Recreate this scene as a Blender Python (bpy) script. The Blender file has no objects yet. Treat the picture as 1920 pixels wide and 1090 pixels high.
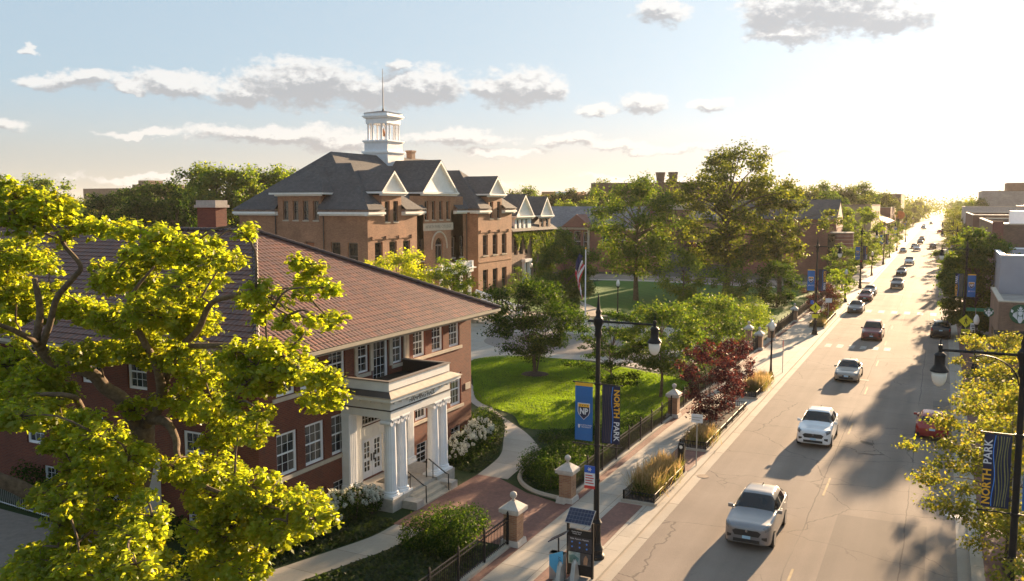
import bpy, bmesh, math, random
import numpy as np
from math import sin, cos, pi, radians, hypot, atan2
from mathutils import Vector, Matrix

# ---------------------------------------------------------------- camera, sky, sun, exposure
SC = bpy.context.scene
COL = SC.collection
CAM_H = 13.8
cam = bpy.data.objects.new('camera', bpy.data.cameras.new('camera'))
COL.objects.link(cam)
cam.location = (0, 0, CAM_H)
cam.rotation_euler = (radians(90 - 5.7456), 0, radians(26.3934))
cam.data.sensor_width = 36.0
cam.data.lens = 30.375
cam.data.clip_start = 0.5
cam.data.clip_end = 9000
SC.camera = cam
SUN_AZ, SUN_EL = 5.9, 11.0                      # degrees right of the street, above the horizon
SC.view_settings.view_transform = 'Standard'
SC.view_settings.look = 'None'
SC.view_settings.exposure = 2.02
SC.view_settings.gamma = 1.0
SC.render.engine = 'CYCLES'
SC.cycles.use_denoising = True
SC.cycles.max_bounces = 6
SC.cycles.transparent_max_bounces = 8
SC.cycles.volume_bounces = 0
SC.cycles.sample_clamp_indirect = 6.0

def N(nt, t, props=None, **inp):
    n = nt.nodes.new(t)
    for k, v in (props or {}).items():
        setattr(n, k, v)
    for k, v in inp.items():
        s = n.inputs[int(k[1:])] if (k[0] == 'i' and k[1:].isdigit()) else n.inputs[k.replace('_', ' ')]
        if isinstance(v, bpy.types.NodeSocket):
            nt.links.new(v, s)
        else:
            if isinstance(v, tuple) and len(v) == 3 and s.type == 'RGBA':
                v = v + (1.0,)
            s.default_value = v
    return n
def MATH(nt, op, a, b=0.0, c=0.0, clamp=False):
    n = N(nt, 'ShaderNodeMath', dict(operation=op, use_clamp=clamp), i0=a, i1=b)
    if op in ('MULTIPLY_ADD', 'SMOOTH_MIN', 'SMOOTH_MAX'):
        if isinstance(c, bpy.types.NodeSocket): nt.links.new(c, n.inputs[2])
        else: n.inputs[2].default_value = c
    return n.outputs[0]
def VEC(nt, op, a, b=None, s=None):
    n = nt.nodes.new('ShaderNodeVectorMath'); n.operation = op
    for v, k in ((a, 0), (b, 1)):
        if v is None: continue
        if isinstance(v, bpy.types.NodeSocket): nt.links.new(v, n.inputs[k])
        else: n.inputs[k].default_value = v
    if s is not None:
        if isinstance(s, bpy.types.NodeSocket): nt.links.new(s, n.inputs['Scale'])
        else: n.inputs['Scale'].default_value = s
    return n.outputs[1] if op in ('LENGTH', 'DISTANCE', 'DOT_PRODUCT') else n.outputs[0]
def RAMP(nt, f, a, b, smooth=True, lo=0.0, hi=1.0):
    n = N(nt, 'ShaderNodeMapRange', dict(interpolation_type='SMOOTHSTEP' if smooth else 'LINEAR', clamp=True) if smooth else dict(clamp=True), i0=f, i1=a, i2=b, i3=lo, i4=hi)
    return n.outputs[0]
def MIX(nt, f, a, b, mode='MIX'):
    n = N(nt, 'ShaderNodeMix', dict(data_type='RGBA', blend_type=mode))
    for v, k in ((f, 0), (a, 6), (b, 7)):
        if isinstance(v, bpy.types.NodeSocket): nt.links.new(v, n.inputs[k])
        else: n.inputs[k].default_value = (tuple(v) + (1.0,)) if (k and len(v) == 3) else v
    return n.outputs[2]
def NOISE(nt, vec, scale, detail=4.0, rough=0.55):
    n = N(nt, 'ShaderNodeTexNoise', None, Scale=scale, Detail=detail, Roughness=rough)
    if vec is not None: nt.links.new(vec, n.inputs['Vector'])
    return n.outputs[0]

# sky: Nishita daylight with a layer of cumulus placed by azimuth and elevation (degrees)
W = bpy.data.worlds.new('World')
SC.world = W
W.use_nodes = True
nt = W.node_tree
nt.nodes.clear()
sky = N(nt, 'ShaderNodeTexSky', dict(sky_type='NISHITA', sun_disc=False, sun_elevation=radians(SUN_EL),
        sun_rotation=radians(SUN_AZ), altitude=180.0, air_density=1.0, dust_density=2.6, ozone_density=1.2))
tc = N(nt, 'ShaderNodeTexCoord').outputs['Generated']
sp = N(nt, 'ShaderNodeSeparateXYZ', None, i0=tc)
up_ = N(nt, 'ShaderNodeCombineXYZ', None, i0=sp.outputs[0], i1=sp.outputs[1], i2=MATH(nt, 'MAXIMUM', sp.outputs[2], 0.055)).outputs[0]
nt.links.new(VEC(nt, 'NORMALIZE', up_), sky.inputs['Vector'])
az = MATH(nt, 'MULTIPLY', MATH(nt, 'ARCTAN2', sp.outputs[0], sp.outputs[1]), 57.2958)
el = MATH(nt, 'MULTIPLY', MATH(nt, 'ARCSINE', sp.outputs[2]), 57.2958)
cv = N(nt, 'ShaderNodeCombineXYZ', None, i0=az, i1=el).outputs[0]
wob = N(nt, 'ShaderNodeTexNoise', None, Vector=VEC(nt, 'MULTIPLY', cv, (1.0, 1.7, 1.0)), Scale=0.30, Detail=5.0, Roughness=0.62)
cw = VEC(nt, 'ADD', cv, VEC(nt, 'MULTIPLY', VEC(nt, 'SUBTRACT', wob.outputs[1], (0.5, 0.5, 0.5)), (4.0, 2.3, 0.0)))
CLOUDS = [  # azimuth, elevation, half width, half height
    (-39.3, 7.5, 5.2, 1.75), (-35.2, 7.2, 4.6, 1.35), (-32.2, 7.5, 3.6, 1.35), (-43.0, 6.9, 2.6, 1.0), (-47.2, 7.15, 3.3, 0.85), (-52.4, 7.15, 2.4, 0.7), (-50.0, 6.8, 1.4, 0.45), (-54.8, 7.2, 1.0, 0.5),
    (-25.6, 7.5, 3.0, 1.45), (-27.6, 7.3, 1.6, 1.0), (-23.9, 7.4, 1.5, 1.0), (-41.4, 4.3, 6.6, 0.75), (-37.5, 4.0, 4.0, 0.6), (-49.3, 4.3, 3.0, 0.34), (-30.0, 4.2, 4.2, 0.6),
    (-56.9, 4.6, 1.9, 0.5), (-20.9, 6.0, 1.5, 0.5), (-17.9, 6.6, 2.0, 0.75), (-16.6, 12.0, 1.8, 0.8), (-13.4, 6.4, 1.4, 0.5), (-34.0, 8.9, 0.8, 0.5),
    (-22.6, 4.1, 2.6, 0.5), (-19.2, 3.7, 3.4, 0.45), (-15.0, 3.6, 3.4, 0.42), (-10.0, 3.3, 4.5, 0.4), (-27.0, 3.3, 3.5, 0.35),
    (-10.0, 11.6, 2.6, 1.5), (-6.2, 11.6, 4.4, 1.7), (-3.0, 10.9, 2.8, 1.3), (-6.0, 13.4, 7.5, 1.6), (-9.0, 10.2, 3.0, 0.8), (1.0, 13.6, 5.0, 1.4),
    (-45.0, 1.6, 9.0, 0.3), (-34.0, 1.4, 9.0, 0.28), (-14.0, 1.6, 9.0, 0.28), (-55.0, 8.9, 0.6, 0.4), (-20.0, 17.0, 7.0, 1.6)]
puff_v = VEC(nt, 'MULTIPLY', cv, (1.0, 1.6, 1.0))
def cloud_density(shift):
    q = VEC(nt, 'ADD', cw, shift); mask = None
    for (a, e, ra, re) in CLOUDS:
        d = VEC(nt, 'LENGTH', VEC(nt, 'MULTIPLY', VEC(nt, 'SUBTRACT', q, (a, e, 0)), (1 / ra, 1 / re, 0)))
        m = MATH(nt, 'SUBTRACT', 1.0, d)
        mask = m if mask is None else MATH(nt, 'SMOOTH_MAX', mask, m, 0.12)
    puff = NOISE(nt, VEC(nt, 'ADD', puff_v, (shift[0], shift[1] * 1.6, 0)), 1.5, 8.0, 0.60)
    return MATH(nt, 'ADD', mask, MATH(nt, 'MULTIPLY', MATH(nt, 'SUBTRACT', puff, 0.5), 1.15))
dens = cloud_density((0, 0, 0))
dens_up = cloud_density((0.25, 0.55, 0))                           # a little towards the sun: thinner there means a lit edge
alpha = RAMP(nt, dens, -0.08, 0.42)
lit = MATH(nt, 'MULTIPLY_ADD', MATH(nt, 'SUBTRACT', dens, dens_up), 1.5, MATH(nt, 'MULTIPLY_ADD', RAMP(nt, dens, 0.1, 0.75), -0.55, 0.55))
core = RAMP(nt, lit, 0.85, 0.05)
lum = VEC(nt, 'DOT_PRODUCT', sky.outputs[0], (0.25, 0.60, 0.15))
soft = MATH(nt, 'MULTIPLY', MATH(nt, 'POWER', lum, 0.23), 1.13)          # gentler brightness range than the raw sky
tint = MIX(nt, RAMP(nt, el, -0.5, 7.5), (1.05, 0.985, 0.90), (0.74, 0.975, 1.19))
hue = VEC(nt, 'SCALE', sky.outputs[0], s=MATH(nt, 'DIVIDE', 1.0, lum))
skyc = VEC(nt, 'SCALE', MIX(nt, 0.22, tint, hue), s=soft)
rim = MIX(nt, 0.70, skyc, (2.5, 2.36, 2.2))
grey = MIX(nt, 0.78, skyc, (1.12, 1.08, 1.09))
cc = MIX(nt, core, rim, grey)
fin = MIX(nt, MATH(nt, 'MULTIPLY', alpha, 0.93), skyc, cc)
bg = N(nt, 'ShaderNodeBackground', None, Color=fin, Strength=0.108)
wo = N(nt, 'ShaderNodeOutputWorld')
nt.links.new(bg.outputs[0], wo.inputs[0])

sl = bpy.data.lights.new('sun', 'SUN')
sl.energy = 4.9
sl.color = (1.0, 0.71, 0.43)
sl.angle = radians(0.6)
sun = bpy.data.objects.new('sun', sl)
COL.objects.link(sun)
sdir = Vector((sin(radians(SUN_AZ)) * cos(radians(SUN_EL)), cos(radians(SUN_AZ)) * cos(radians(SUN_EL)), sin(radians(SUN_EL))))
sun.rotation_euler = sdir.to_track_quat('Z', 'Y').to_euler()
sun.location = (30, 150, 80)

# ---------------------------------------------------------------- helpers
OFF = {}
def tag(o, label=None, cat=None, group=None, kind=None):
    for k, v in (('label', label), ('category', cat), ('group', group), ('kind', kind)):
        if v: o[k] = v
    return o
def empty(name, loc=(0, 0, 0), label=None, cat=None, group=None, rz=0.0):
    o = bpy.data.objects.new(name, None)
    o.empty_display_size = 0.3
    COL.objects.link(o)
    o.location = loc
    o.rotation_euler.z = rz
    OFF[o.name] = Vector(loc)
    return tag(o, label, cat, group)

class MB:
    """collects faces; build() links them as one mesh object"""
    def __init__(s):
        s.v = []; s.f = []; s.m = []; s.uv = {}
    def poly(s, pts, m=0, uv=None):
        b = len(s.v)
        s.v.extend([tuple(p) for p in pts])
        s.f.append(tuple(range(b, b + len(pts))))
        if uv: s.uv[len(s.f) - 1] = uv
        s.m.append(m)
        return s
    def box(s, x0, x1, y0, y1, z0, z1, m=0):
        b = len(s.v)
        s.v.extend([(x0, y0, z0), (x1, y0, z0), (x1, y1, z0), (x0, y1, z0), (x0, y0, z1), (x1, y0, z1), (x1, y1, z1), (x0, y1, z1)])
        for q in ((0, 3, 2, 1), (4, 5, 6, 7), (0, 1, 5, 4), (1, 2, 6, 5), (2, 3, 7, 6), (3, 0, 4, 7)):
            s.f.append(tuple(b + i for i in q)); s.m.append(m)
        return s
    def cbox(s, c, d, m=0, R=None):
        b = len(s.v)
        s.box(-d[0] / 2, d[0] / 2, -d[1] / 2, d[1] / 2, -d[2] / 2, d[2] / 2, m)
        for i in range(b, len(s.v)):
            p = Vector(s.v[i])
            if R is not None: p = R @ p
            s.v[i] = tuple(p + Vector(c))
        return s
    def prism(s, pts, z0, z1, m=0, top=None):
        b = len(s.v); n = len(pts)
        top = top or pts
        s.v.extend([(p[0], p[1], z0) for p in pts]); s.v.extend([(p[0], p[1], z1) for p in top])
        s.f.append(tuple(b + i for i in reversed(range(n)))); s.m.append(m)
        s.f.append(tuple(b + n + i for i in range(n))); s.m.append(m)
        for i in range(n):
            j = (i + 1) % n
            s.f.append((b + i, b + j, b + n + j, b + n + i)); s.m.append(m)
        return s
    def tube(s, pts, rad, n=8, m=0, cap=True):
        b = len(s.v); pts = [Vector(p) for p in pts]
        if not hasattr(rad, '__len__'): rad = [rad] * len(pts)
        up = None
        for i, p in enumerate(pts):
            d = (pts[min(i + 1, len(pts) - 1)] - pts[max(i - 1, 0)]).normalized()
            if up is None: up = Vector((0, 0, 1)) if abs(d.z) < 0.9 else Vector((1, 0, 0))
            a = d.cross(up)
            if a.length < 1e-5: a = d.cross(Vector((0, 1, 0)))
            a.normalize(); c = a.cross(d); up = c
            for k in range(n):
                t = 2 * pi * k / n
                s.v.append(tuple(p + (a * cos(t) + c * sin(t)) * rad[i]))
        for i in range(len(pts) - 1):
            for k in range(n):
                k2 = (k + 1) % n
                s.f.append((b + i * n + k, b + i * n + k2, b + (i + 1) * n + k2, b + (i + 1) * n + k)); s.m.append(m)
        if cap:
            s.f.append(tuple(b + k for k in reversed(range(n)))); s.m.append(m)
            e = b + (len(pts) - 1) * n
            s.f.append(tuple(e + k for k in range(n))); s.m.append(m)
        return s
    def lathe(s, prof, n=12, c=(0, 0, 0), m=0, sx=1.0, sy=1.0, ph=0.0):
        b = len(s.v)
        for (r, z) in prof:
            for k in range(n):
                t = 2 * pi * k / n + ph
                s.v.append((c[0] + r * cos(t) * sx, c[1] + r * sin(t) * sy, c[2] + z))
        for i in range(len(prof) - 1):
            for k in range(n):
                k2 = (k + 1) % n
                s.f.append((b + i * n + k, b + i * n + k2, b + (i + 1) * n + k2, b + (i + 1) * n + k)); s.m.append(m)
        s.f.append(tuple(b + k for k in reversed(range(n)))); s.m.append(m)
        e = b + (len(prof) - 1) * n
        s.f.append(tuple(e + k for k in range(n))); s.m.append(m)
        return s
    def fluted(s, prof, flutes=16, c=(0, 0, 0), m=0, dep=0.06):
        b = len(s.v); n = flutes * 2
        for (r, z) in prof:
            for k in range(n):
                t = 2 * pi * k / n; rr = r * (1 - dep * (k % 2))
                s.v.append((c[0] + rr * cos(t), c[1] + rr * sin(t), c[2] + z))
        for i in range(len(prof) - 1):
            for k in range(n):
                k2 = (k + 1) % n
                s.f.append((b + i * n + k, b + i * n + k2, b + (i + 1) * n + k2, b + (i + 1) * n + k)); s.m.append(m)
        return s
    def build(s, name, mats, parent=None, smooth=False, fix=False, angle=None, recenter=True):
        if not isinstance(mats, (list, tuple)): mats = [mats]
        v = np.array(s.v, dtype=np.float64).reshape(-1, 3)
        base = OFF[parent.name] if parent is not None else Vector((0, 0, 0))
        c = np.zeros(3)
        if recenter and len(v):
            lo, hi = v.min(0), v.max(0)
            c = np.array([(lo[0] + hi[0]) / 2, (lo[1] + hi[1]) / 2, lo[2]])
        me = bpy.data.meshes.new(name)
        me.from_pydata((v - c).tolist(), [], s.f)
        for mt in mats: me.materials.append(mt)
        if len(mats) > 1: me.polygons.foreach_set('material_index', s.m)
        if s.uv:
            uvl = me.uv_layers.new(name='UVMap')
            for fi, uv in s.uv.items():
                ls = me.polygons[fi].loop_start
                for k, q in enumerate(uv): uvl.data[ls + k].uv = q
        if fix:
            bm = bmesh.new(); bm.from_mesh(me)
            bmesh.ops.remove_doubles(bm, verts=bm.verts, dist=1e-4)
            bmesh.ops.recalc_face_normals(bm, faces=bm.faces)
            bm.to_mesh(me); bm.free()
        if smooth: me.polygons.foreach_set('use_smooth', [True] * len(me.polygons))
        if angle: me.set_sharp_from_angle(angle=radians(angle))
        o = bpy.data.objects.new(name, me)
        COL.objects.link(o)
        if parent is not None: o.parent = parent
        o.location = Vector(c) - base
        OFF[o.name] = Vector(c)
        return o

def sheet(name, pts, z, mt, kind='structure', label=None):
    mb = MB().poly([(p[0], p[1], z) for p in pts])
    o = mb.build(name, mt)
    if kind: o['kind'] = kind
    if label: o['label'] = label
    return o
def copy_tree(o, parent=None):
    c = o.copy(); COL.objects.link(c)
    if parent is not None: c.parent = parent
    for ch in o.children: copy_tree(ch, c)
    return c

# ---------------------------------------------------------------- materials
def newmat(name):
    m = bpy.data.materials.new(name); m.use_nodes = True
    t = m.node_tree; t.nodes.clear()
    b = N(t, 'ShaderNodeBsdfPrincipled'); o = N(t, 'ShaderNodeOutputMaterial')
    t.links.new(b.outputs[0], o.inputs[0])
    return m, t, b
def objc(t): return N(t, 'ShaderNodeTexCoord').outputs['Object']
def pos(t): return N(t, 'ShaderNodeNewGeometry').outputs['Position']
def bump(t, b, h, dist=0.02, st=0.6):
    n = N(t, 'ShaderNodeBump', None, Strength=st, Distance=dist, Height=h)
    t.links.new(n.outputs[0], b.inputs['Normal'])
def setc(t, b, c):
    if isinstance(c, bpy.types.NodeSocket): t.links.new(c, b.inputs['Base Color'])
    else: b.inputs['Base Color'].default_value = tuple(c) + (1,)
def shade(t, c, f, lo, hi):
    """colour c times a factor running lo..hi over f in 0..1"""
    g = N(t, 'ShaderNodeMapRange', None, i0=f, i1=0.25, i2=0.75, i3=lo, i4=hi).outputs[0]
    return VEC(t, 'SCALE', c if isinstance(c, bpy.types.NodeSocket) else N(t, 'ShaderNodeCombineXYZ', None, i0=c[0], i1=c[1], i2=c[2]).outputs[0], s=g)
def plain(name, col, rough=0.7, metal=0.0, var=0.18, scale=2.0, bmp=0.0, spec=0.5, coat=0.0):
    m, t, b = newmat(name)
    p = pos(t)
    n = NOISE(t, p, scale, 5.0, 0.6)
    setc(t, b, shade(t, col, n, 1 - var, 1 + var))
    b.inputs['Roughness'].default_value = rough
    b.inputs['Metallic'].default_value = metal
    b.inputs['Specular IOR Level'].default_value = spec
    b.inputs['Coat Weight'].default_value = coat
    if bmp: bump(t, b, NOISE(t, p, scale * 8, 4.0), bmp, 0.5)
    return m
def wallvec(t):
    """running metres along the wall and up it, from position and normal"""
    g = N(t, 'ShaderNodeNewGeometry')
    s = N(t, 'ShaderNodeSeparateXYZ', None, i0=g.outputs['Position'])
    nn = N(t, 'ShaderNodeSeparateXYZ', None, i0=g.outputs['True Normal'])
    ax = MATH(t, 'GREATER_THAN', MATH(t, 'ABSOLUTE', nn.outputs[0]), 0.6)
    az_ = MATH(t, 'GREATER_THAN', MATH(t, 'ABSOLUTE', nn.outputs[2]), 0.75)
    u = N(t, 'ShaderNodeMix', None, i0=ax, i2=s.outputs[0], i3=s.outputs[1]).outputs[0]
    v = N(t, 'ShaderNodeMix', None, i0=az_, i2=s.outputs[2], i3=s.outputs[1]).outputs[0]
    return N(t, 'ShaderNodeCombineXYZ', None, i0=u, i1=v).outputs[0], g.outputs['Position']
def brickmat(name, c1, c2, mortar, bw=0.225, bh=0.078, ms=0.008, var=0.22, bmp=0.006, rough=0.85, stain=0.25):
    m, t, b = newmat(name)
    uv, p = wallvec(t)
    br = N(t, 'ShaderNodeTexBrick', dict(offset=0.5), Vector=uv, Color1=c1, Color2=c2, Mortar=mortar, Scale=1.0,
           Mortar_Size=ms, Mortar_Smooth=0.2, Bias=0.0, Brick_Width=bw, Row_Height=bh)
    n = NOISE(t, p, 0.45, 6.0, 0.62)
    c = shade(t, br.outputs[0], n, 1 - var, 1 + var)
    # rain streaks with their own long shape
    st = NOISE(t, VEC(t, 'MULTIPLY', uv, (1.1, 0.16, 1)), 2.2, 5.0, 0.6)
    c = MIX(t, RAMP(t, st, 0.55, 0.8, hi=stain), c, (0.06, 0.05, 0.045))
    setc(t, b, c)
    b.inputs['Roughness'].default_value = rough
    bump(t, b, MATH(t, 'SUBTRACT', 1.0, br.outputs[1]), bmp, 0.5)
    return m
def glassmat(name, tint=(0.02, 0.024, 0.028), rough=0.04, curtain=0.6):
    m, t, b = newmat(name)
    p = pos(t)
    n = NOISE(t, VEC(t, 'MULTIPLY', p, (0.9, 0.9, 0.55)), 1.1, 2.0)
    setc(t, b, MIX(t, RAMP(t, n, 0.46, 0.56, hi=curtain), tint, (0.16, 0.15, 0.13)))
    b.inputs['Roughness'].default_value = rough
    b.inputs['Specular IOR Level'].default_value = 0.8
    bump(t, b, NOISE(t, p, 0.7, 1.0), 0.02, 0.12)
    return m
def leafmat(name, col, tr, mixf=0.45, gloss=0.03, var=0.3, scale=0.5):
    m = bpy.data.materials.new(name); m.use_nodes = True
    t = m.node_tree; t.nodes.clear()
    p = pos(t)
    n = NOISE(t, p, scale, 4.0, 0.6)
    dc = shade(t, col, n, 1 - var, 1 + var)
    tcol = shade(t, tr, n, 1 - var, 1 + var)
    d = N(t, 'ShaderNodeBsdfDiffuse', None, Color=dc)
    tl = N(t, 'ShaderNodeBsdfTranslucent', None, Color=tcol)
    gl = N(t, 'ShaderNodeBsdfGlossy', None, Color=(0.9, 0.9, 0.85), Roughness=0.42)
    m1 = N(t, 'ShaderNodeMixShader', None, i0=mixf, i1=d.outputs[0], i2=tl.outputs[0])
    m2 = N(t, 'ShaderNodeMixShader', None, i0=gloss, i1=m1.outputs[0], i2=gl.outputs[0])
    o = N(t, 'ShaderNodeOutputMaterial'); t.links.new(m2.outputs[0], o.inputs[0])
    return m
def concrete(name, col, joint=1.55, jy=1.55, rough=0.85, var=0.14, ox=0.0, oy=0.0, jw=0.012):
    m, t, b = newmat(name)
    p = pos(t)
    c = shade(t, col, NOISE(t, p, 0.5, 6.0, 0.65), 1 - var, 1 + var)
    c = shade(t, c, NOISE(t, p, 9.0, 4.0, 0.7), 0.93, 1.07)
    s = N(t, 'ShaderNodeSeparateXYZ', None, i0=p)
    if joint:
        ln = None
        for a, per, o_ in ((s.outputs[0], joint, ox), (s.outputs[1], jy, oy)):
            q = MATH(t, 'ABSOLUTE', MATH(t, 'SUBTRACT', MATH(t, 'FRACT', MATH(t, 'DIVIDE', MATH(t, 'SUBTRACT', a, o_), per)), 0.5))
            l = MATH(t, 'GREATER_THAN', q, 0.5 - jw / per)
            ln = l if ln is None else MATH(t, 'MAXIMUM', ln, l)
        c = MIX(t, MATH(t, 'MULTIPLY', ln, 0.7), c, (0.06, 0.05, 0.045))
        # each slab its own tone
        cell = N(t, 'ShaderNodeTexWhiteNoise', dict(noise_dimensions='2D'), i0=VEC(t, 'FLOOR', VEC(t, 'ADD', VEC(t, 'DIVIDE', VEC(t, 'SUBTRACT', p, (ox, oy, 0)), (joint, jy, 1)), (0, 0, 0))))
        c = shade(t, c, cell.outputs[0], 0.93, 1.06)
    stn = NOISE(t, p, 1.7, 5.0, 0.7)
    c = MIX(t, RAMP(t, stn, 0.62, 0.8, hi=0.35), c, (0.10, 0.085, 0.07))
    setc(t, b, c)
    b.inputs['Roughness'].default_value = rough
    bump(t, b, NOISE(t, p, 22.0, 3.0), 0.004, 0.4)
    return m

M = {}
M['hall_brick'] = brickmat('hall_brick', (0.185, 0.044, 0.020), (0.125, 0.030, 0.016), (0.15, 0.09, 0.065), stain=.4)
M['old_brick'] = brickmat('old_brick', (0.40, 0.195, 0.10), (0.285, 0.130, 0.070), (0.32, 0.21, 0.14), var=0.3, stain=0.4)
M['chimney_brick'] = brickmat('chimney_brick', (0.19, 0.060, 0.034), (0.13, 0.042, 0.028), (0.15, 0.09, 0.07))
M['dark_brick'] = brickmat('dark_brick', (0.17, 0.085, 0.06), (0.12, 0.062, 0.048), (0.16, 0.12, 0.10), stain=0.4)
M['brown_brick'] = brickmat('brown_brick', (0.26, 0.15, 0.10), (0.19, 0.11, 0.075), (0.22, 0.17, 0.13), stain=0.4)
M['tan_brick'] = brickmat('tan_brick', (0.42, 0.30, 0.19), (0.34, 0.24, 0.15), (0.36, 0.29, 0.22))
M['red_brick'] = brickmat('red_brick', (0.28, 0.10, 0.07), (0.21, 0.075, 0.055), (0.25, 0.17, 0.13))
M['grey_block'] = brickmat('grey_block', (0.36, 0.33, 0.30), (0.30, 0.28, 0.26), (0.30, 0.28, 0.25), bw=0.8, bh=0.4)
M['white'] = plain('white_paint', (0.86, 0.86, 0.86), 0.45, var=0.07)
M['cream'] = plain('cream_paint', (0.84, 0.82, 0.76), 0.5, var=0.08)
M['limestone'] = plain('limestone', (0.52, 0.44, 0.34), 0.8, var=0.16, scale=3.0, bmp=0.006)
M['granite'] = plain('granite_blocks', (0.42, 0.38, 0.33), 0.8, var=0.2, scale=6.0, bmp=0.01)
M['glass'] = glassmat('window_glass')
M['glass_dim'] = glassmat('dim_window_glass', (0.016, 0.015, 0.014), 0.06, 0.15)
M['dark_metal'] = plain('black_iron', (0.018, 0.017, 0.017), 0.55, var=0.25, scale=5.0, spec=0.25)
M['bronze'] = plain('bronze_trim', (0.07, 0.055, 0.045), 0.6)
M['taupe'] = plain('taupe_trim', (0.20, 0.165, 0.14), 0.6)
M['roof_flat'] = plain('flat_roof_gravel', (0.33, 0.30, 0.27), 0.9, var=0.25, scale=0.8, bmp=0.02)
M['membrane'] = plain('white_roof_membrane', (0.72, 0.72, 0.72), 0.6, var=0.1, scale=0.6)
M['metal_grey'] = plain('galvanised_metal', (0.42, 0.42, 0.41), 0.4, 0.6)
M['terracotta_cap'] = plain('coping_tile', (0.34, 0.20, 0.15), 0.6)
M['black'] = plain('black_rubber', (0.012, 0.012, 0.012), 0.7, var=0.1)
# ---------------------------------------------------------------- ground, street and paths
def asphalt():
    m, t, b = newmat('asphalt')
    p = pos(t)
    s = N(t, 'ShaderNodeSeparateXYZ', None, i0=p)
    base = shade(t, (0.255, 0.208, 0.172), NOISE(t, p, 0.22, 6.0, 0.62), 0.86, 1.14)
    base = shade(t, base, NOISE(t, p, 30.0, 3.0, 0.8), 0.80, 1.20)
    # wheel paths: long worn streaks along the lanes
    lane = NOISE(t, VEC(t, 'MULTIPLY', p, (1.0, 0.012, 1.0)), 0.85, 3.0, 0.5)
    base = shade(t, base, lane, 0.84, 1.16)
    for xc in (-6.2, -1.6):                                       # oil-darkened strip along the middle of each lane
        q = MATH(t, 'ABSOLUTE', MATH(t, 'SUBTRACT', s.outputs[0], xc))
        base = MIX(t, MATH(t, 'MULTIPLY', RAMP(t, q, 0.9, 0.1, hi=.34), RAMP(t, NOISE(t, VEC(t, 'MULTIPLY', p, (.6, .05, 1)), 1.0, 4.0), .3, .65)), base, (0.10, 0.085, 0.075))
    # rectangular repair patches
    pc = N(t, 'ShaderNodeTexWhiteNoise', dict(noise_dimensions='2D'), i0=VEC(t, 'FLOOR', VEC(t, 'MULTIPLY', p, (0.28, 0.075, 0.0))))
    base = MIX(t, MATH(t, 'MULTIPLY', MATH(t, 'GREATER_THAN', pc.outputs[0], 0.86), 0.35), base, (0.10, 0.088, 0.08))
    # wandering cracks, mostly across the street
    wp = VEC(t, 'ADD', p, VEC(t, 'SCALE', N(t, 'ShaderNodeTexNoise', None, Vector=p, Scale=0.9, Detail=5.0).outputs[1], s=1.1))
    v1 = N(t, 'ShaderNodeTexVoronoi', dict(feature='DISTANCE_TO_EDGE'), Vector=VEC(t, 'MULTIPLY', wp, (0.12, 0.19, 0.0)), Scale=1.0)
    v2 = N(t, 'ShaderNodeTexVoronoi', dict(feature='DISTANCE_TO_EDGE'), Vector=VEC(t, 'MULTIPLY', wp, (0.5, 0.42, 0.0)), Scale=1.0)
    c1 = RAMP(t, v1.outputs[0], 0.006, 0.001)
    c2 = MATH(t, 'MULTIPLY', RAMP(t, v2.outputs[0], 0.011, 0.002), RAMP(t, NOISE(t, p, 0.13, 2.0), 0.52, 0.66))
    cr = MATH(t, 'MAXIMUM', MATH(t, 'MULTIPLY', c1, 0.5), MATH(t, 'MULTIPLY', c2, 0.7))
    base = MIX(t, cr, base, (0.05, 0.043, 0.038))
    for xs in (-4.75, -0.85):                                     # long tarred seams between the lanes
        wob = MATH(t, 'MULTIPLY_ADD', NOISE(t, VEC(t, 'MULTIPLY', p, (0, .25, 0)), 1.0, 5.0, .7), .35, xs - .17)
        sq = MATH(t, 'ABSOLUTE', MATH(t, 'SUBTRACT', s.outputs[0], wob))
        base = MIX(t, MATH(t, 'MULTIPLY', RAMP(t, sq, .035, .012, hi=.55), RAMP(t, NOISE(t, VEC(t, 'MULTIPLY', p, (.1, .09, 0)), 1.0, 3.0), .38, .5)), base, (0.055, 0.048, 0.043))
    # oil spots
    base = MIX(t, RAMP(t, NOISE(t, VEC(t, 'MULTIPLY', p, (1.0, 0.4, 1)), 1.6, 4.0, 0.7), 0.66, 0.8, hi=0.4), base, (0.045, 0.04, 0.038))
    setc(t, b, base)
    b.inputs['Roughness'].default_value = 0.9
    b.inputs['Specular IOR Level'].default_value = 0.12
    bump(t, b, MATH(t, 'SUBTRACT', NOISE(t, p, 45.0, 3.0, 0.8), cr), 0.012, 0.45)
    return m
def grassmat(name, col, alt, stripes=0.0):
    m, t, b = newmat(name)
    p = pos(t)
    c = MIX(t, RAMP(t, NOISE(t, p, 0.35, 6.0, 0.65), 0.35, 0.65), col, alt)
    c = shade(t, c, NOISE(t, p, 14.0, 4.0, 0.8), 0.6, 1.4)
    if stripes:
        s = N(t, 'ShaderNodeSeparateXYZ', None, i0=p)
        w = MATH(t, 'SINE', MATH(t, 'MULTIPLY', MATH(t, 'ADD', s.outputs[0], MATH(t, 'MULTIPLY', s.outputs[1], 0.9)), 3.0))
        c = shade(t, c, MATH(t, 'MULTIPLY_ADD', w, 0.25, 0.5), 1 - stripes, 1 + stripes)
    setc(t, b, c)
    b.inputs['Roughness'].default_value = 0.85
    b.inputs['Specular IOR Level'].default_value = 0.2
    bump(t, b, NOISE(t, p, 26.0, 4.0, 0.8), 0.06, 0.9)
    return m
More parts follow.
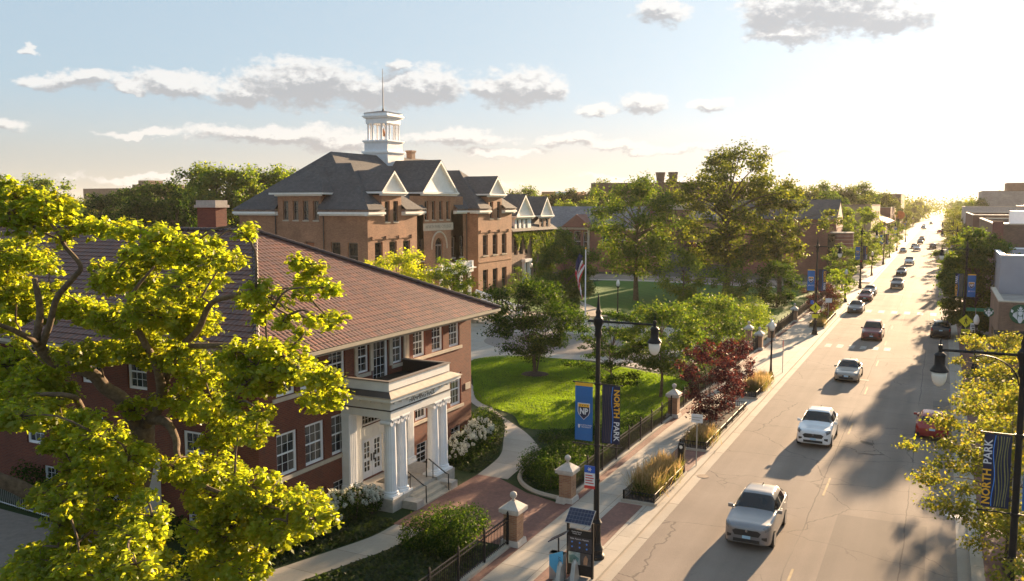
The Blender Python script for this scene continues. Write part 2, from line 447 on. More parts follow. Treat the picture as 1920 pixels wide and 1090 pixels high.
def paver(name, c1, c2, mortar, ang=0.0, bw=0.2, bh=0.1):
    m, t, b = newmat(name)
    p = pos(t)
    r = N(t, 'ShaderNodeMapping', None, Vector=p, Rotation=(0, 0, ang)).outputs[0]
    br = N(t, 'ShaderNodeTexBrick', dict(offset=0.5), Vector=r, Color1=c1, Color2=c2, Mortar=mortar, Scale=1.0, Mortar_Size=0.006, Bias=0.0, Brick_Width=bw, Row_Height=bh)
    # blocks of bricks laid the other way round: a basket of two directions
    r2 = N(t, 'ShaderNodeMapping', None, Vector=p, Rotation=(0, 0, ang + pi / 2)).outputs[0]
    br2 = N(t, 'ShaderNodeTexBrick', dict(offset=0.5), Vector=r2, Color1=c1, Color2=c2, Mortar=mortar, Scale=1.0, Mortar_Size=0.006, Bias=0.0, Brick_Width=bw, Row_Height=bh)
    ck = N(t, 'ShaderNodeTexChecker', None, Vector=r, Scale=1 / 0.4, Color1=(0, 0, 0), Color2=(1, 1, 1))
    c = MIX(t, ck.outputs[1], br.outputs[0], br2.outputs[0])
    c = shade(t, c, NOISE(t, p, 0.8, 5.0, 0.65), 0.75, 1.25)
    setc(t, b, c)
    b.inputs['Roughness'].default_value = 0.8
    bump(t, b, MATH(t, 'SUBTRACT', 1.0, br.outputs[1]), 0.006, 0.5)
    return m

M['asphalt'] = asphalt()
M['kerb'] = concrete('kerb_concrete', (0.40, 0.345, 0.28), 0, 0)
M['gutter'] = concrete('gutter_concrete', (0.36, 0.31, 0.255), 30.0, 4.6, ox=7.0, oy=1.2, jw=0.03)
M['walk'] = concrete('sidewalk_concrete', (0.40, 0.345, 0.28), 1.55, 1.55, ox=-14.55, oy=0.4)
M['path'] = concrete('path_concrete', (0.38, 0.33, 0.27), 40.0, 2.2, ox=3.0, oy=0.3)
M['plaza'] = concrete('plaza_concrete', (0.40, 0.35, 0.29), 3.0, 3.0)
M['plaza_dark'] = plain('exposed_aggregate', (0.24, 0.20, 0.17), 0.85, var=0.2, scale=4.0)
M['lawn'] = grassmat('lawn_grass', (0.060, 0.125, 0.014), (0.085, 0.150, 0.018), 0.10)
M['lawn_far'] = grassmat('far_lawn_grass', (0.050, 0.135, 0.010), (0.065, 0.150, 0.012), 0.05)
M['groundcover'] = grassmat('ground_cover', (0.022, 0.045, 0.012), (0.038, 0.062, 0.018))
M['earth'] = grassmat('city_ground', (0.07, 0.075, 0.04), (0.10, 0.09, 0.065))
M['soil'] = plain('mulch_soil', (0.055, 0.036, 0.024), 0.95, var=0.4, scale=5.0, bmp=0.04)
M['pavers'] = paver('red_pavers', (0.24, 0.105, 0.075), (0.175, 0.075, 0.055), (0.12, 0.085, 0.07))
M['paint'] = plain('worn_road_paint', (0.40, 0.36, 0.31), 0.8, var=0.45, scale=3.0, spec=.2)
M['paint_yellow'] = plain('worn_yellow_paint', (0.32, 0.235, 0.13), 0.8, var=0.4, scale=1.5, spec=.2)

sheet('ground', [(-2400, -150), (2400, -150), (2400, 2600), (-2400, 2600)], 0.0, M['earth'])
Z1, Z2, Z3 = 0.006, 0.012, 0.018
# street: asphalt X -10.3..1.1, gutters, kerbs; the pavements are 0.13 m up
K = 0.13
road = sheet('road', [(-10.3, 2), (1.1, 2), (1.1, 2400), (-10.3, 2400)], Z1, M['asphalt'])
sheet('cross_street', [(-60, 150), (60, 150), (60, 160), (-60, 160)], Z1 - 0.003, M['asphalt'])
sheet('gutter', [(-10.75, 2), (-10.3, 2), (-10.3, 700), (-10.75, 700)], Z2, M['gutter'])
sheet('gutter', [(1.1, 2), (1.55, 2), (1.55, 700), (1.1, 700)], Z2, M['gutter'])
def slab(name, x0, x1, y0, y1, z0, z1, mt):
    o = MB().box(x0, x1, y0, y1, z0, z1).build(name, mt); o['kind'] = 'structure'; return o
for (y0, y1) in ((2, 148), (162, 700)):
    slab('kerb', -10.93, -10.75, y0, y1, -0.2, K + 0.004, M['kerb'])
    slab('kerb', 1.55, 1.73, y0, y1, -0.2, K + 0.004, M['kerb'])
    slab('pavement', -14.55, -10.93, y0, y1, -0.2, K, M['walk'])
    slab('pavement', 1.73, 5.6, y0, y1, -0.2, K, M['walk'])
def strip(x0, x1, y0, y1, z, mt, name):
    return sheet(name, [(x0, y0), (x1, y0), (x1, y1), (x0, y1)], z, mt)
strip(-12.75, -11.6, 6, 36.75, K + 0.005, M['pavers'], 'brick_paving')
strip(-12.75, -11.1, 42.6, 46.5, K + 0.005, M['pavers'], 'brick_paving')
strip(-14.86, -14.5, 6, 148, K + 0.007, M['pavers'], 'brick_paving')
strip(2.0, 3.3, 14, 120, K + 0.005, M['pavers'], 'brick_paving')
# worn paint
mk = []
def mark(name, x0, x1, y0, y1, mt='paint'):
    o = sheet(name, [(x0, y0), (x1, y0), (x1, y1), (x0, y1)], Z2 + 0.002, M[mt]); return o
for i in range(9):
    mark('centre_line_dash', -4.53, -4.43, 30.0 + i * 12.2, 33.0 + i * 12.2, 'paint_yellow')
for i in range(6):
    x = -9.7 + i * 1.06
    mark('crosswalk_bar', x, x + 0.55, 87.6, 89.6)
mark('stop_line', -9.9, -8.2, 110.6, 111.0); mark('lane_arrow', -5.6, -4.6, 72.0, 72.35)
for i in range(7):
    x = -9.8 + i * 1.5
    mark('crosswalk_bar', x, x + 0.7, 118.0, 121.0)
mark('stop_line', -9.9, -4.8, 143.0, 143.5)
# campus ground behind the fence
SHEETZ = 0.05
sheet('garden_bed', [(-60, 5), (-14.95, 5), (-14.95, 148), (-60, 148)], SHEETZ, M['groundcover'])
def poly_sheet(name, pts, z, mt):
    o = sheet(name, pts, z, mt); return o
def smooth_poly(ctrl, n=6, closed=True):
    """Catmull-Rom through the control points"""
    out = []; k = len(ctrl)
    for i in range(k if closed else k - 1):
        p0, p1, p2, p3 = [np.array(ctrl[(i + j) % k] if closed else ctrl[min(max(i + j, 0), k - 1)]) for j in (-1, 0, 1, 2)]
        for q in range(n):
            t = q / n
            out.append(tuple(0.5 * ((2 * p1) + (-p0 + p2) * t + (2 * p0 - 5 * p1 + 4 * p2 - p3) * t * t + (-p0 + 3 * p1 - 3 * p2 + p3) * t ** 3)))
    if not closed: out.append(tuple(ctrl[-1]))
    return out
def ribbon(name, left, right, z, mt, n=8):
    L = smooth_poly(left, n, False); R = smooth_poly(right, n, False)
    mb = MB()
    for i in range(len(L) - 1):
        mb.poly([(L[i][0], L[i][1], z), (R[i][0], R[i][1], z), (R[i + 1][0], R[i + 1][1], z), (L[i + 1][0], L[i + 1][1], z)])
    o = mb.build(name, mt); o['kind'] = 'structure'; return o
# path in front of the hall, its brick forecourt between the gate piers, and the curving path to the plaza
ribbon('path', [(-26.5, 10.0), (-24.0, 18.0), (-22.1, 23.7), (-21.2, 26.4), (-20.6, 28.4), (-20.5, 30.0)],
       [(-24.2, 9.0), (-22.2, 16.5), (-20.75, 22.6), (-19.8, 25.7), (-19.2, 27.8), (-19.0, 30.0)], SHEETZ + 0.02, M['path'])
sheet('brick_forecourt', [(-20.62, 30.0), (-14.86, 30.0), (-14.86, 35.4), (-17.2, 36.2), (-19.4, 37.6), (-20.62, 37.6)], SHEETZ + 0.024, M['pavers'])
ribbon('path', [(-20.62, 37.6), (-21.05, 40.8), (-22.2, 43.6), (-24.7, 48.3), (-28.5, 51.3), (-33.2, 57.5), (-36.8, 63.5), (-37.2, 67.5), (-36.0, 70.5)],
       [(-18.9, 37.6), (-19.25, 40.5), (-19.55, 42.8), (-21.7, 45.8), (-25.6, 49.6), (-30.6, 55.5), (-34.2, 60.5), (-36.0, 65.0), (-35.2, 69.0)], SHEETZ + 0.02, M['path'])
sheet('plaza', [(-60, 67), (-36.5, 66.8), (-33, 69.6), (-27, 70.2), (-20, 68), (-18, 74), (-24, 92), (-36, 97), (-60, 100)], SHEETZ + 0.026, M['plaza'])
CIRC = [(-33 + 8.3 * cos(t), 78 + 6.3 * sin(t)) for t in np.linspace(0, 2 * pi, 40, endpoint=False)]
sheet('plaza_ring', CIRC, SHEETZ + 0.032, M['plaza_dark'])
LAWN = smooth_poly([(-21.9, 46.9), (-24.6, 49.6), (-28.6, 52.2), (-32.3, 58.2), (-36.1, 64.6), (-36.2, 67.2), (-34.2, 69.2), (-28.5, 69.6), (-21.5, 67.5), (-16.5, 64), (-15.6, 55), (-16.8, 50.5)], 6)
sheet('lawn', LAWN, SHEETZ + 0.02, M['lawn'])
sheet('lawn', [(-57, 101), (-36, 98.5), (-22, 93), (-16, 92), (-16, 147), (-54, 147)], SHEETZ + 0.02, M['lawn_far'])
ribbon('path', [(-58, 148), (-44, 150), (-24, 148)], [(-58, 145.5), (-44, 147), (-24, 145)], SHEETZ + 0.03, M['path'])
ribbon('path', [(-58.5, 120), (-50, 118), (-40, 106), (-36, 99)], [(-58.5, 117.5), (-51, 115.5), (-42, 105), (-38.6, 98)], SHEETZ + 0.03, M['path'])
# pale kerb that edges the bed at the bend of the path
ke = MB()
KB = smooth_poly([(-19.5, 42.9), (-19.15, 41.4), (-18.9, 39.4), (-18.2, 37.6), (-16.9, 36.4), (-15.4, 36.0)], 6, False)
ke.tube([(p[0], p[1], 0.12) for p in KB], 0.12, 6)
ke.build('bed_kerb', M['kerb'])['kind'] = 'structure'
# low wall under the fence
slab('fence_kerb', -15.1, -14.86, 5, 29.7, 0, 0.25, M['kerb']); slab('fence_kerb', -15.1, -14.86, 36.0, 81.9, 0, 0.25, M['kerb']); slab('fence_kerb', -15.1, -14.86, 89, 148, 0, 0.25, M['kerb'])
sheet('gate_path', [(-20, 79), (-14.86, 82.5), (-14.86, 88.4), (-22, 90)], SHEETZ + 0.034, M['plaza'])

# ---------------------------------------------------------------- wall and window builders
def P3(ax, c, u, v): return (c, u, v) if ax == 'x' else (u, c, v)
def wall(mb, ax, c, u0, u1, v0, v1, ops, depth=0.16, sign=1, m=0):
    """wall face in the plane ax = c with openings (u0,u1,v0,v1) and their reveals"""
    us = sorted({u0, u1, *[q for o in ops for q in o[:2]]}); vs = sorted({v0, v1, *[q for o in ops for q in o[2:4]]})
    for i in range(len(us) - 1):
        for j in range(len(vs) - 1):
            a, b_, d, e = us[i], us[i + 1], vs[j], vs[j + 1]
            cu, cw_ = (a + b_) / 2, (d + e) / 2
            if any(o[0] < cu < o[1] and o[2] < cw_ < o[3] for o in ops): continue
            q = [P3(ax, c, a, d), P3(ax, c, b_, d), P3(ax, c, b_, e), P3(ax, c, a, e)]
            if (ax == 'x') != (sign > 0): q.reverse()
            mb.poly(q, m)
    ci = c - sign * depth
    for (a, b_, d, e) in [o[:4] for o in ops]:
        for (p, q) in (((a, d), (b_, d)), ((b_, d), (b_, e)), ((b_, e), (a, e)), ((a, e), (a, d))):
            mb.poly([P3(ax, c, *p), P3(ax, c, *q), P3(ax, ci, *q), P3(ax, ci, *p)], m)
def wbox(mb, ax, c0, c1, u0, u1, v0, v1, m=0):
    if ax == 'x': mb.box(min(c0, c1), max(c0, c1), u0, u1, v0, v1, m)
    else: mb.box(u0, u1, min(c0, c1), max(c0, c1), v0, v1, m)
def window(par, ax, c, u0, u1, v0, v1, sign, mf, mg, rail=0.5, nu=0, nv=0, ft=0.07, name='window', sill=None, lower=True, mt=0.017):
    """sash window whose glass lies near the plane ax = c (the back of the reveal)"""
    f = MB(); o = c + sign * 0.07
    wbox(f, ax, c, o, u0, u0 + ft, v0, v1); wbox(f, ax, c, o, u1 - ft, u1, v0, v1)
    wbox(f, ax, c, o, u0 + ft, u1 - ft, v0, v0 + ft); wbox(f, ax, c, o, u0 + ft, u1 - ft, v1 - ft, v1)
    b0, b1 = u0 + ft, u1 - ft
    spans = [(v0 + ft, v1 - ft)]
    if rail:
        vm = v0 + (v1 - v0) * rail
        wbox(f, ax, c, o - sign * 0.004, b0, b1, vm - 0.03, vm + 0.03)
        spans = [(v0 + ft, vm - 0.03), (vm + 0.03, v1 - ft)]
    g = c + sign * 0.034
    for k, (p, q) in enumerate(spans):
        if k == 0 and not lower and rail: continue
        for i in range(nu):
            u = b0 + (b1 - b0) * (i + 1) / (nu + 1)
            wbox(f, ax, c + sign * .01, g, u - mt / 2, u + mt / 2, p, q)
        for j in range(nv):
            v = p + (q - p) * (j + 1) / (nv + 1)
            wbox(f, ax, c + sign * .01, g - sign * 0.003, b0, b1, v - mt / 2, v + mt / 2)
    fo = f.build(name, mf, par)
    MB().poly([P3(ax, c + sign * 0.016, u0 + ft * .5, v0 + ft * .5), P3(ax, c + sign * 0.016, u1 - ft * .5, v0 + ft * .5), P3(ax, c + sign * 0.016, u1 - ft * .5, v1 - ft * .5), P3(ax, c + sign * 0.016, u0 + ft * .5, v1 - ft * .5)]).build('pane', mg, fo)
    if sill:
        sb = MB(); wbox(sb, ax, c, c + sign * sill[0], u0 - 0.06, u1 + 0.06, v0 - sill[1], v0 - 0.002); sb.build('sill', M[sill[2]], fo)
    return fo
def text_mesh(name, s, size, mt, par, M4, ext=0.01, align='CENTER', bold=0.0):
    """lettering as real raised mesh; M4 takes the text's own plane (x right, y up) into the world"""
    cu = bpy.data.curves.new(name, 'FONT'); cu.body = s; cu.size = size; cu.extrude = ext; cu.offset = bold
    cu.align_x = align; cu.align_y = 'CENTER'; cu.resolution_u = 2
    tmp = bpy.data.objects.new(name + '_curve', cu); COL.objects.link(tmp)
    me = bpy.data.meshes.new_from_object(tmp.evaluated_get(bpy.context.evaluated_depsgraph_get()))
    bpy.data.objects.remove(tmp); bpy.data.curves.remove(cu)
    me.transform(M4)
    base = OFF[par.name] if par is not None else Vector((0, 0, 0))
    me.transform(Matrix.Translation(-base))
    me.materials.clear(); me.materials.append(mt); me.name = name
    o = bpy.data.objects.new(name, me); COL.objects.link(o)
    if par is not None: o.parent = par
    OFF[o.name] = base.copy()
    return o
def plane_m(origin, right, up):
    r, u = Vector(right).normalized(), Vector(up).normalized(); n = r.cross(u)
    m = Matrix((r, u, n)).transposed().to_4x4(); m.translation = Vector(origin); return m
def courses(mb, P0, P1, Q1, Q0, n, lift=0.025, m=0):
    """a roof slope laid in stepped courses from the eave P0-P1 up to Q0-Q1"""
    P0, P1, Q0, Q1 = map(Vector, (P0, P1, Q0, Q1))
    e = (P1 - P0).normalized(); nn = e.cross(Q0 - P0)
    if nn.length < 1e-6: nn = e.cross(Q1 - P1)
    nn.normalize()
    if nn.z < 0: nn = -nn
    up = nn.cross(e).normalized()
    if up.z < 0: up = -up
    U = lambda p: ((p - P0).dot(e), (p - P0).dot(up))
    for i in range(n):
        a, b_ = i / n, (i + 1) / n
        l0, r0 = P0.lerp(Q0, a), P1.lerp(Q1, a); l1, r1 = P0.lerp(Q0, b_), P1.lerp(Q1, b_)
        L0, R0 = l0 + nn * lift, r0 + nn * lift
        mb.poly([l0, r0, R0, L0], m, [U(l0), U(r0), U(r0), U(l0)])
        if (l1 - r1).length > 1e-4: mb.poly([L0, R0, r1, l1], m, [U(l0), U(r0), U(r1), U(l1)])
        else: mb.poly([L0, R0, r1], m, [U(l0), U(r0), U(r1)])

# ---------------------------------------------------------------- the near hall: brick, tiled hip roof, columned porch
def tilemat():
    m, t, b = newmat('clay_roof_tile')
    uv = N(t, 'ShaderNodeUVMap').outputs[0]
    p = pos(t)
    br = N(t, 'ShaderNodeTexBrick', dict(offset=0.5), Vector=uv, Color1=(0.185, 0.060, 0.029), Color2=(0.100, 0.040, 0.027), Mortar=(0.06, 0.032, 0.026), Scale=1.0,
           Mortar_Size=0.012, Bias=0.0, Brick_Width=0.27, Row_Height=0.384)
    c = shade(t, br.outputs[0], NOISE(t, p, 0.5, 6.0, 0.7), 0.72, 1.25)
    c = MIX(t, RAMP(t, NOISE(t, p, 2.6, 5.0, 0.7), 0.56, 0.75, hi=0.55), c, (0.13, 0.085, 0.07))
    setc(t, b, c)
    b.inputs['Roughness'].default_value = 0.55
    s = N(t, 'ShaderNodeSeparateXYZ', None, i0=uv)
    w = MATH(t, 'ABSOLUTE', MATH(t, 'SINE', MATH(t, 'MULTIPLY', s.outputs[0], pi / 0.27)))
    bump(t, b, MATH(t, 'SUBTRACT', w, br.outputs[1]), 0.03, 0.7)
    return m
M['tile'] = tilemat()
M['soffit'] = plain('soffit_paint', (0.30, 0.25, 0.19), 0.6)
M['fascia'] = plain('gutter_paint', (0.42, 0.36, 0.27), 0.45, var=0.1)
M['letter'] = plain('dark_lettering', (0.05, 0.045, 0.04), 0.5)
HX = -24.2
hall = empty('brick_hall', (-40, 35, 0), 'near red brick hall with clay tile hip roof and white columned porch', 'building')
f2 = [(26.95, 28.15), (28.45, 29.72), (30.38, 31.59)]
f2b = [(32.49, 33.42), (35.40, 36.30)]
f2c = [(37.27, 38.44), (39.10, 40.27), (40.91, 42.07)]
f1 = [(26.90, 28.19), (28.69, 29.99), (30.49, 31.75), (37.40, 38.60), (39.2, 40.4), (41.02, 42.22)]
b1 = [(26.9, 28.1), (28.75, 29.98), (30.55, 31.68), (37.5, 38.64), (39.3, 40.4), (41.05, 42.21)]
ops = [(a, b, 5.83, 7.36) for a, b in f2 + f2b + f2c] + [(33.72, 35.05, 4.55, 7.3)] + [(a, b, 2.44, 4.27) for a, b in f1] + [(a, b, 0.05, 1.2) for a, b in b1]
ops += [(32.7, 34.65, 0.62, 2.72), (32.7, 34.65, 3.22, 3.82)]
HY0, HY1, HBX = 25.85, 43.4, -58.0
w = MB()
wall(w, 'x', HX, HY0, HY1, -0.1, 7.5, ops, 0.17, 1)
sw = [(-38.7, -37.4), (-34.6, -33.3), (-31.6, -30.4), (-28.4, -27.2)]
sops = [(a, b, 5.75, 7.3) for a, b in sw] + [(a, b, 2.44, 4.27) for a, b in sw[:2] + sw[3:]] + [(-31.5, -30.1, 0.3, 2.6), (-37.6, -36.6, 0.2, 1.5), (-34.4, -33.4, 0.2, 1.5), (-28.3, -27.3, 0.2, 1.5)]
wall(w, 'y', HY0, HBX, HX, -0.1, 7.5, sops, 0.17, -1)
w.poly([(HX, HY1, -0.1), (HBX, HY1, -0.1), (HBX, HY1, 7.5), (HX, HY1, 7.5)]); w.poly([(HBX, HY0, -.1), (HBX, HY1, -.1), (HBX, HY1, 7.5), (HBX, HY0, 7.5)])
hw = w.build('wall', M['hall_brick'], hall)
for (a, b) in f2 + f2c: window(hall, 'x', HX - .17, a, b, 5.83, 7.36, 1, M['white'], M['glass'], 0.5, 2, 1, 0.12)
for (a, b) in f2b: window(hall, 'x', HX - .17, a, b, 5.83, 7.36, 1, M['white'], M['glass'], 0.5, 1, 1, 0.08)
for (a, b) in f1: window(hall, 'x', HX - .17, a, b, 2.44, 4.27, 1, M['white'], M['glass'], 0.5, 2, 1, 0.12)
for (a, b) in b1: window(hall, 'x', HX - .17, a, b, 0.05, 1.2, 1, M['white'], M['glass'], 0.5, 1, 1, 0.08)
for o in sops:
    if o[3] == 2.6: continue
    window(hall, 'y', HY0 + .17, o[0], o[1], o[2], o[3], -1, M['white'], M['glass'], 0.5, 2, 1, 0.12)
# balcony door above the porch
window(hall, 'x', HX - .17, 33.72, 35.05, 4.55, 7.3, 1, M['white'], M['glass'], 0, 2, 5, 0.16, 'balcony_door')
# stone bands, pilasters beside the balcony door, shield and plaque
for (a, b, z) in ((26.7, 31.95, 2.42), (37.2, 42.45, 2.42), (26.7, 31.75, 5.81), (36.95, 42.3, 5.81), (32.35, 33.5, 5.81), (35.3, 36.38, 5.81)):
    MB().box(HX - 0.1, HX + 0.06, a, b, z - 0.17, z).build('stone_band', M['limestone'], hall)
for (a, b) in ((32.25, 32.47), (33.45, 33.70), (35.07, 35.32), (36.33, 36.55), (36.58, 36.80)):
    MB().box(HX - 0.1, HX + 0.07, a, b, 5.83, 7.42).build('stone_strip', M['limestone'], hall)
MB().box(HX - .1, HX + .04, 42.68, 43.25, 3.13, 3.5).build('stone_plaque', M['limestone'], hall)
sh = MB().prism([(29.15, 5.12), (29.15, 4.86), (29.31, 4.70), (29.47, 4.86), (29.47, 5.12)], 0, 0.06)
sh.v = [(HX + 0.05 - (q[2] - 0.06), q[0], q[1]) for q in sh.v]
sh.build('stone_shield', M['limestone'], hall, fix=True)
# roof
EX, EY0, EY1, EZ = -23.0, 24.6, 44.6, 7.72
AP = (-32.2, 34.6, 12.36); RB = (-62.0, 34.6, 12.36)
r = MB()
courses(r, (EX, EY0, EZ), (EX, EY1, EZ), AP, AP, 27)
courses(r, (HBX - 8, EY0, EZ), (EX, EY0, EZ), AP, (HBX - 8, 34.6, 12.36), 27)
courses(r, (EX, EY1, EZ), (HBX - 8, EY1, EZ), (HBX - 8, 34.6, 12.36), AP, 27)
rf = r.build('roof', M['tile'], hall)
def ridge(mb, A, B, rad=0.13, step=0.42):
    A, B = Vector(A), Vector(B); n = max(1, int((B - A).length / step))
    for i in range(n):
        mb.tube([A.lerp(B, i / n), A.lerp(B, (i + 1.04) / n)], [rad * 1.12, rad * 0.88], 8, 0, True)
rt = MB()
ridge(rt, (EX, EY0, EZ + .05), (AP[0], AP[1], AP[2] + .03)); ridge(rt, (EX, EY1, EZ + .05), (AP[0], AP[1], AP[2] + .03)); ridge(rt, (AP[0], AP[1], AP[2] + .03), (HBX - 6, 34.6, 12.39))
rt.lathe([(0.16, 0), (0.2, 0.1), (0.12, 0.2), (0.16, 0.3), (0.05, 0.42)], 8, (AP[0], AP[1], AP[2]))
rt.build('ridge_tile', M['tile'], rf)
for q in ((HX + 0.002, EX - 0.04, EY0 + .04, EY1 - .04), (HBX, HX, EY0 + .04, HY0 - .002), (HBX, HX, HY1 + .002, EY1 - .04)): MB().box(*q, 7.44, 7.5).build('soffit', M['soffit'], rf)
GU = ((EX - 0.05, EX + 0.09, EY0 - .09, EY1 + .09, 7.56, 7.70), (HBX, EX - 0.05, EY0 - 0.09, EY0 + 0.05, 7.56, 7.70), (HBX, EX - .05, EY1 - 0.05, EY1 + 0.09, 7.56, 7.70))
for q in GU: MB().box(*q).build('gutter', M['fascia'], rf)
ch = MB().box(-40.45, -38.95, 38.6, 39.5, 9.8, 13.56)
chim = ch.build('chimney', M['chimney_brick'], rf)
MB().box(-40.57, -38.83, 38.48, 39.62, 13.56, 13.72).box(-40.49, -38.91, 38.56, 39.54, 13.72, 14.0).build('chimney_cap', M['granite'], rf)
# porch
porch = MB()
PX = -21.5
porch.box(HX + .01, PX + .12, 31.12, 32.75, -0.05, 0.62); porch.box(HX + .01, PX + .12, 34.95, 36.6, -0.05, 0.62); porch.box(HX + .01, PX + .02, 32.75, 34.95, -0.05, 0.6)
po = porch.build('porch', M['granite'], hall)
st = MB()
for i in range(3): st.box(PX + 0.02 + i * 0.3, PX + 0.32 + i * 0.3, 32.45, 34.9, -0.02, 0.45 - i * 0.15)
st.build('stair', M['limestone'], po)
for (a, b) in ((31.85, 32.43), (34.92, 35.5)): MB().box(PX + .13, -20.58, a, b, -0.02, 0.42).build('stone_cheek', M['granite'], po)
prof = [(0.42, 0), (0.42, 0.12), (0.36, 0.14), (0.38, 0.22), (0.31, 0.28), (0.30, 0.32)]
for y in (31.58, 32.42, 35.22, 36.06):
    cx = PX - 0.28
    c = MB()
    c.box(cx - .38, cx + .38, y - .38, y + .38, 0.62, 0.72)
    c.lathe([(0.37, .0), (0.37, 0.06), (0.33, .09), (0.345, .15), (0.31, .19)], 20, (cx, y, 0.72))
    c.fluted([(0.295, 0.91), (0.292, 1.8), (0.278, 2.8), (0.255, 3.98)], 16, (cx, y, 0), 0, 0.07)
    c.lathe([(0.26, 3.98), (0.30, 4.02), (0.30, 4.07)], 16, (cx, y, 0))
    for sy in (-0.27, 0.27):                                        # volutes of the Ionic capital
        c.tube([(cx - .29, y + sy, 4.06), (cx + .29, y + sy, 4.06)], 0.12, 12)
    c.box(cx - .29, cx + .29, y - .27, y + .27, 4.08, 4.2); c.box(cx - .33, cx + .33, y - .33, y + .33, 4.2, 4.27)
    c.build('column', M['white'], po, angle=35)
for y in (31.2, 36.0):
    c = MB(); x1 = HX + 0.42
    c.box(HX, x1, y, y + .62, 0.9, 4.1); c.box(HX, x1 + .07, y - .07, y + .69, 0.72, 0.9); c.box(HX, x1 + .1, y - .1, y + .72, 0.62, 0.72)
    c.box(HX, x1 + .04, y - .04, y + .66, 4.1, 4.2); c.box(HX, x1 + .08, y - .08, y + .7, 4.2, 4.27)
    for k in range(4): c.box(x1, x1 + .012, y + .08 + k * .13, y + .14 + k * .13, 1.0, 4.0)
    c.build('pilaster', M['white'], po)
e = MB()
e.box(HX, PX + .02, 31.2, 36.4, 4.27, 4.62); e.box(HX, PX + .05, 31.17, 36.43, 4.625, 4.665, 1); e.box(HX, PX + .0, 31.22, 36.38, 4.67, 5.06)
e.box(HX, PX + .2, 31.0, 36.6, 5.06, 5.16); e.box(HX, PX + .36, 30.72, 36.85, 5.16, 5.30); e.box(HX, PX + .42, 30.66, 36.9, 5.30, 5.345, 2)
for k in range(9): e.box(PX, PX + .17, 31.3 + k * .57, 31.52 + k * .57, 4.96, 5.06)
for k in range(4): e.box(HX + .3 + k * .6, HX + .52 + k * .6, 31.06, 31.2, 4.96, 5.06)
e.build('entablature', [M['cream'], M['letter'], M['limestone']], po)
ls = MB()
ls.poly([(PX + .42, 30.66, 5.35), (PX + .42, 36.9, 5.35), (PX + .04, 36.4, 5.53), (PX + .04, 31.08, 5.53)]); ls.build('ledge', M['limestone'], po)
MB().poly([(HX, 30.66, 5.351), (PX + .42, 30.66, 5.351), (PX + .04, 31.08, 5.531), (HX, 31.08, 5.531)]).build('lead_flashing', M['bronze'], po)
pa = MB()
pa.box(PX - .12, PX, 31.12, 36.36, 5.345, 5.95); pa.box(HX, PX - .12, 31.12, 31.24, 5.345, 5.95); pa.box(HX, PX - .12, 36.24, 36.36, 5.345, 5.95)
pa.box(PX - .17, PX + .05, 31.07, 36.41, 5.95, 6.0, 1); pa.box(HX, PX - .17, 31.07, 31.29, 5.95, 6.0, 1); pa.box(HX, PX - .17, 36.19, 36.41, 5.95, 6.0, 1)
pa.box(PX, PX + .02, 31.14, 36.34, 5.55, 5.58, 1); pa.box(PX, PX + .03, 31.1, 36.38, 5.345, 5.4, 1)
pa.build('parapet', [M['cream'], M['taupe']], po)
MB().box(HX + .02, PX - .13, 31.25, 36.23, 5.346, 5.39).build('balcony_floor', M['black'], po)
MB().box(HX + .02, PX - .13, 36.2, 36.239, 5.39, 5.94).box(PX - .16, PX - .121, 31.25, 36.2, 5.39, 5.94).box(HX + .02, PX - .16, 31.241, 31.28, 5.39, 5.94).build('parapet_lining', M['black'], po)
tx = text_mesh('lettering', 'HAMMING HALL', 0.30, M['letter'], po, plane_m((PX + .006, 33.85, 4.83), (0, 1, 0), (0, 0, 1)), 0.004)
MB().box(HX, HX + .03, 31.83, 32.7, .62, 4.27).box(HX, HX + .028, 32.7, 34.65, 3.82, 4.27).build('entrance_panel', M['cream'], hall)
MB().box(HX, HX + .03, 34.65, 36.0, .62, 4.27).build('stone_panel', M['limestone'], hall)
# double door, panel and transom, inner wall of the vestibule
d = MB(); dx = HX - .15
wbox(d, 'x', dx, dx + .12, 32.7, 32.84, .62, 3.82); wbox(d, 'x', dx, dx + .12, 34.51, 34.65, .62, 3.82); wbox(d, 'x', dx, dx + .1, 32.84, 34.51, 2.55, 2.72); wbox(d, 'x', HX, HX + .05, 32.6, 34.75, 2.72, 3.22)
for a in (32.9, 33.46, 34.02): wbox(d, 'x', HX + .05, HX + .07, a, a + .44, 2.82, 3.12)
fr = d.build('door_frame', M['cream'], hall)
for (a, b) in ((32.86, 33.66), (33.69, 34.49)):
    q = MB()
    q.box(dx, dx + .06, a, a + .17, .64, 2.53); q.box(dx, dx + .06, b - .17, b, .64, 2.53); q.box(dx, dx + .06, a + .17, b - .17, .64, .95); q.box(dx, dx + .06, a + .17, b - .17, 2.4, 2.53); q.box(dx, dx + .06, a + .17, b - .17, 1.45, 1.6)
    q.box(dx + .01, dx + .05, (a + b) / 2 - .02, (a + b) / 2 + .02, .95, 2.4)
    for z in (1.2, 1.87, 2.13): q.box(dx + .01, dx + .047, a + .17, b - .17, z - .02, z + .02)
    do = q.build('door', M['white'], hall)
    MB().poly([(dx + .02, a, .65), (dx + .02, b, .65), (dx + .02, b, 2.5), (dx + .02, a, 2.5)]).build('pane', M['glass_dim'], do)
    MB().box(dx + .062, dx + .1, b - .12 if a < 33 else a + .06, b - .06 if a < 33 else a + .12, 1.4, 1.75).build('handle', M['dark_metal'], do)
window(hall, 'x', HX - .15, 32.84, 34.51, 3.24, 3.82, 1, M['cream'], M['glass_dim'], 0, 5, 1, 0.07, 'transom_window')
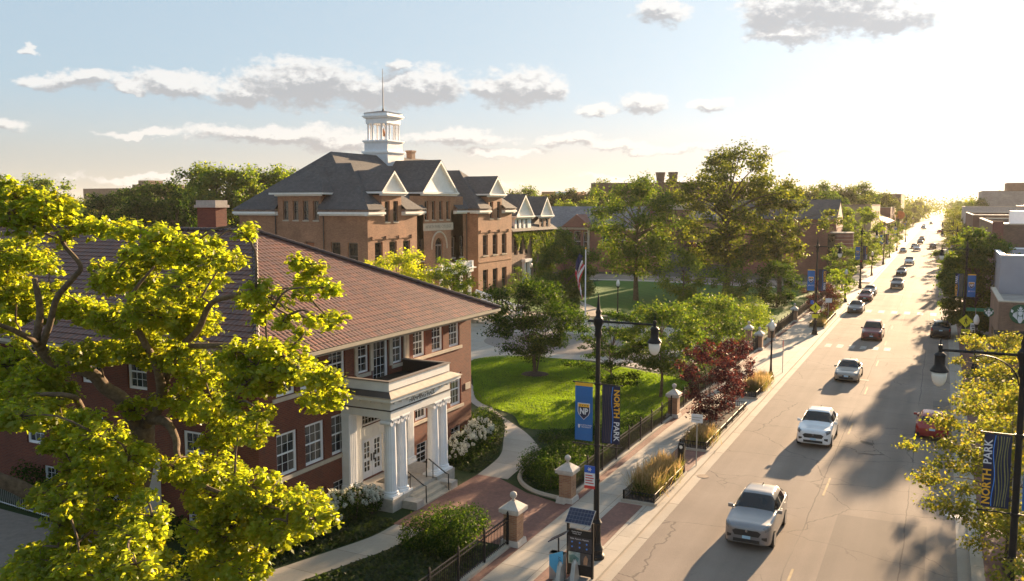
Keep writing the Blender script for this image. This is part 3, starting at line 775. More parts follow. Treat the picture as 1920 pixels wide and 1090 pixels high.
for (y, yo) in ((32.7, 0.05), (34.7, -0.05)):
    hr = MB().tube([(PX - .35, y, .6), (PX - .35, y, 1.5), (PX - .2, y, 1.52), (-20.75, y, 0.95), (-20.62, y, 0.93), (-20.6, y, 0.03)], 0.028, 6)
    hr.tube([(PX + .02, y, .6), (PX + .02, y, 1.37)], 0.02, 6)
    hr.build('handrail', M['dark_metal'], po)
MB().box(-23.6, -22.5, 33.0, 34.4, .602, .615).build('doormat', M['black'], po)
# side entrance porch with arched hood, half hidden by the big tree
se = MB(); se.box(-31.9, -29.7, 24.9, HY0 - .01, 2.75, 2.95); se.box(-31.8, -31.55, 24.95, HY0 - .01, 0, 2.75); se.box(-30.05, -29.8, 24.95, HY0 - .01, 0, 2.75)
se.build('side_porch', M['white'], hall)
sd = MB(); sd.box(-31.5, -30.1, HY0 + .08, HY0 + .14, .3, 2.6)
sdo = sd.build('side_door', M['white'], hall)
MB().box(-31.3, -30.9, HY0 + .06, HY0 + .085, 1.2, 2.4).box(-30.7, -30.3, HY0 + .06, HY0 + .085, 1.2, 2.4).build('pane', M['glass_dim'], sdo)
# ---------------------------------------------------------------- the old main hall with its cupola
def shingle(name, c1, c2):
    m, t, b = newmat(name)
    p = pos(t)
    s = N(t, 'ShaderNodeSeparateXYZ', None, i0=p)
    v = N(t, 'ShaderNodeCombineXYZ', None, i0=MATH(t, 'ADD', s.outputs[0], s.outputs[1]), i1=MATH(t, 'MULTIPLY', s.outputs[2], 1.6)).outputs[0]
    br = N(t, 'ShaderNodeTexBrick', dict(offset=0.5), Vector=v, Color1=c1, Color2=c2, Mortar=tuple(x * .55 for x in c1), Scale=1.0, Mortar_Size=0.012, Bias=0.0, Brick_Width=0.34, Row_Height=0.26)
    c = shade(t, br.outputs[0], NOISE(t, p, 0.35, 6.0, 0.65), 0.78, 1.22)
    c = shade(t, c, NOISE(t, VEC(t, 'MULTIPLY', p, (1.5, 1.5, 0.12)), 1.2, 3.0), 0.88, 1.12)
    setc(t, b, c); b.inputs['Roughness'].default_value = 0.85
    bump(t, b, br.outputs[1], -0.01, 0.5)
    return m
M['shingle'] = shingle('dark_shingle', (0.105, 0.095, 0.092), (0.075, 0.069, 0.069))
M['slate'] = shingle('grey_slate', (0.20, 0.195, 0.20), (0.15, 0.148, 0.155))
def clapboard():
    m, t, b = newmat('white_clapboard')
    p = pos(t)
    s = N(t, 'ShaderNodeSeparateXYZ', None, i0=p)
    f = MATH(t, 'FRACT', MATH(t, 'DIVIDE', s.outputs[2], 0.16))
    setc(t, b, shade(t, (0.80, 0.81, 0.83), NOISE(t, p, 1.5, 5.0), 0.9, 1.05))
    b.inputs['Roughness'].default_value = 0.5
    bump(t, b, f, 0.03, 0.9)
    return m
M['clap'] = clapboard()
M['rust'] = plain('rusty_metal_edge', (0.24, 0.17, 0.14), 0.7, var=0.4, scale=3.0)
M['bell'] = plain('bronze_bell', (0.30, 0.12, 0.05), 0.45, 0.7)
def quad(mb, *p, m=0): mb.poly(p, m)
def hip(mb, x0, x1, y0, y1, z0, r0, r1, zr):
    """hip roof over a rectangle; r0, r1 are the (x, y) ends of the ridge, r0 towards -y or +x"""
    a, b, c, d = (x0, y0, z0), (x1, y0, z0), (x1, y1, z0), (x0, y1, z0)
    p, q = (r0[0], r0[1], zr), (r1[0], r1[1], zr)
    if abs(r0[0] - r1[0]) < abs(r0[1] - r1[1]):
        mb.poly([a, b, p]); mb.poly([b, c, q, p]); mb.poly([c, d, q]); mb.poly([d, a, p, q])
    else:
        mb.poly([b, c, p]); mb.poly([c, d, q, p]); mb.poly([d, a, q]); mb.poly([a, b, p, q])
old = empty('brick_college_hall', (-70, 102, 0), 'large tan brick hall with dark hip roofs, gabled dormers and a white bell cupola', 'building')
FX, MX, BX = -60.0, -61.8, -79.7
L0, L1, R0, R1 = 83.0, 93.6, 109.9, 120.8
wl2 = [(84.4, 86.0), (87.4, 89.0), (90.4, 92.0)]; wr2 = [(111.3, 112.9), (114.4, 116.0), (117.4, 119.0)]
dl = [(86.55, 87.6), (88.35, 89.4)]; dr = [(113.55, 114.6), (115.9, 116.95)]
md = [(98.35, 99.25), (100.2, 101.1), (102.1, 103.0), (104.0, 104.9)]
mw = [(94.7, 95.75), (97.0, 98.05), (105.3, 106.35), (107.6, 108.65)]
TB = 14.8
o = MB()
wall(o, 'x', FX, L0, L1, 0, 12.9, [(a, b, 6.2, 9.2) for a, b in wl2] + [(a, b, .7, 4.1) for a, b in wl2] + [(a, b, 11.6, 12.9) for a, b in dl], .3, 1)
wall(o, 'x', FX, 85.9, 90.1, 12.9, TB, [(a, b, 12.9, 14.1) for a, b in dl], .3, 1)
wall(o, 'x', FX, R0, R1, 0, 12.9, [(a, b, 6.2, 9.2) for a, b in wr2] + [(a, b, .7, 4.1) for a, b in wr2] + [(a, b, 11.6, 12.9) for a, b in dr], .3, 1)
wall(o, 'x', FX, 113.1, 117.4, 12.9, TB, [(a, b, 12.9, 14.1) for a, b in dr], .3, 1)
mops = [(a, b, 6.2, 9.2) for a, b in mw] + [(a, b, 11.6, 14.15) for a, b in md]
wall(o, 'x', MX, L1, 97.8, 0, 12.9, mops[:2], .3, 1)
wall(o, 'x', MX, 97.8, 105.9, 0, TB, mops + [(101.0, 103.0, 5.6, 9.15)], .3, 1)
wall(o, 'x', MX, 105.9, R0, 0, 12.9, mops[2:4], .3, 1)
# round head of the middle window: brick corners inside the square opening
for s_ in (-1, 1):
    arc = [(102 + s_ * 1.0 * cos(t), 8.15 + 1.0 * sin(t)) for t in np.linspace(0, pi / 2, 9)]
    pts = [(102 + s_ * 1.0, 9.15)] + arc
    o.poly([(MX, a, z) for a, z in (pts if s_ < 0 else pts[::-1])])
    for k in range(8): o.poly([(MX, *arc[k]), (MX, *arc[k + 1]), (MX - .3, *arc[k + 1]), (MX - .3, *arc[k])])
sw2 = [(-65.4, -63.98), (-62.9, -61.45), (-69.3, -67.9), (-72.3, -70.9), (-78.2, -76.8)]
sd4 = [(-72.6, -71.75), (-71.05, -70.2), (-69.5, -68.65), (-67.95, -67.1)]
wall(o, 'y', L0, BX, FX, 0, 12.9, [(a, b, 6.2, 9.2) for a, b in sw2] + [(a, b, .7, 4.1) for a, b in sw2] + [(a, b, 11.8, 12.9) for a, b in sd4], .3, -1)
wall(o, 'y', L0, -73.4, -66.8, 12.9, TB, [(a, b, 12.9, 14.15) for a, b in sd4], .3, -1)
for (y, s_) in ((L1, 1), (R0, -1), (R1, 1)): wall(o, 'y', y, BX if y == R1 else MX, FX, 0, 12.9, [], .3, s_)
o.poly([(BX, L0, 0), (BX, R1, 0), (BX, R1, 12.9), (BX, L0, 12.9)])
for (a, b, x) in ((85.9, 90.1, FX), (113.1, 117.4, FX), (97.8, 105.9, MX)):     # dormer cheeks
    for y in (a, b): o.poly([(x, y, 12.9), (x - 5, y, 12.9), (x - 5, y, TB), (x, y, TB)])
for x in (-73.4, -66.8): o.poly([(x, L0, 12.9), (x, L0 + 5, 12.9), (x, L0 + 5, TB), (x, L0, TB)])
o.build('wall', M['old_brick'], old)
def oldwin(ax, c, sgn, a, b, z0, z1, rail=0.47):
    window(old, ax, c - sgn * .3, a, b, z0, z1, sgn, M['taupe'], M['glass_dim'], rail, 0, 0, 0.11, 'window', (0.38, 0.16, 'limestone'))
for a, b in wl2 + wr2: oldwin('x', FX, 1, a, b, 6.2, 9.2); oldwin('x', FX, 1, a, b, .7, 4.1)
for a, b in dl + dr: oldwin('x', FX, 1, a, b, 11.6, 14.1)
for a, b in mw: oldwin('x', MX, 1, a, b, 6.2, 9.2)
for a, b in md: oldwin('x', MX, 1, a, b, 11.6, 14.15)
for a, b in sw2[:4]: oldwin('y', L0, -1, a, b, 6.2, 9.2)
for a, b in sd4: oldwin('y', L0, -1, a, b, 11.8, 14.15)
MB().box(-69.2, -68.0, L0 + .26, L0 + .3, 7.6, 9.1).build('boarded_panel', plain('orange_boarding', (0.35, 0.12, 0.05), 0.7), old)
aw = MB()
aw.box(MX - .3, MX - .2, 101.0, 101.1, 5.6, 8.15); aw.box(MX - .3, MX - .2, 102.9, 103.0, 5.6, 8.15); aw.box(MX - .3, MX - .16, 101.1, 102.9, 8.0, 8.2); aw.box(MX - .3, MX - .2, 101.94, 102.06, 5.6, 8.0)
awo = aw.build('arched_window', M['taupe'], old)
MB().poly([(MX - .27, 101, 5.6), (MX - .27, 103, 5.6), (MX - .27, 103, 9.15), (MX - .27, 101, 9.15)]).build('pane', M['glass_dim'], awo)
hood = MB(); R_ = [(102 + 2.0 * cos(t), 8.0 + 1.95 * sin(t)) for t in np.linspace(0, pi, 25)]
R_ = [(104.0, 7.6)] + R_ + [(100.0, 7.6)]
hood.tube([(MX + .02, a, z) for a, z in R_], 0.13, 6)
hood.build('arch_hood', M['limestone'], old)
MB().box(MX, MX + .06, 97.9, 105.8, 10.15, 11.15).build('name_panel', M['limestone'], old)
text_mesh('lettering', 'NORTH PARK COLLEGE', 0.62, plain('carved_letter', (0.30, 0.26, 0.22), .8), old, plane_m((MX + .065, 101.85, 10.66), (0, 1, 0), (0, 0, 1)), 0.012)
# string courses with little corbels
for (a, b) in ((83.7, 92.6), (110.4, 119.9)):
    sc = MB(); sc.box(FX, FX + .09, a, b, 9.58, 9.70)
    for k in range(4):
        y = a + .25 + k * (b - a - .5) / 3; sc.box(FX, FX + .16, y - .22, y + .22, 9.50, 9.92)
    sc.build('string_course', M['old_brick'], old)
for (a, b) in ((L0, L1), (R0, R1)): MB().box(FX, FX + .07, a, b, 5.2, 5.4).build('string_course', M['old_brick'], old)
MB().box(FX, FX + .12, L0 - .1, L1, 0, .6).box(FX, FX + .12, R0, R1 + .1, 0, .6).box(BX, FX, L0 - .1, L0, 0, .6).build('stone_plinth', M['limestone'], old)
# cornice and the gutter parapet above it, broken where the dormers rise
def cornice(mb, ax, c, a, b, sg, z0=12.35, z1=12.8, out=0.62, m=0):
    wbox(mb, ax, c, c + sg * out * .55, a, b, z0, z0 + .18, m); wbox(mb, ax, c, c + sg * out, a, b, z0 + .18, z1, m)
for (ax, c, a, b, sg) in (('x', FX, 82.4, 85.9, 1), ('x', FX, 90.1, 94.2, 1), ('x', FX, 109.3, 113.1, 1), ('x', FX, 117.4, 121.4, 1), ('x', MX, 94.2, 97.8, 1), ('x', MX, 105.9, 109.3, 1),
                       ('y', L0, BX - .6, -73.4, -1), ('y', L0, -66.8, FX, -1), ('y', L1, MX + .62, FX, 1), ('y', R0, MX + .62, FX, -1)):
    co = MB(); gp = MB(); cornice(co, ax, c, a, b, sg); wbox(gp, ax, c, c + sg * .5, a + .05, b - .05, 12.801, 13.12)
    gp.build('gutter_parapet', M['rust'], co.build('cornice', M['cream'], old))
# roofs
rm = MB()
def lp(a, b, f): return tuple(Vector(a).lerp(Vector(b), f))
def notched(mb, a, b, p, q, f, u0, u1, k):
    """slope a-b (eave) to q-p with a gap u0..u1 (along axis k) cut in its lowest part, up to fraction f"""
    a2, b2 = lp(a, q, f), lp(b, p, f)
    def on(s, e, u): return lp(s, e, (u - s[k]) / (e[k] - s[k]))
    mb.poly([a, on(a, b, u0), on(a2, b2, u0), a2]); mb.poly([on(a, b, u1), b, b2, on(a2, b2, u1)])
    mb.poly([a2, b2, p, q] if p != q else [a2, b2, p])
ra, rb_ = (-70.6, 90.0, 20.45), (-70.6, 113.6, 20.45)
e00, e10, e11, e01 = (BX - .7, 82.35, 13.05), (MX + .75, 82.35, 13.05), (MX + .75, 121.45, 13.05), (BX - .7, 121.45, 13.05)
notched(rm, e00, e10, ra, ra, .23, -73.4, -66.8, 0); notched(rm, e10, e11, rb_, ra, .215, 97.8, 105.9, 1); rm.poly([e11, e01, rb_]); rm.poly([e01, e00, ra, rb_])
for (y0, y1, n0, n1) in ((82.3, 94.3, 85.9, 90.1), (109.2, 121.5, 113.1, 117.4)):
    ym = (y0 + y1) / 2; pa_, qa = (-66.2, ym, 18.85), (-68.6, ym, 18.85); c0, c1 = (FX + .7, y0, 13.09), (FX + .7, y1, 13.09)
    notched(rm, c0, c1, pa_, pa_, .27, n0, n1, 1)
    rm.poly([(-66.76, y0, 13.09), c0, pa_, qa]); rm.poly([(-66.76, y1, 13.09), c1, pa_, qa])
roof = rm.build('roof', M['shingle'], old)
def gable(name, x, ya, yb, zb, zt, xb, par):
    """gabled dormer roof with its white pediment; ridge runs back along -x"""
    ym = (ya + yb) / 2; r = MB()
    for s_, y in ((-1, ya), (1, yb)):
        q = [(x + .45, y, zb + .14), (x + .45, ym, zt + .14), (xb, ym, zt + .14), (xb, y, zb + .14)]
        r.poly(q if s_ < 0 else q[::-1]); r.poly([(p[0], p[1], p[2] - .12) for p in q])
    ro = r.build(name, M['shingle'], par)
    p = MB().poly([(x + .1, ya + .35, zb + .06), (x + .1, yb - .35, zb + .06), (x + .1, ym, zt - .25)])
    p.build('pediment', M['cream'], ro)
    rk = MB()
    for y in (ya, yb):
        a = Vector((x + .28, y, zb + .02)); b_ = Vector((x + .28, ym, zt + .02)); d = (b_ - a).normalized(); n_ = Vector((0, -d.z, d.y)) * (1 if y == ya else -1)
        w_ = -0.26 if y == ya else 0.26
        off = Vector((0, 0, -0.32))
        for (u, v) in (((0.2), (-.2)),):
            rk.poly([a + Vector((u, 0, 0)), b_ + Vector((u, 0, 0)), b_ + Vector((u, 0, 0)) + off, a + Vector((u, 0, 0)) + off * .9])
            rk.poly([a + Vector((u, 0, 0)) + off, b_ + Vector((u, 0, 0)) + off, b_ + Vector((v, 0, 0)) + off, a + Vector((v, 0, 0)) + off])
    rk.build('rake_board', M['cream'], ro)
    b_ = MB(); b_.box(x, x + .32, ya + .1, yb - .1, zb - .45, zb - .2); b_.box(xb + 3.0, x + .6, ya - .05, yb + .05, zb - .2, zb + .03)
    for k in range(int((yb - ya) / .3)): b_.box(x + .32, x + .40, ya + .15 + k * .3, ya + .28 + k * .3, zb - .34, zb - .21)
    b_.build('dormer_cornice', M['cream'], ro)
    return ro
gable('dormer_roof', FX, 85.35, 90.75, 15.2, 17.75, -67.0, old)
gable('dormer_roof', FX, 112.5, 118.0, 15.2, 17.75, -67.0, old)
gable('dormer_roof', MX, 97.2, 106.6, 15.3, 19.6, -70.0, old)
hd = MB(); hip(hd, -74.3, -65.9, 82.3, 92, 15.14, (-70.1, 86.5), (-70.1, 89), 18.5)
hdo = hd.build('dormer_roof', M['shingle'], old)
b_ = MB(); b_.box(-73.7, -66.5, 82.72, 83, TB - .1, 14.9); b_.box(-74.25, -65.95, 82.35, 89, 14.9, 15.12); b_.build('dormer_cornice', M['cream'], hdo)
# cupola
CX0, CX1, CY0, CY1 = -72.8, -68.7, 100.0, 104.0
cu = MB(); cu.box(CX0, CX1, CY0, CY1, 17.5, 20.7)
cu.box(CX0 + .12, CX1 - .12, CY0 + .12, CY1 - .12, 21.05, 22.25)
cup = cu.build('cupola', M['clap'], old)
ct = MB()
ct.box(CX0 - .12, CX1 + .12, CY0 - .12, CY1 + .12, 20.7, 20.85); ct.box(CX0 - .2, CX1 + .2, CY0 - .2, CY1 + .2, 20.85, 21.05)
ct.build('cupola_band', M['white'], cup); ct = MB()
ct.box(CX0, CX1, CY0, CY1, 22.25, 22.38); ct.box(CX0 - .1, CX1 + .1, CY0 - .1, CY1 + .1, 22.38, 22.55); ct.build('cupola_floor', M['white'], cup); ct = MB()
i_ = .28
ct.box(CX0 + i_, CX1 - i_, CY0 + i_, CY1 - i_, 24.85, 25.6); ct.box(CX0 + .05, CX1 - .05, CY0 + .05, CY1 - .05, 25.6, 25.78); ct.box(CX0 - .1, CX1 + .1, CY0 - .1, CY1 + .1, 25.78, 25.95)
ct.box(CX0 + .1, CX1 - .1, CY0 + .1, CY1 - .1, 25.95, 26.35)
ct.build('cupola_entablature', M['white'], cup)
cm_x, cm_y = (CX0 + CX1) / 2, (CY0 + CY1) / 2
for k in range(5):
    for (x, y) in ((CX0 + .55 + k * .75, CY0 + .5), (CX0 + .55 + k * .75, CY1 - .5), (CX0 + .5, CY0 + .5 + k * .75), (CX1 - .5, CY0 + .5 + k * .75)):
        if 0 < k < 4 or x in (CX0 + .55, CX0 + .55 + 3.0):
            if k in (0, 4) and (x in (CX0 + .5, CX1 - .5)): continue
            if k == 2: continue
            MB().lathe([(.2, 22.55), (.2, 22.65), (.15, 22.7), (.13, 24.65), (.19, 24.72), (.19, 24.85)], 10, (x, y, 0)).build('cupola_column', M['white'], cup, angle=40)
rr = MB(); rr.poly([(CX0, CY0, 26.35), (CX1, CY0, 26.35), (cm_x, cm_y, 26.75)]); rr.poly([(CX1, CY0, 26.35), (CX1, CY1, 26.35), (cm_x, cm_y, 26.75)]); rr.poly([(CX1, CY1, 26.35), (CX0, CY1, 26.35), (cm_x, cm_y, 26.75)]); rr.poly([(CX0, CY1, 26.35), (CX0, CY0, 26.35), (cm_x, cm_y, 26.75)])
rr.build('cupola_roof', M['rust'], cup)
MB().tube([(cm_x, cm_y, 26.6), (cm_x, cm_y, 26.9), (cm_x, cm_y, 27.2), (cm_x, cm_y, 32.5)], [.22, .12, .07, .03], 8).build('spire', M['dark_metal'], cup)
MB().lathe([(.42, 23.2), (.40, 23.3), (.30, 23.5), (.26, 23.8), (.12, 23.95), (.05, 24.3)], 14, (cm_x, cm_y, 0)).build('bell', M['bell'], cup, smooth=True)
# roof chimney, downspouts, entrance porch with balustrade
MB().box(-71.3, -70.4, 108.6, 109.6, 19.8, 21.3).box(-71.4, -70.3, 108.5, 109.7, 21.3, 21.6).build('chimney', M['brown_brick'], old)
for (x, y) in ((MX + .12, R0 - .35), (-73.75, L0 - .12), (-66.35, L0 - .12)): MB().tube([(x, y, 0), (x, y, 12.3)], .07, 6).build('downspout', M['bronze'], old)
ep = MB()
for y in (98.2, 100.6, 103.6, 106.0): ep.lathe([(.3, 1.0), (.25, 1.1), (.22, 4.1), (.3, 4.2), (.3, 4.3)], 12, (-59.3, y, 0))
ep.box(MX, -58.9, 97.7, 106.5, 4.3, 4.8); ep.box(MX, -58.6, 97.4, 106.8, 4.8, 4.95); ep.box(MX, -58.8, 97.6, 106.6, 0, 1.0)
for y in (97.9, 100.6, 103.6, 106.3): ep.box(-59.3, -58.9, y - .2, y + .2, 4.95, 5.85)
for k in range(36): ep.box(-59.14, -59.04, 98.2 + k * .22, 98.3 + k * .22, 5.05, 5.7)
for k in range(10): ep.box(-61.6 + k * .24, -61.5 + k * .24, 106.25, 106.35, 5.05, 5.7)
ep.box(-59.2, -59.0, 97.9, 106.3, 5.7, 5.8); ep.box(MX, -59, 106.2, 106.4, 5.7, 5.8)
ep.build('porch', M['white'], old)
# wide stair in front of the hall with a white balustrade on each side
sst = MB()
for k in range(9): sst.box(-58.6 + k * 1.15, -57.45 + k * 1.15, 88 + k * .0, 98 - k * .9, -.02, 1.6 - k * .18)
so_ = MB()
for k in range(8): so_.box(-52.5 + k * .75, -51.7 + k * .75, 86.5, 95.5, -.02, 1.9 - k * .23)
so_.box(-58.8, -52.5, 86.5, 97, -.02, 1.9)
stairs = empty('entrance_stair', (-52, 90, 0), 'broad stone stair with white balustrade before the cupola hall', 'stairs')
so_.build('steps', M['limestone'], stairs)
bl = MB()
A_, B_ = Vector((-52.6, 95.7, 1.9)), Vector((-46.4, 95.7, 0.1))
for k in range(9):
    p = A_.lerp(B_, k / 8); bl.box(p.x - .09, p.x + .09, p.y - .09, p.y + .09, p.z - .1, p.z + .85)
bl.tube([A_ + Vector((0, 0, .95)), B_ + Vector((0, 0, .95))], .14, 6); bl.tube([A_ + Vector((0, 0, .1)), B_ + Vector((0, 0, .1))], .12, 6); bl.box(-46.6, -46.0, 95.4, 96.0, -.1, 1.35)
bl.build('balustrade', M['white'], stairs)
for y in (88.5, 91, 93.5):
    MB().tube([(-52.2, y, 1.8), (-52.2, y, 2.8), (-46.8, y, 1.05), (-46.8, y, .05)], .04, 6).build('handrail', M['dark_metal'], stairs)

# ---------------------------------------------------------------- generic smaller buildings
def block(name, label, x0, x1, y0, y1, h, mat, par=0.0, roofm='roof_flat', cap=None, capw=0.12, front=None, side=None, cat='building', wm='bronze', gm='glass_dim', depth=.2, rail=.5, sidesgn=-1, frontsgn=1):
    """flat-roofed block: front = openings on the street face, side = openings on the face towards the camera"""
    e = empty(name, ((x0 + x1) / 2, (y0 + y1) / 2, 0), label, cat)
    w = MB(); fx = x1 if frontsgn > 0 else x0; bx = x0 if frontsgn > 0 else x1
    wall(w, 'x', fx, y0, y1, 0, h + par, front or [], depth, frontsgn)
    wall(w, 'y', y0, x0, x1, 0, h + par, side or [], depth, -1)
    w.poly([(x0, y1, 0), (x1, y1, 0), (x1, y1, h + par), (x0, y1, h + par)]); w.poly([(bx, y0, 0), (bx, y1, 0), (bx, y1, h + par), (bx, y0, h + par)])
    if par:
        t_ = .3
        for q in ((x0 + t_, x1 - t_, y0 + t_, y0 + t_, ), ):
            pass
        w.poly([(x0 + t_, y0 + t_, h), (x1 - t_, y0 + t_, h), (x1 - t_, y0 + t_, h + par), (x0 + t_, y0 + t_, h + par)]); w.poly([(x0 + t_, y1 - t_, h), (x1 - t_, y1 - t_, h), (x1 - t_, y1 - t_, h + par), (x0 + t_, y1 - t_, h + par)])
        w.poly([(x0 + t_, y0 + t_, h), (x0 + t_, y1 - t_, h), (x0 + t_, y1 - t_, h + par), (x0 + t_, y0 + t_, h + par)]); w.poly([(x1 - t_, y0 + t_, h), (x1 - t_, y1 - t_, h), (x1 - t_, y1 - t_, h + par), (x1 - t_, y0 + t_, h + par)])
    w.build('wall', mat, e)
    MB().poly([(x0 + .02, y0 + .02, h), (x1 - .02, y0 + .02, h), (x1 - .02, y1 - .02, h), (x0 + .02, y1 - .02, h)]).build('roof', M[roofm], e)
    if cap:
        z0, z1 = h + par, h + par + .14; c = MB(); t_ = .36; g = .06
        c.box(x0 - g, x1 + g, y0 - g, y0 + t_, z0, z1); c.box(x0 - g, x1 + g, y1 - t_, y1 + g, z0, z1); c.box(x0 - g, x0 + t_, y0 + t_, y1 - t_, z0, z1); c.box(x1 - t_, x1 + g, y0 + t_, y1 - t_, z0, z1)
        c.build('coping', M[cap], e)
    for o_ in (front or []): window(e, 'x', fx - frontsgn * depth, *o_[:4], frontsgn, M[wm], M[gm], rail, 0, 0, .08)
    for o_ in (side or []): window(e, 'y', y0 + depth, *o_[:4], -1, M[wm], M[gm], rail, 0, 0, .08)
    return e
def wrow(a, b, n, w_, z0, z1):
    p = (b - a) / n
    return [(a + p * (i + .5) - w_ / 2, a + p * (i + .5) + w_ / 2, z0, z1) for i in range(n)]
# ivy-grown hall beyond the big one
iv = empty('ivy_hall', (-67, 131, 0), 'brick hall with two white gables and ivy over its front', 'building')
IX = -61.0
iw = [(123.6, 124.9), (125.6, 127.0), (127.8, 128.9), (131.0, 132.2), (134.4, 135.6), (137.2, 138.4)]
w = MB(); wall(w, 'x', IX, 122.6, 139.8, 0, 9.3, [(a, b, 5.6, 8.2) for a, b in iw] + [(a, b, 1.4, 3.9) for a, b in iw[:1] + iw[3:]] + [(127.0, 128.4, .9, 4.2)], .25, 1)
w.poly([(IX, 139.8, 0), (-73, 139.8, 0), (-73, 139.8, 9.3), (IX, 139.8, 9.3)]); w.poly([(IX, 122.6, 0), (-73, 122.6, 0), (-73, 122.6, 9.3), (IX, 122.6, 9.3)])
w.build('wall', M['brown_brick'], iv)
for a, b in iw: window(iv, 'x', IX - .25, a, b, 5.6, 8.2, 1, M['taupe'], M['glass_dim'])
for a, b in iw[:1] + iw[3:]: window(iv, 'x', IX - .25, a, b, 1.4, 3.9, 1, M['taupe'], M['glass_dim'])
r = MB(); hip(r, -73.5, IX + .5, 122.2, 140.3, 9.4, (-67, 127.5), (-67, 134.5), 15.2)
hip(r, -68.0, IX - 3, 122.6, 126.8, 14.2, (-65.6, 124.6), (-65.7, 124.8), 16.2)
ivr = r.build('roof', M['shingle'], iv)
gable('dormer_roof', IX, 123.6, 130.4, 11.8, 15.2, -66.5, iv)
gable('dormer_roof', IX, 132.8, 138.3, 11.8, 14.9, -66.5, iv)
d = MB(); wall(d, 'x', IX + .02, 123.9, 130.0, 9.3, 11.7, [(124.6, 125.5, 9.7, 11.3), (126.2, 127.1, 9.7, 11.3), (127.8, 128.7, 9.7, 11.3)], .2, 1); d.poly([(IX, 123.9, 9.3), (IX - 4, 123.9, 9.3), (IX - 4, 123.9, 11.7), (IX, 123.9, 11.7)])
d.build('white_bay', M['white'], iv)
for a in (124.6, 126.2, 127.8): window(iv, 'x', IX - .18, a, a + .9, 9.7, 11.3, 1, M['white'], M['glass_dim'])
d = MB(); wall(d, 'x', IX + .02, 133.2, 137.9, 9.3, 11.7, [(134, 135, 9.8, 11.3), (136, 137, 9.8, 11.3)], .2, 1); d.build('dormer_wall', M['brown_brick'], iv)
for a in (134, 136): window(iv, 'x', IX - .18, a, a + 1, 9.8, 11.3, 1, M['white'], M['glass_dim'])
d = MB(); d.box(IX, IX + .5, 126.6, 127.0, .9, 4.3); d.box(IX, IX + .5, 128.4, 128.8, .9, 4.3); d.box(IX, IX + .7, 126.4, 129.0, 4.3, 4.8); d.build('doorway', M['white'], iv)
d = MB()
for k in range(5): d.box(IX, IX + 1 + k * .35, 126.3 - k * .1, 129.1 + k * .1, -.02, .9 - k * .18)
d.build('steps', M['limestone'], iv)
# low hall with a grey slate roof and a brick pediment, across the far lawn
gh = empty('slate_roof_hall', (-62, 172, 0), 'long red brick hall with grey slate roof and small brick pediment', 'building')
w = MB(); gw = [(-69.2, -68.2, 4.0, 8.0), (-67.6, -66.2, 4.0, 8.2), (-65.6, -64.6, 4.0, 8.0), (-61.5, -59.8, 5.0, 8.0), (-58, -56.4, 5, 8)]
wall(w, 'y', 165, -80, -54, 0, 9.0, gw, .3, -1); w.poly([(-54, 165, 0), (-54, 181, 0), (-54, 181, 9), (-54, 173, 12.9), (-54, 165, 9)]); w.poly([(-80, 165, 0), (-80, 181, 0), (-80, 181, 9), (-80, 173, 12.9), (-80, 165, 9)])
w.build('wall', M['red_brick'], gh)
for g in gw: window(gh, 'y', 165.3, *g, -1, M['white'], M['glass_dim'])
r = MB(); r.poly([(-80.4, 164.4, 8.95), (-53.6, 164.4, 8.95), (-53.6, 173, 13.2), (-80.4, 173, 13.2)]); r.poly([(-80.4, 181.6, 8.95), (-53.6, 181.6, 8.95), (-53.6, 173, 13.2), (-80.4, 173, 13.2)])
r.build('roof', M['slate'], gh)
MB().box(-80.2, -53.8, 164.45, 165.0, 8.5, 8.94).box(-69.6, -69.25, 164.6, 165, 3.5, 8.5).box(-64.55, -64.2, 164.6, 165, 3.5, 8.5).build('cornice', M['limestone'], gh)
p = MB(); p.poly([(-70.2, 164.1, 9.0), (-63.4, 164.1, 9.0), (-66.8, 164.1, 11.6)]); p.poly([(-70.2, 164.1, 9.0), (-66.8, 164.1, 11.6), (-66.8, 170, 11.6), (-70.2, 164.8, 9.0)]); p.poly([(-63.4, 164.1, 9.0), (-66.8, 164.1, 11.6), (-66.8, 170, 11.6), (-63.4, 164.8, 9.0)])
p.build('pediment', M['red_brick'], gh)
# far dark slab with twin stacks, hospital on the left horizon, low orange block
dk = block('long_dark_building', 'long dark flat building with two roof stacks rising behind the campus trees', -97, -50, 250, 270, 19.0, M['dark_brick'], 0.9, cap='bronze')
MB().box(-96.9, -50.1, 249.7, 250, 12.0, 14.9).build('pale_band', M['limestone'], dk)
for x in (-76.9, -73.0):
    MB().lathe([(1.2, 0), (1.25, 1.6), (1.55, 3.2), (1.55, 3.3)], 12, (x, 256, 19.9)).build('stack', M['bronze'], dk, angle=40)
hs = block('grey_block_building', 'grey apartment block with brown penthouse far off at the left horizon', -524, -488, 400, 430, 23.2, M['brown_brick'], 0.5, cap='bronze', side=wrow(-522, -490, 12, 1.6, 14, 16) + wrow(-522, -490, 12, 1.6, 18, 20))
MB().box(-506, -478, 425, 445, 0, 27).box(-494, -484, 420, 432, 20, 29.5).build('penthouse', M['brown_brick'], hs)
ob = block('orange_brick_block', 'low orange brick block on the skyline over the slate roof', -150, -136, 330, 345, 18.0, brickmat('orange_brick', (0.46, 0.21, 0.10), (0.40, 0.18, .09), (.4, .25, .15)), 0.6, cap='limestone')
MB().box(-143.5, -136.5, 329.7, 329.95, 17.4, 18.7).build('white_panel', M['white'], ob)
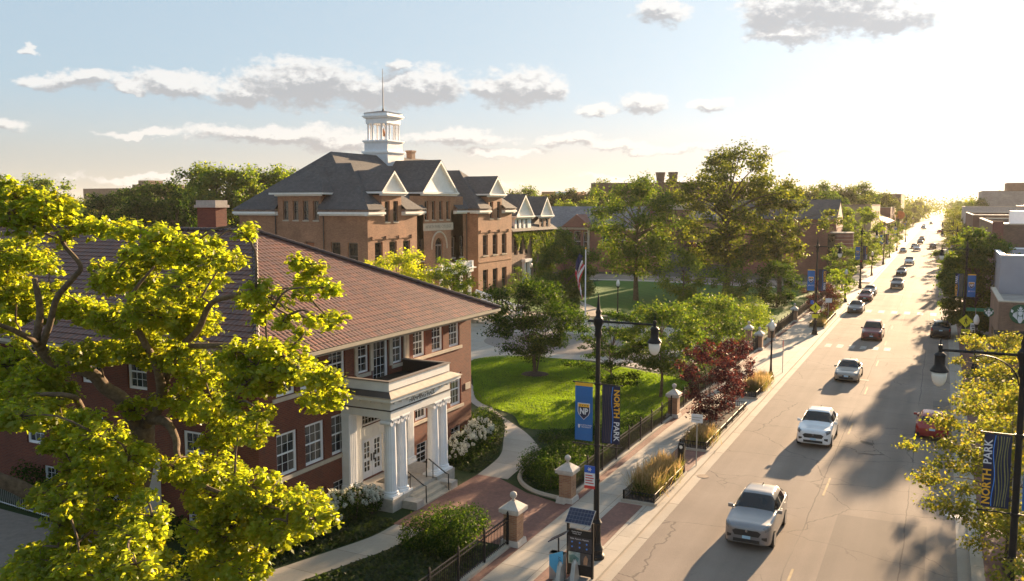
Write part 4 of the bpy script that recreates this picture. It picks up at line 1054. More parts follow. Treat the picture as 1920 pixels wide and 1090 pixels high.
# chimneyed house roofs glimpsed through the big tree
lc = empty('low_brick_house', (-40, 205, 0), 'low brick house with square chimney behind the tall oak', 'building')
MB().box(-52, -22, 196, 214, 0, 10).build('wall', M['brown_brick'], lc)
r = MB(); r.poly([(-52.5, 195.5, 10), (-21.5, 195.5, 10), (-21.5, 205, 14), (-52.5, 205, 14)]); r.poly([(-52.5, 214.5, 10), (-21.5, 214.5, 10), (-21.5, 205, 14), (-52.5, 205, 14)]); r.build('roof', M['slate'], lc)
MB().box(-38.6, -37.0, 204, 205.6, 12, 17).build('chimney', M['limestone'], lc)
MB().box(-52, -22, 195.9, 196, 2, 5).build('window_band', M['glass_dim'], lc)
# gabled brick hall with round tower beside the street
gb = empty('gabled_brick_hall', (-27, 183, 0), 'brick hall with steep dark gable roof and round striped tower by the street', 'building')
w = MB(); wall(w, 'y', 175, -38, -18, 0, 10.9, [], .2, -1)
w.poly([(-18, 175, 0), (-18, 187, 0), (-18, 187, 10.9), (-18, 181, 14.4), (-18, 175, 10.9)]); w.poly([(-38, 175, 0), (-38, 187, 0), (-38, 187, 10.9), (-38, 181, 14.4), (-38, 175, 10.9)])
w.build('wall', M['red_brick'], gb)
r = MB(); r.poly([(-38.4, 174.5, 10.8), (-17.9, 174.5, 10.8), (-17.9, 181, 14.6), (-38.4, 181, 14.6)]); r.poly([(-38.4, 187.5, 10.8), (-17.9, 187.5, 10.8), (-17.9, 181, 14.6), (-38.4, 181, 14.6)]); r.build('roof', M['shingle'], gb)
MB().box(-17.99, -17.94, 174.9, 187.1, 9.2, 9.35).poly([(-17.94, 176, 11.0), (-17.94, 186, 11.0), (-17.94, 181, 13.9)]).build('stone_gable', M['limestone'], gb)
tw = MB().lathe([(2.0, 0), (2.0, 8.3)], 24, (-16.6, 172.3, 0))
two = tw.build('tower', M['red_brick'], gb, angle=40)
tb = MB()
for k in range(11): tb.lathe([(2.02, .8 + k * .7), (2.02, .86 + k * .7)], 24, (-16.6, 172.3, 0))
tb.lathe([(2.1, 8.3), (2.1, 8.5)], 24, (-16.6, 172.3, 0)); tb.build('stone_band', M['limestone'], two)
MB().box(-18.9, -17.6, 170.2, 174.9, 0, 8.2).build('stair_glazing', M['glass_dim'], gb)
# street row on the left
block('cream_shop_block', 'three storey cream brick shop block with red coping on the left of the street', -34, -15.0, 221, 252, 12.9, M['tan_brick'], 0.5, cap='terracotta_cap',
      front=wrow(223, 250, 6, 2.0, 9.6, 11.8) + wrow(223, 250, 6, 2.0, 5.6, 7.8))
pv = empty('pavilion', (-20, 285, 0), 'dark timber pavilion with pale sloping roof beyond the cream shops', 'building')
MB().box(-26, -14.6, 262, 300, 0, 8.4).build('wall', M['dark_brick'], pv)
MB().poly([(-13.6, 261, 8.4), (-13.6, 301, 8.4), (-20, 301, 11.6), (-20, 261, 11.6)]).poly([(-26.6, 261, 8.4), (-26.6, 301, 8.4), (-20, 301, 11.6), (-20, 261, 11.6)]).poly([(-13.6, 261, 8.4), (-20, 261, 11.6), (-26.6, 261, 8.4)]).build('roof', M['tan_brick'], pv)
for k in range(7): MB().box(-14.6, -14.5, 264 + k * 5, 266.5 + k * 5, 5.2, 7.4).build('window', M['glass_dim'], pv)
block('dark_brick_shop', 'dark red brick shop with dentilled cornice left of the far street', -34, -15.0, 305, 340, 11.9, M['red_brick'], 0.6, cap='limestone', front=wrow(307, 338, 7, 2.2, 7, 10))
block('far_brick_block', 'wide brown brick apartment block closing the left side far down the street', -62, -17, 430, 470, 17.0, M['brown_brick'], 1.0, cap='bronze', side=wrow(-60, -19, 12, 1.6, 12.5, 15) + wrow(-60, -19, 12, 1.6, 8.5, 11))
# right side of the street
cf = empty('cafe_building', (12, 82, 0), 'single storey brown brick cafe with round green and white sign', 'building')
w = MB(); wall(w, 'y', 76.5, 4.25, 26, 0, 6.2, [(6.5, 9.5, .8, 3.4), (10.5, 13.5, .8, 3.4)], .2, -1); wall(w, 'x', 4.25, 76.5, 89, 0, 6.2, [(78, 81, .8, 3.4), (82, 85, .8, 3.4)], .2, -1)
w.poly([(4.55, 76.8, 5.7), (26, 76.8, 5.7), (26, 76.8, 6.2), (4.55, 76.8, 6.2)]); w.poly([(4.55, 76.8, 5.7), (4.55, 89, 5.7), (4.55, 89, 6.2), (4.55, 76.8, 6.2)])
w.build('wall', M['brown_brick'], cf)
MB().poly([(4.3, 76.6, 5.7), (26, 76.6, 5.7), (26, 89, 5.7), (4.3, 89, 5.7)]).build('roof', M['roof_flat'], cf)
MB().box(4.2, 26, 76.45, 76.85, 6.2, 6.3).box(4.2, 4.6, 76.85, 89, 6.2, 6.3).build('coping', M['limestone'], cf)
for o_ in ((6.5, 9.5, .8, 3.4), (10.5, 13.5, .8, 3.4)): window(cf, 'y', 76.7, *o_, -1, M['bronze'], M['glass_dim'], 0)
for o_ in ((78, 81, .8, 3.4), (82, 85, .8, 3.4)): window(cf, 'x', 4.45, *o_, -1, M['bronze'], M['glass_dim'], 0)
aw = MB().poly([(4.0, 75.4, 3.3), (26, 75.4, 3.3), (26, 76.5, 4.0), (4.0, 76.5, 4.0)]); aw.build('awning', plain('dark_awning', (.03, .028, .026)), cf)
MB().box(4.9, 6.1, 77.2, 78.2, 5.7, 6.0).build('roof_hatch', M['metal_grey'], cf)
block('white_wall_building', 'pale lilac rendered block with white coping behind the cafe', 4.9, 30, 89.2, 104, 8.6, plain('lilac_render', (0.36, 0.345, 0.375), .8, var=.08, scale=.6), 0.5, 'membrane', 'white', frontsgn=-1)
b1_ = block('brick_shop_building', 'brown brick shop with white membrane roof edge right of the street', 5.1, 34, 108, 150, 11.0, M['brown_brick'], 0.5, 'membrane', 'limestone', frontsgn=-1, front=wrow(110, 148, 6, 2.4, 6.4, 9))
MB().box(4.95, 6.0, 107.6, 107.98, 0, 11.9).build('corner_pier', M['red_brick'], b1_)
MB().box(6.8, 8.3, 112, 113.5, 11.0, 13.0).build('roof_vent', M['white'], b1_)
block('long_brick_store', 'long dark brick store with bright coping two blocks down on the right', 5.6, 50, 200, 262, 10.9, M['dark_brick'], 0.5, 'membrane', 'limestone', frontsgn=-1, front=wrow(205, 258, 8, 3, 5.5, 8))
block('pale_panel_building', 'pale concrete block with plain wall half way down the right side', 5.8, 22, 290, 330, 12.4, plain('pale_concrete', (.45, .42, .39), .8), 0.4, 'membrane', 'limestone', frontsgn=-1)
block('brown_window_building', 'brown brick block with a row of pale windows behind the dark store', 22.2, 70, 300, 340, 12.6, M['brown_brick'], 0.5, 'roof_flat', 'white', side=wrow(24, 56, 8, 1.6, 10, 12), wm='white', gm='membrane')
gt = block('tall_grey_building', 'tall grey windowless block with two rooftop boxes at the far right', 14, 58, 395, 440, 18.2, M['grey_block'], 0.5, cap='bronze', frontsgn=-1)
for (x0, x1) in ((22.5, 30), (45.5, 56)): MB().box(x0, x1, 398, 412, 18.2, 22).build('rooftop_box', M['brown_brick'], gt)
MB().box(31, 44, 400, 400.3, 19.5, 20).build('rooftop_rail', M['metal_grey'], gt)
# ---------------------------------------------------------------- street furniture
M['lamp_glass'] = plain('frosted_lamp_glass', (0.80, 0.76, 0.68), 0.25, var=0.05)
M['np_blue'] = plain('banner_blue', (0.018, 0.135, 0.40), 0.55, var=0.08)
M['np_navy'] = plain('banner_navy', (0.012, 0.016, 0.055), 0.55, var=0.1)
M['np_gold'] = plain('banner_gold', (0.80, 0.42, 0.03), 0.55, var=0.05)
M['np_white'] = plain('banner_white', (0.70, 0.71, 0.74), 0.55, var=0.05)
M['np_sky'] = plain('banner_line_blue', (0.06, 0.25, 0.80), 0.55, var=0.05)
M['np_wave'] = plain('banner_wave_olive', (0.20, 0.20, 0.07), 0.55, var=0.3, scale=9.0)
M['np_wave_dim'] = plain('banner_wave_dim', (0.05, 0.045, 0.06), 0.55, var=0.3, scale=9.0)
M['sign_yellow'] = plain('sign_yellow', (0.80, 0.72, 0.02), 0.4, var=0.04)
M['sign_white'] = plain('sign_white', (0.70, 0.72, 0.74), 0.4, var=0.05)
M['sign_blue'] = plain('sign_blue', (0.01, 0.10, 0.50), 0.4, var=0.05)
M['sign_red'] = plain('sign_red', (0.55, 0.04, 0.04), 0.4, var=0.05)
M['sign_green'] = plain('sign_green', (0.01, 0.20, 0.10), 0.4, var=0.05)
M['cap_stone'] = plain('pier_cap_stone', (0.50, 0.45, 0.40), 0.8, var=0.18, scale=5.0, bmp=0.006)
M['pier_brick'] = brickmat('pier_brick', (0.40, 0.22, 0.12), (0.28, 0.13, 0.075), (0.33, 0.25, 0.18))

def lantern(mb, gl, c):
    x, y, z = c                                                   # z is where the arm meets the lantern
    mb.lathe([(.05, .16), (.07, .08), (.05, 0), (.06, -.06), (.13, -.10), (.17, -.16), (.15, -.20), (.15, -.46), (.19, -.52), (.26, -.62), (.27, -.66), (.22, -.68)], 12, (x, y, z))
    mb.lathe([(.015, .16), (.02, .3), (.005, .36)], 6, (x, y, z))
    gl.lathe([(.215, -.68), (.215, -.80), (.19, -.95), (.13, -1.07), (.04, -1.12)], 14, (x, y, z))
def street_lamp(loc, sgn, label, scroll):
    """tall black street lamp; sgn is the side (along x) its arm reaches to"""
    t = empty('street_lamp', loc, label, 'street lamp', 'tall black street lamps along the kerb')
    OFF[t.name] = Vector((0, 0, 0))
    b = MB()
    b.lathe([(.33, 0), (.33, .12), (.26, .2), (.25, .32), (.30, .38), (.22, .5), (.19, .62)], 14, (0, 0, 0))
    b.fluted([(.185, .62), (.175, 1.35)], 10, (0, 0, 0), 0, .09); b.lathe([(.19, 1.35), (.21, 1.42), (.16, 1.5), (.13, 1.58)], 14)
    b.build('lamp_base', M['dark_metal'], t, angle=35)
    p = MB().lathe([(.115, 1.55), (.105, 3.0), (.095, 6.0), (.085, 8.7)], 12)
    for z in (3.1, 4.45, 6.85): p.lathe([(.125, z - .05), (.135, z), (.125, z + .05)], 12)
    p.lathe([(.10, 8.6), (.15, 8.75), (.12, 8.9), (.13, 9.05), (.18, 9.15), (.18, 9.35), (.12, 9.42), (.09, 9.5), (.11, 9.6), (.07, 9.72), (.05, 9.95), (.01, 10.3)], 12)
    p.build('pole', M['dark_metal'], t, angle=35)
    a = MB(); L = 2.2
    a.tube([(-sgn * .35, 0, 9.25), (sgn * L, 0, 9.25)], [.045, .04], 8)
    a.lathe([(.03, -.05), (.06, 0), (.03, .05)], 8, (-sgn * .37, 0, 9.25))
    if scroll:
        pts = [(sgn * (.1 + 1.0 * (1 - cos(q))), 0, 8.35 + .82 * sin(q)) for q in np.linspace(0, pi / 2, 10)]
        a.tube(pts + [(sgn * 1.22, 0, 9.12), (sgn * 1.25, 0, 9.02), (sgn * 1.17, 0, 9.0)], .022, 6)
    g = MB(); lantern(a, g, (sgn * L, 0, 9.25))
    ao = a.build('arm', M['dark_metal'], t, angle=35)
    g.build('lamp_bowl', M['lamp_glass'], ao, smooth=True)
    for sx in (-1, 1):
        r = MB()
        for z in (6.86, 4.46): r.tube([(0, 0, z), (sx * .98, 0, z)], .02, 6).lathe([(.03, -.03), (.035, 0), (.03, .03)], 6, (sx * .98, 0, z))
        r.build('banner_rod', M['dark_metal'], t)
    return t
def flatten(mb, ox, z0, y):
    mb.v = [(ox + v[0], y - v[2], z0 + v[1]) for v in mb.v]
def poly_out(mb, pts, d=0.006, m=0): mb.prism(pts, 0, d, m)
def wavy(mb, x, w_, z0, z1, amp, ph, d, m=0, n=24, per=1.5):
    L = [(x + amp * sin(ph + 2 * pi * (z1 - z) / per), z) for z in np.linspace(z0, z1, n)]
    for (a, b) in zip(L[:-1], L[1:]): mb.poly([(a[0], a[1], d), (a[0] + w_, a[1], d), (b[0] + w_, b[1], d), (b[0], b[1], d)], m)
BW, BH = 0.72, 2.24
def cloth(mb, y0=0.0, m=0, top=None):
    n = 18
    for i in range(n):
        za, zb = -BH * i / n, -BH * (i + 1) / n
        f = lambda z: 0.012 * sin(z * 4.0)
        q = m if not (top is not None and i < 1) else top
        mb.poly([(0, f(za), za), (BW, f(za), za), (BW, f(zb), zb), (0, f(zb), zb)], q)
def mirror_x(u, flip): return BW - u if flip else u
def crest_banner(loc, label):
    t = empty('banner', loc, label, 'banner', 'blue crest banners hung from the street lamps'); OFF[t.name] = Vector((0, 0, 0))
    c = MB(); cloth(c, 0, 0, 1); c.build('cloth', [M['np_blue'], M['np_gold']], t, recenter=False)
    s = MB()
    sh = lambda k, dy=0: [(.36 - .25 * k, -.78 + .0 + dy), (.36 - .25 * k, -1.12), (.36 - .2 * k, -1.24), (.36, -1.24 - .19 * k), (.36 + .2 * k, -1.24), (.36 + .25 * k, -1.12), (.36 + .25 * k, -.78 + dy)]
    s.prism(sh(1.0), 0.012, 0.016, 0); s.prism(sh(.88, -.03), 0.016, 0.02, 1); s.prism([(.36 - .22, -.93), (.36 + .22, -.93), (.36 + .22, -.81), (.36 - .22, -.81)], 0.02, 0.023, 2)
    for k in range(4): s.prism([(.215 + k * .098 + .022 * cos(q), -.87 + .022 * sin(q)) for q in np.linspace(0, 2 * pi, 6)[:-1]], .023, .026, 1)
    s.prism([(.13, -1.62), (.13, -1.72), (.17, -1.78), (.21, -1.72), (.21, -1.62)], .012, .016, 0)
    flatten(s, 0, 0, 0); s.build('crest', [M['np_white'], M['np_navy'], M['np_gold']], t, recenter=False)
    text_mesh('lettering', 'NP', .33, M['np_white'], t, plane_m((.36, -.024, -1.11), (1, 0, 0), (0, 0, 1)) @ Matrix.Diagonal((.8, 1, 1, 1)), .004, bold=.012)
    text_mesh('small_lettering', 'NORTH PARK\nUNIVERSITY', .075, M['np_white'], t, plane_m((.46, -.016, -1.68), (1, 0, 0), (0, 0, 1)), .003)
    return t
def name_banner(loc, label, up):
    t = empty('banner', loc, label, 'banner', 'navy name banners hung from the street lamps'); OFF[t.name] = Vector((0, 0, 0))
    c = MB(); cloth(c); c.build('cloth', M['np_navy'], t, recenter=False)
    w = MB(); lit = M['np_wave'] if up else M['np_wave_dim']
    for k in range(5):
        wavy(w, (.33 + k * .075) if up else (.04 + k * .075), .02 + .012 * (k % 2), -BH + .04, -.05, .025, .4 + k * .5, .016, 0)
    flatten(w, 0, 0, 0); w.build('wave_pattern', lit, t, recenter=False)
    b = MB(); wavy(b, .27 if up else .40, .024, -BH + .03, -.04, .03, 2.6, .018); flatten(b, 0, 0, 0); b.build('wave_line', M['np_sky'], t, recenter=False)
    if up: A = plane_m((.12, -.02, -1.62), (0, 0, 1), (-1, 0, 0)); B = plane_m((.12, -.02, -.56), (0, 0, 1), (-1, 0, 0))
    else: A = plane_m((.58, -.02, -.68), (0, 0, -1), (1, 0, 0)); B = plane_m((.58, -.02, -1.74), (0, 0, -1), (1, 0, 0))
    text_mesh('gold_lettering', 'NORTH', .31, M['np_gold'], t, A, .004, bold=.008)
    text_mesh('white_lettering', 'PARK', .31, M['np_white'], t, B, .004, bold=.004)
    return t
LX, RX = -11.45, 2.33
lampsL = [(30.4, 'nearest tall black lamp on the left pavement, beside the map kiosk'), (94.5, 'tall black lamp with the yellow walking sign at the left crossing'), (150, 'tall black lamp by the round brick tower on the left'),
          (211, 'tall black lamp before the cream shops on the left'), (275, 'tall black lamp by the timber pavilion far down the left kerb'), (340, 'farthest tall black lamp seen along the left kerb')]
lampsR = [(29.0, 'nearest tall black lamp on the right, with scrolled arm brace'), (95.0, 'tall black lamp standing in the big tree beside the cafe'), (160, 'tall black lamp before the brick shops on the right'), (225, 'tall black lamp by the long dark store far right')]
def copy_at(proto, loc, label):
    c = copy_tree(proto); c.location = loc; c['label'] = label; return c
pl = pr = None; pc = pn = pnr = None
cl = [', on the nearest left lamp', ', above the yellow walking sign', ', left of the round brick tower', ', before the cream shops', ', by the timber pavilion', ', farthest down the left kerb']
cr = [', on the nearest right lamp', ', in front of the big tree by the cafe', ', before the brick shops at right', ', by the long dark store']
for i, (y, lb) in enumerate(lampsL):
    lo = (LX, y, K)
    if i == 0: pl = street_lamp(lo, 1, lb, False)
    else: copy_at(pl, lo, lb)
    a, b = (LX - .9, y - .03, K + 6.84), (LX + .2, y - .03, K + 6.84)
    if i == 0: pc = crest_banner(a, 'blue banner with white crest' + cl[i]); pn = name_banner(b, 'navy banner with wavy lines and upright name' + cl[i], False)
    else:
        copy_at(pc, a, 'blue banner with white crest' + cl[i])
        if i < 4: copy_at(pn, b, 'navy banner with wavy lines' + cl[i])
for i, (y, lb) in enumerate(lampsR):
    lo = (RX, y, K)
    if i == 0: pr = street_lamp(lo, -1, lb, True)
    else: copy_at(pr, lo, lb)
    a, b = (RX + .16, y - .03, K + 6.84), (RX - .9, y - .03, K + 6.84)
    copy_at(pc, a, 'blue banner with white crest' + cr[i])
    if i == 0: pnr = name_banner(b, 'navy banner with gold and white name reading upwards' + cr[i], True)
    else: copy_at(pnr, b, 'navy banner with upright gold name' + cr[i])

def acorn_lamp(loc, label):
    t = empty('acorn_lamp', loc, label, 'lamp post', 'short lamps with white acorn globes'); OFF[t.name] = Vector((0, 0, 0))
    MB().lathe([(.26, 0), (.26, .1), (.2, .2), (.18, .45), (.11, .6), (.09, .8), (.075, 1.2), (.062, 3.5), (.11, 3.58), (.10, 3.66), (.15, 3.75), (.16, 3.8)], 12).build('pole', M['dark_metal'], t, angle=35)
    MB().lathe([(.15, 3.8), (.22, 4.0), (.23, 4.15), (.18, 4.38), (.12, 4.5), (.03, 4.62)], 12).build('globe', M['lamp_glass'], t, smooth=True)
    return t
pa_ = acorn_lamp((-11.5, 68.8, K), 'short lamp with white acorn globe beside the purple-leaved trees')
for loc, lb in (((-11.6, 178, K), 'short acorn lamp past the crossing on the left pavement'), ((-34.7, 98.7, .07), 'short acorn lamp with small banner on the campus lawn'), ((-57.0, 121.5, .07), 'short acorn lamp by the steps of the ivy hall'),
                ((2.9, 80, K), 'short acorn lamp half hidden in the right street tree'), ((-11.6, 128, K), 'short acorn lamp behind the red parked car'), ((-11.6, 240, K), 'short acorn lamp by the far cream shops')):
    copy_at(pa_, loc, lb)

def sign_post(name, loc, label, h, cat='sign'):
    t = empty(name, loc, label, cat); OFF[t.name] = Vector((0, 0, 0))
    MB().tube([(0, 0, 0), (0, 0, h)], .03, 6).build('post', M['metal_grey'] if cat == 'sign' else M['dark_metal'], t)
    return t
def walking_figure(mb, cx, cz, s, y):
    f = lambda pts: mb.poly([(cx + a * s, y, cz + b * s) for a, b in pts])
    mb.poly([(cx + .02 * s + .07 * s * cos(q), y, cz + .36 * s + .07 * s * sin(q)) for q in np.linspace(0, 2 * pi, 11)[:-1]])
    f([(-.09, .27), (.10, .27), (.08, -.02), (-.07, -.02)]); f([(-.07, 0), (.02, 0), (-.10, -.38), (-.18, -.38)]); f([(-.01, 0), (.08, 0), (.18, -.38), (.10, -.38)])
    f([(.08, .26), (.13, .24), (.22, .04), (.17, .03)]); f([(-.09, .26), (-.13, .22), (-.22, .06), (-.17, .04)])
def diamond(t, c, s, y=-.03):
    x, z = c
    d = MB().poly([(x, y, z - s), (x + s, y, z), (x, y, z + s), (x - s, y, z)]).poly([(x, y + .012, z - s), (x + s, y + .012, z), (x, y + .012, z + s), (x - s, y + .012, z)])
    do = d.build('sign_plate', M['sign_yellow'], t)
    f = MB(); walking_figure(f, x, z, s * 1.25, y - .006); f.build('walking_figure', M['black'], do)
ws = empty('crossing_sign', (LX, 94.4, 0), 'yellow diamond walking sign strapped to the left lamp at the crossing', 'sign', 'yellow walking signs at the crossing'); OFF[ws.name] = Vector((0, 0, 0))
diamond(ws, (0.02, 2.98), .56, -.15)
MB().box(-.3, .3, -.16, -.14, 1.9, 2.3).build('arrow_plate', M['sign_yellow'], ws)
MB().box(-.5, -.18, -.12, -.1, 3.35, 3.75).build('blue_plate', M['sign_blue'], ws)
w2 = sign_post('crossing_sign', (2.35, 88.5, K), 'yellow walking sign with arrow plate on its own post at the right', 3.6); w2['group'] = 'yellow walking signs at the crossing'
diamond(w2, (0, 3.0), .6)
ap = MB().box(-.33, .33, -.04, -.02, 1.85, 2.25).build('arrow_plate', M['sign_yellow'], w2)
MB().poly([(-.2, -.045, 1.93), (-.05, -.045, 1.93), (-.15, -.045, 1.98), (.2, -.045, 2.13), (.18, -.045, 2.19), (-.17, -.045, 2.03), (-.13, -.045, 2.12), (-.19, -.045, 2.12)]).build('arrow', M['black'], ap)
MB().box(.38, .95, -.04, -.02, 2.25, 2.85).box(.45, .9, -.046, -.04, 2.62, 2.68, 1).box(.45, .9, -.046, -.04, 2.5, 2.56, 1).box(.5, .85, -.046, -.04, 2.32, 2.42, 1).build('white_plate', [M['sign_white'], M['black']], w2)
sn = sign_post('street_name_sign', (3.05, 87.0, K), 'green street name blade on a post before the cafe', 4.4)
MB().box(-.75, .75, -.02, .02, 4.1, 4.4).build('name_blade', M['sign_green'], sn)
# near pavement: map kiosk with solar panel, bike station pillar, docks
ks = empty('map_kiosk', (-11.37, 28.55, K), 'black bike map kiosk with a solar panel roof, beside the nearest left lamp', 'kiosk'); OFF[ks.name] = Vector((0, 0, 0))
MB().box(-.52, -.44, -.05, .05, 0, 2.1).box(.44, .52, -.05, .05, 0, 2.1).box(-.44, .44, -.04, .04, .05, 1.78).build('frame', M['dark_metal'], ks)
mp = MB().box(-.47, .47, -.062, -.05, 1.52, 1.78, 0).box(-.47, .47, -.062, -.05, .95, 1.5, 1).build('map_panel', [M['black'], plain('map_print', (.045, .043, .05), .3, var=.4, scale=14.0)], ks)
ic = MB()
for (a, b) in ((-.3, 1.3), (0, 1.3), (.28, 1.28), (-.3, 1.12), (0, 1.12), (.28, 1.1)): ic.poly([(a + .035 * cos(q), -.066, b + .035 * sin(q)) for q in np.linspace(0, 2 * pi, 9)[:-1]])
ic.build('map_icon', M['np_sky'], mp)
text_mesh('lettering', 'Ride. Return. Repeat.', .085, M['np_white'], mp, plane_m((0, -.067, 1.43), (1, 0, 0), (0, 0, 1)), .002)
text_mesh('header_lettering', 'Kedzie Ave &\nFoster Ave', .07, M['np_white'], mp, plane_m((-.12, -.067, 1.66), (1, 0, 0), (0, 0, 1)), .002)
ph = MB().box(-.44, .02, -.062, -.05, .46, .92, 0).box(.03, .44, -.062, -.05, .46, .92, 1)
ph.poly([(.15, -.066, .5), (.3, -.066, .5), (.33, -.066, .75), (.25, -.066, .86), (.17, -.066, .74)], 2); ph.poly([(-.4, -.066, .5), (-.1, -.066, .5), (-.02, -.066, .7), (-.22, -.066, .82), (-.42, -.066, .78)], 3)
ph.build('poster', [plain('poster_pale', (.30, .38, .38), .3, scale=6, var=.5), plain('poster_dark', (.08, .07, .07), .3, scale=7, var=.6), plain('poster_skin', (.42, .24, .14), .4, scale=9, var=.4), plain('poster_teal', (.10, .22, .22), .3, scale=5, var=.5)], ks)
def solar():
    m, t, b = newmat('solar_cells')
    br = N(t, 'ShaderNodeTexBrick', dict(offset=0.0), Vector=N(t, 'ShaderNodeTexCoord').outputs['Object'], Color1=(.012, .016, .045), Color2=(.016, .022, .055), Mortar=(.12, .13, .16), Scale=1.0, Mortar_Size=.006, Brick_Width=.125, Row_Height=.125)
    setc(t, b, br.outputs[0]); b.inputs['Roughness'].default_value = .25; return m
M['solar'] = solar()
Rx = Matrix.Rotation(radians(38), 3, 'X')
sp_ = MB().cbox((0, -.02, 2.28), (1.02, .66, .03), 0, Rx); sp_.build('solar_frame', M['metal_grey'], ks)
sc_ = MB(); sc_.poly([tuple(Rx @ Vector((a, b, .02)) + Vector((0, -.02, 2.28))) for a, b in ((-.49, -.31), (.49, -.31), (.49, .31), (-.49, .31))]); sc_.build('solar_panel', M['solar'], ks)
bs = empty('bike_station_pillar', (-12.03, 28.0, K), 'grey and light blue bike hire pillar with a stalk solar cell', 'bike station'); OFF[bs.name] = Vector((0, 0, 0))
MB().prism([(-.28, -.14), (.28, -.14), (.28, .14), (-.28, .14)], 0, 1.0, 0).prism([(-.28, -.14), (.28, -.14), (.28, .14), (-.28, .14)], 1.0, 1.0, 0).build('body', M['metal_grey'], bs)
bp = MB().prism([(-.27, .92), (-.27, .55), (.05, .22), (.27, .3), (.27, 1.16), (.0, 1.04)], 0, .02); bp.v = [(v[0], -.142 - v[2], v[1]) for v in bp.v]
bpo = bp.build('blue_panel', plain('hire_blue', (.09, .42, .68), .4, var=.05), bs, fix=True)
text_mesh('lettering', 'DIVVY', .15, plain('hire_letter', (.02, .06, .12), .5), bpo, plane_m((.15, -.168, .72), (0, 0, 1), (-1, 0, 0)), .002)
MB().tube([(0.02, .02, 1.0), (.02, .02, 1.55)], .03, 8).build('stalk', M['dark_metal'], bs)
MB().cbox((.02, 0, 1.62), (.75, .45, .03), 0, Matrix.Rotation(radians(-32), 3, 'Y')).build('solar_panel', M['solar'], bs)
dk0 = None
for k, (x, y, lb) in enumerate(((-11.75, 27.55, 'grey bike dock just right of the blue hire pillar'), (-11.35, 27.95, 'grey bike dock in front of the map kiosk'))):
    if k == 0:
        dk0 = empty('bike_dock', (x, y, K), lb, 'bike dock', 'grey bike docks by the kiosk'); OFF[dk0.name] = Vector((0, 0, 0))
        MB().prism([(-.09, -.3), (.09, -.3), (.09, .3), (-.09, .3)], 0, .75, 0, [(-.07, -.08), (.07, -.08), (.07, .12), (-.07, .12)]).tube([(0, .02, .72), (0, .02, .86)], [.1, .05], 10).build('post', M['metal_grey'], dk0)
        MB().box(-.35, .35, -.4, .5, 0, .04).build('dock_plate', M['metal_grey'], dk0)
    else: copy_at(dk0, (x, y, K), lb)
pk = empty('parking_rule_sign', (LX - .23, 30.25, 0), 'blue and white snow rule sign on the near left lamp', 'sign'); OFF[pk.name] = Vector((0, 0, 0))
pp = MB().box(-.21, .21, -.02, 0, 3.02, 3.52, 0).box(-.21, .21, -.021, 0, 3.52, 3.8, 1).box(-.21, .21, -.022, 0, 2.9, 3.02, 2)
for k in range(4): pp.box(-.17, .17 - .05 * (k % 2), -.026, -.02, 3.1 + k * .1, 3.14 + k * .1, 2)
for k in range(3): pp.cbox((0, -.026, 3.66), (.16, .006, .03), 0, Matrix.Rotation(k * pi / 3, 3, 'Y'))
pp.build('sign_plate', [M['sign_white'], M['sign_blue'], M['sign_red']], pk)
py = empty('parking_pay_box', (-11.41, 42.5, K), 'black parking pay box between two planters on the left pavement', 'parking meter'); OFF[py.name] = Vector((0, 0, 0))
MB().box(-.16, .16, -.14, .14, 0, 1.2).build('cabinet', M['dark_metal'], py); MB().prism([(-.18, -.15), (.18, -.15), (.18, .15), (-.18, .15)], 1.2, 1.5, 0, [(-.14, -.1), (.14, -.1), (.14, .12), (-.14, .12)]).build('head', M['dark_metal'], py)
MB().poly([(.09 * cos(q), -.146, 1.32 + .09 * sin(q)) for q in np.linspace(0, 2 * pi, 13)[:-1]]).build('round_badge', M['lamp_glass'], py)
MB().box(-.1, .1, -.15, -.14, .85, 1.08).build('screen', M['glass_dim'], py)
s1 = sign_post('parking_sign', (-10.98, 43.85, K), 'pale square parking plate on a thin post beside the pay box', 2.75)
MB().box(-.3, .3, -.035, -.02, 2.3, 2.75).box(-.25, .25, -.04, -.035, 2.55, 2.6, 1).box(-.25, .15, -.04, -.035, 2.42, 2.47, 1).build('sign_plate', [M['sign_white'], M['metal_grey']], s1)
s2 = sign_post('parking_sign', (-11.07, 71.7, K), 'thin bare sign post seen edge on by the acorn lamp', 2.7)
MB().box(-.02, .02, -.15, .15, 2.1, 2.65).build('sign_plate', M['sign_red'], s2)
s3 = sign_post('bus_stop_sign', (-11.2, 104, K), 'small pale plate on a post among the far shrubs', 3.0); MB().box(-.35, .35, -.03, -.01, 2.4, 2.9).build('sign_plate', M['sign_white'], s3)
mh = MB().lathe([(.33, 0), (.33, .012)], 20, (1.02, 42.0, Z2)).build('manhole_cover', plain('pale_cover', (.5, .46, .4), .5)); tag(mh, 'pale round cover in the right gutter', 'manhole cover')
dg = MB().lathe([(.3, 0), (.3, .01)], 16, (-10.3, 42.6, Z2)).build('drain_grate', plain('rusty_grate', (.16, .10, .06), .6)); tag(dg, 'rust brown drain grate in the left gutter', 'drain')

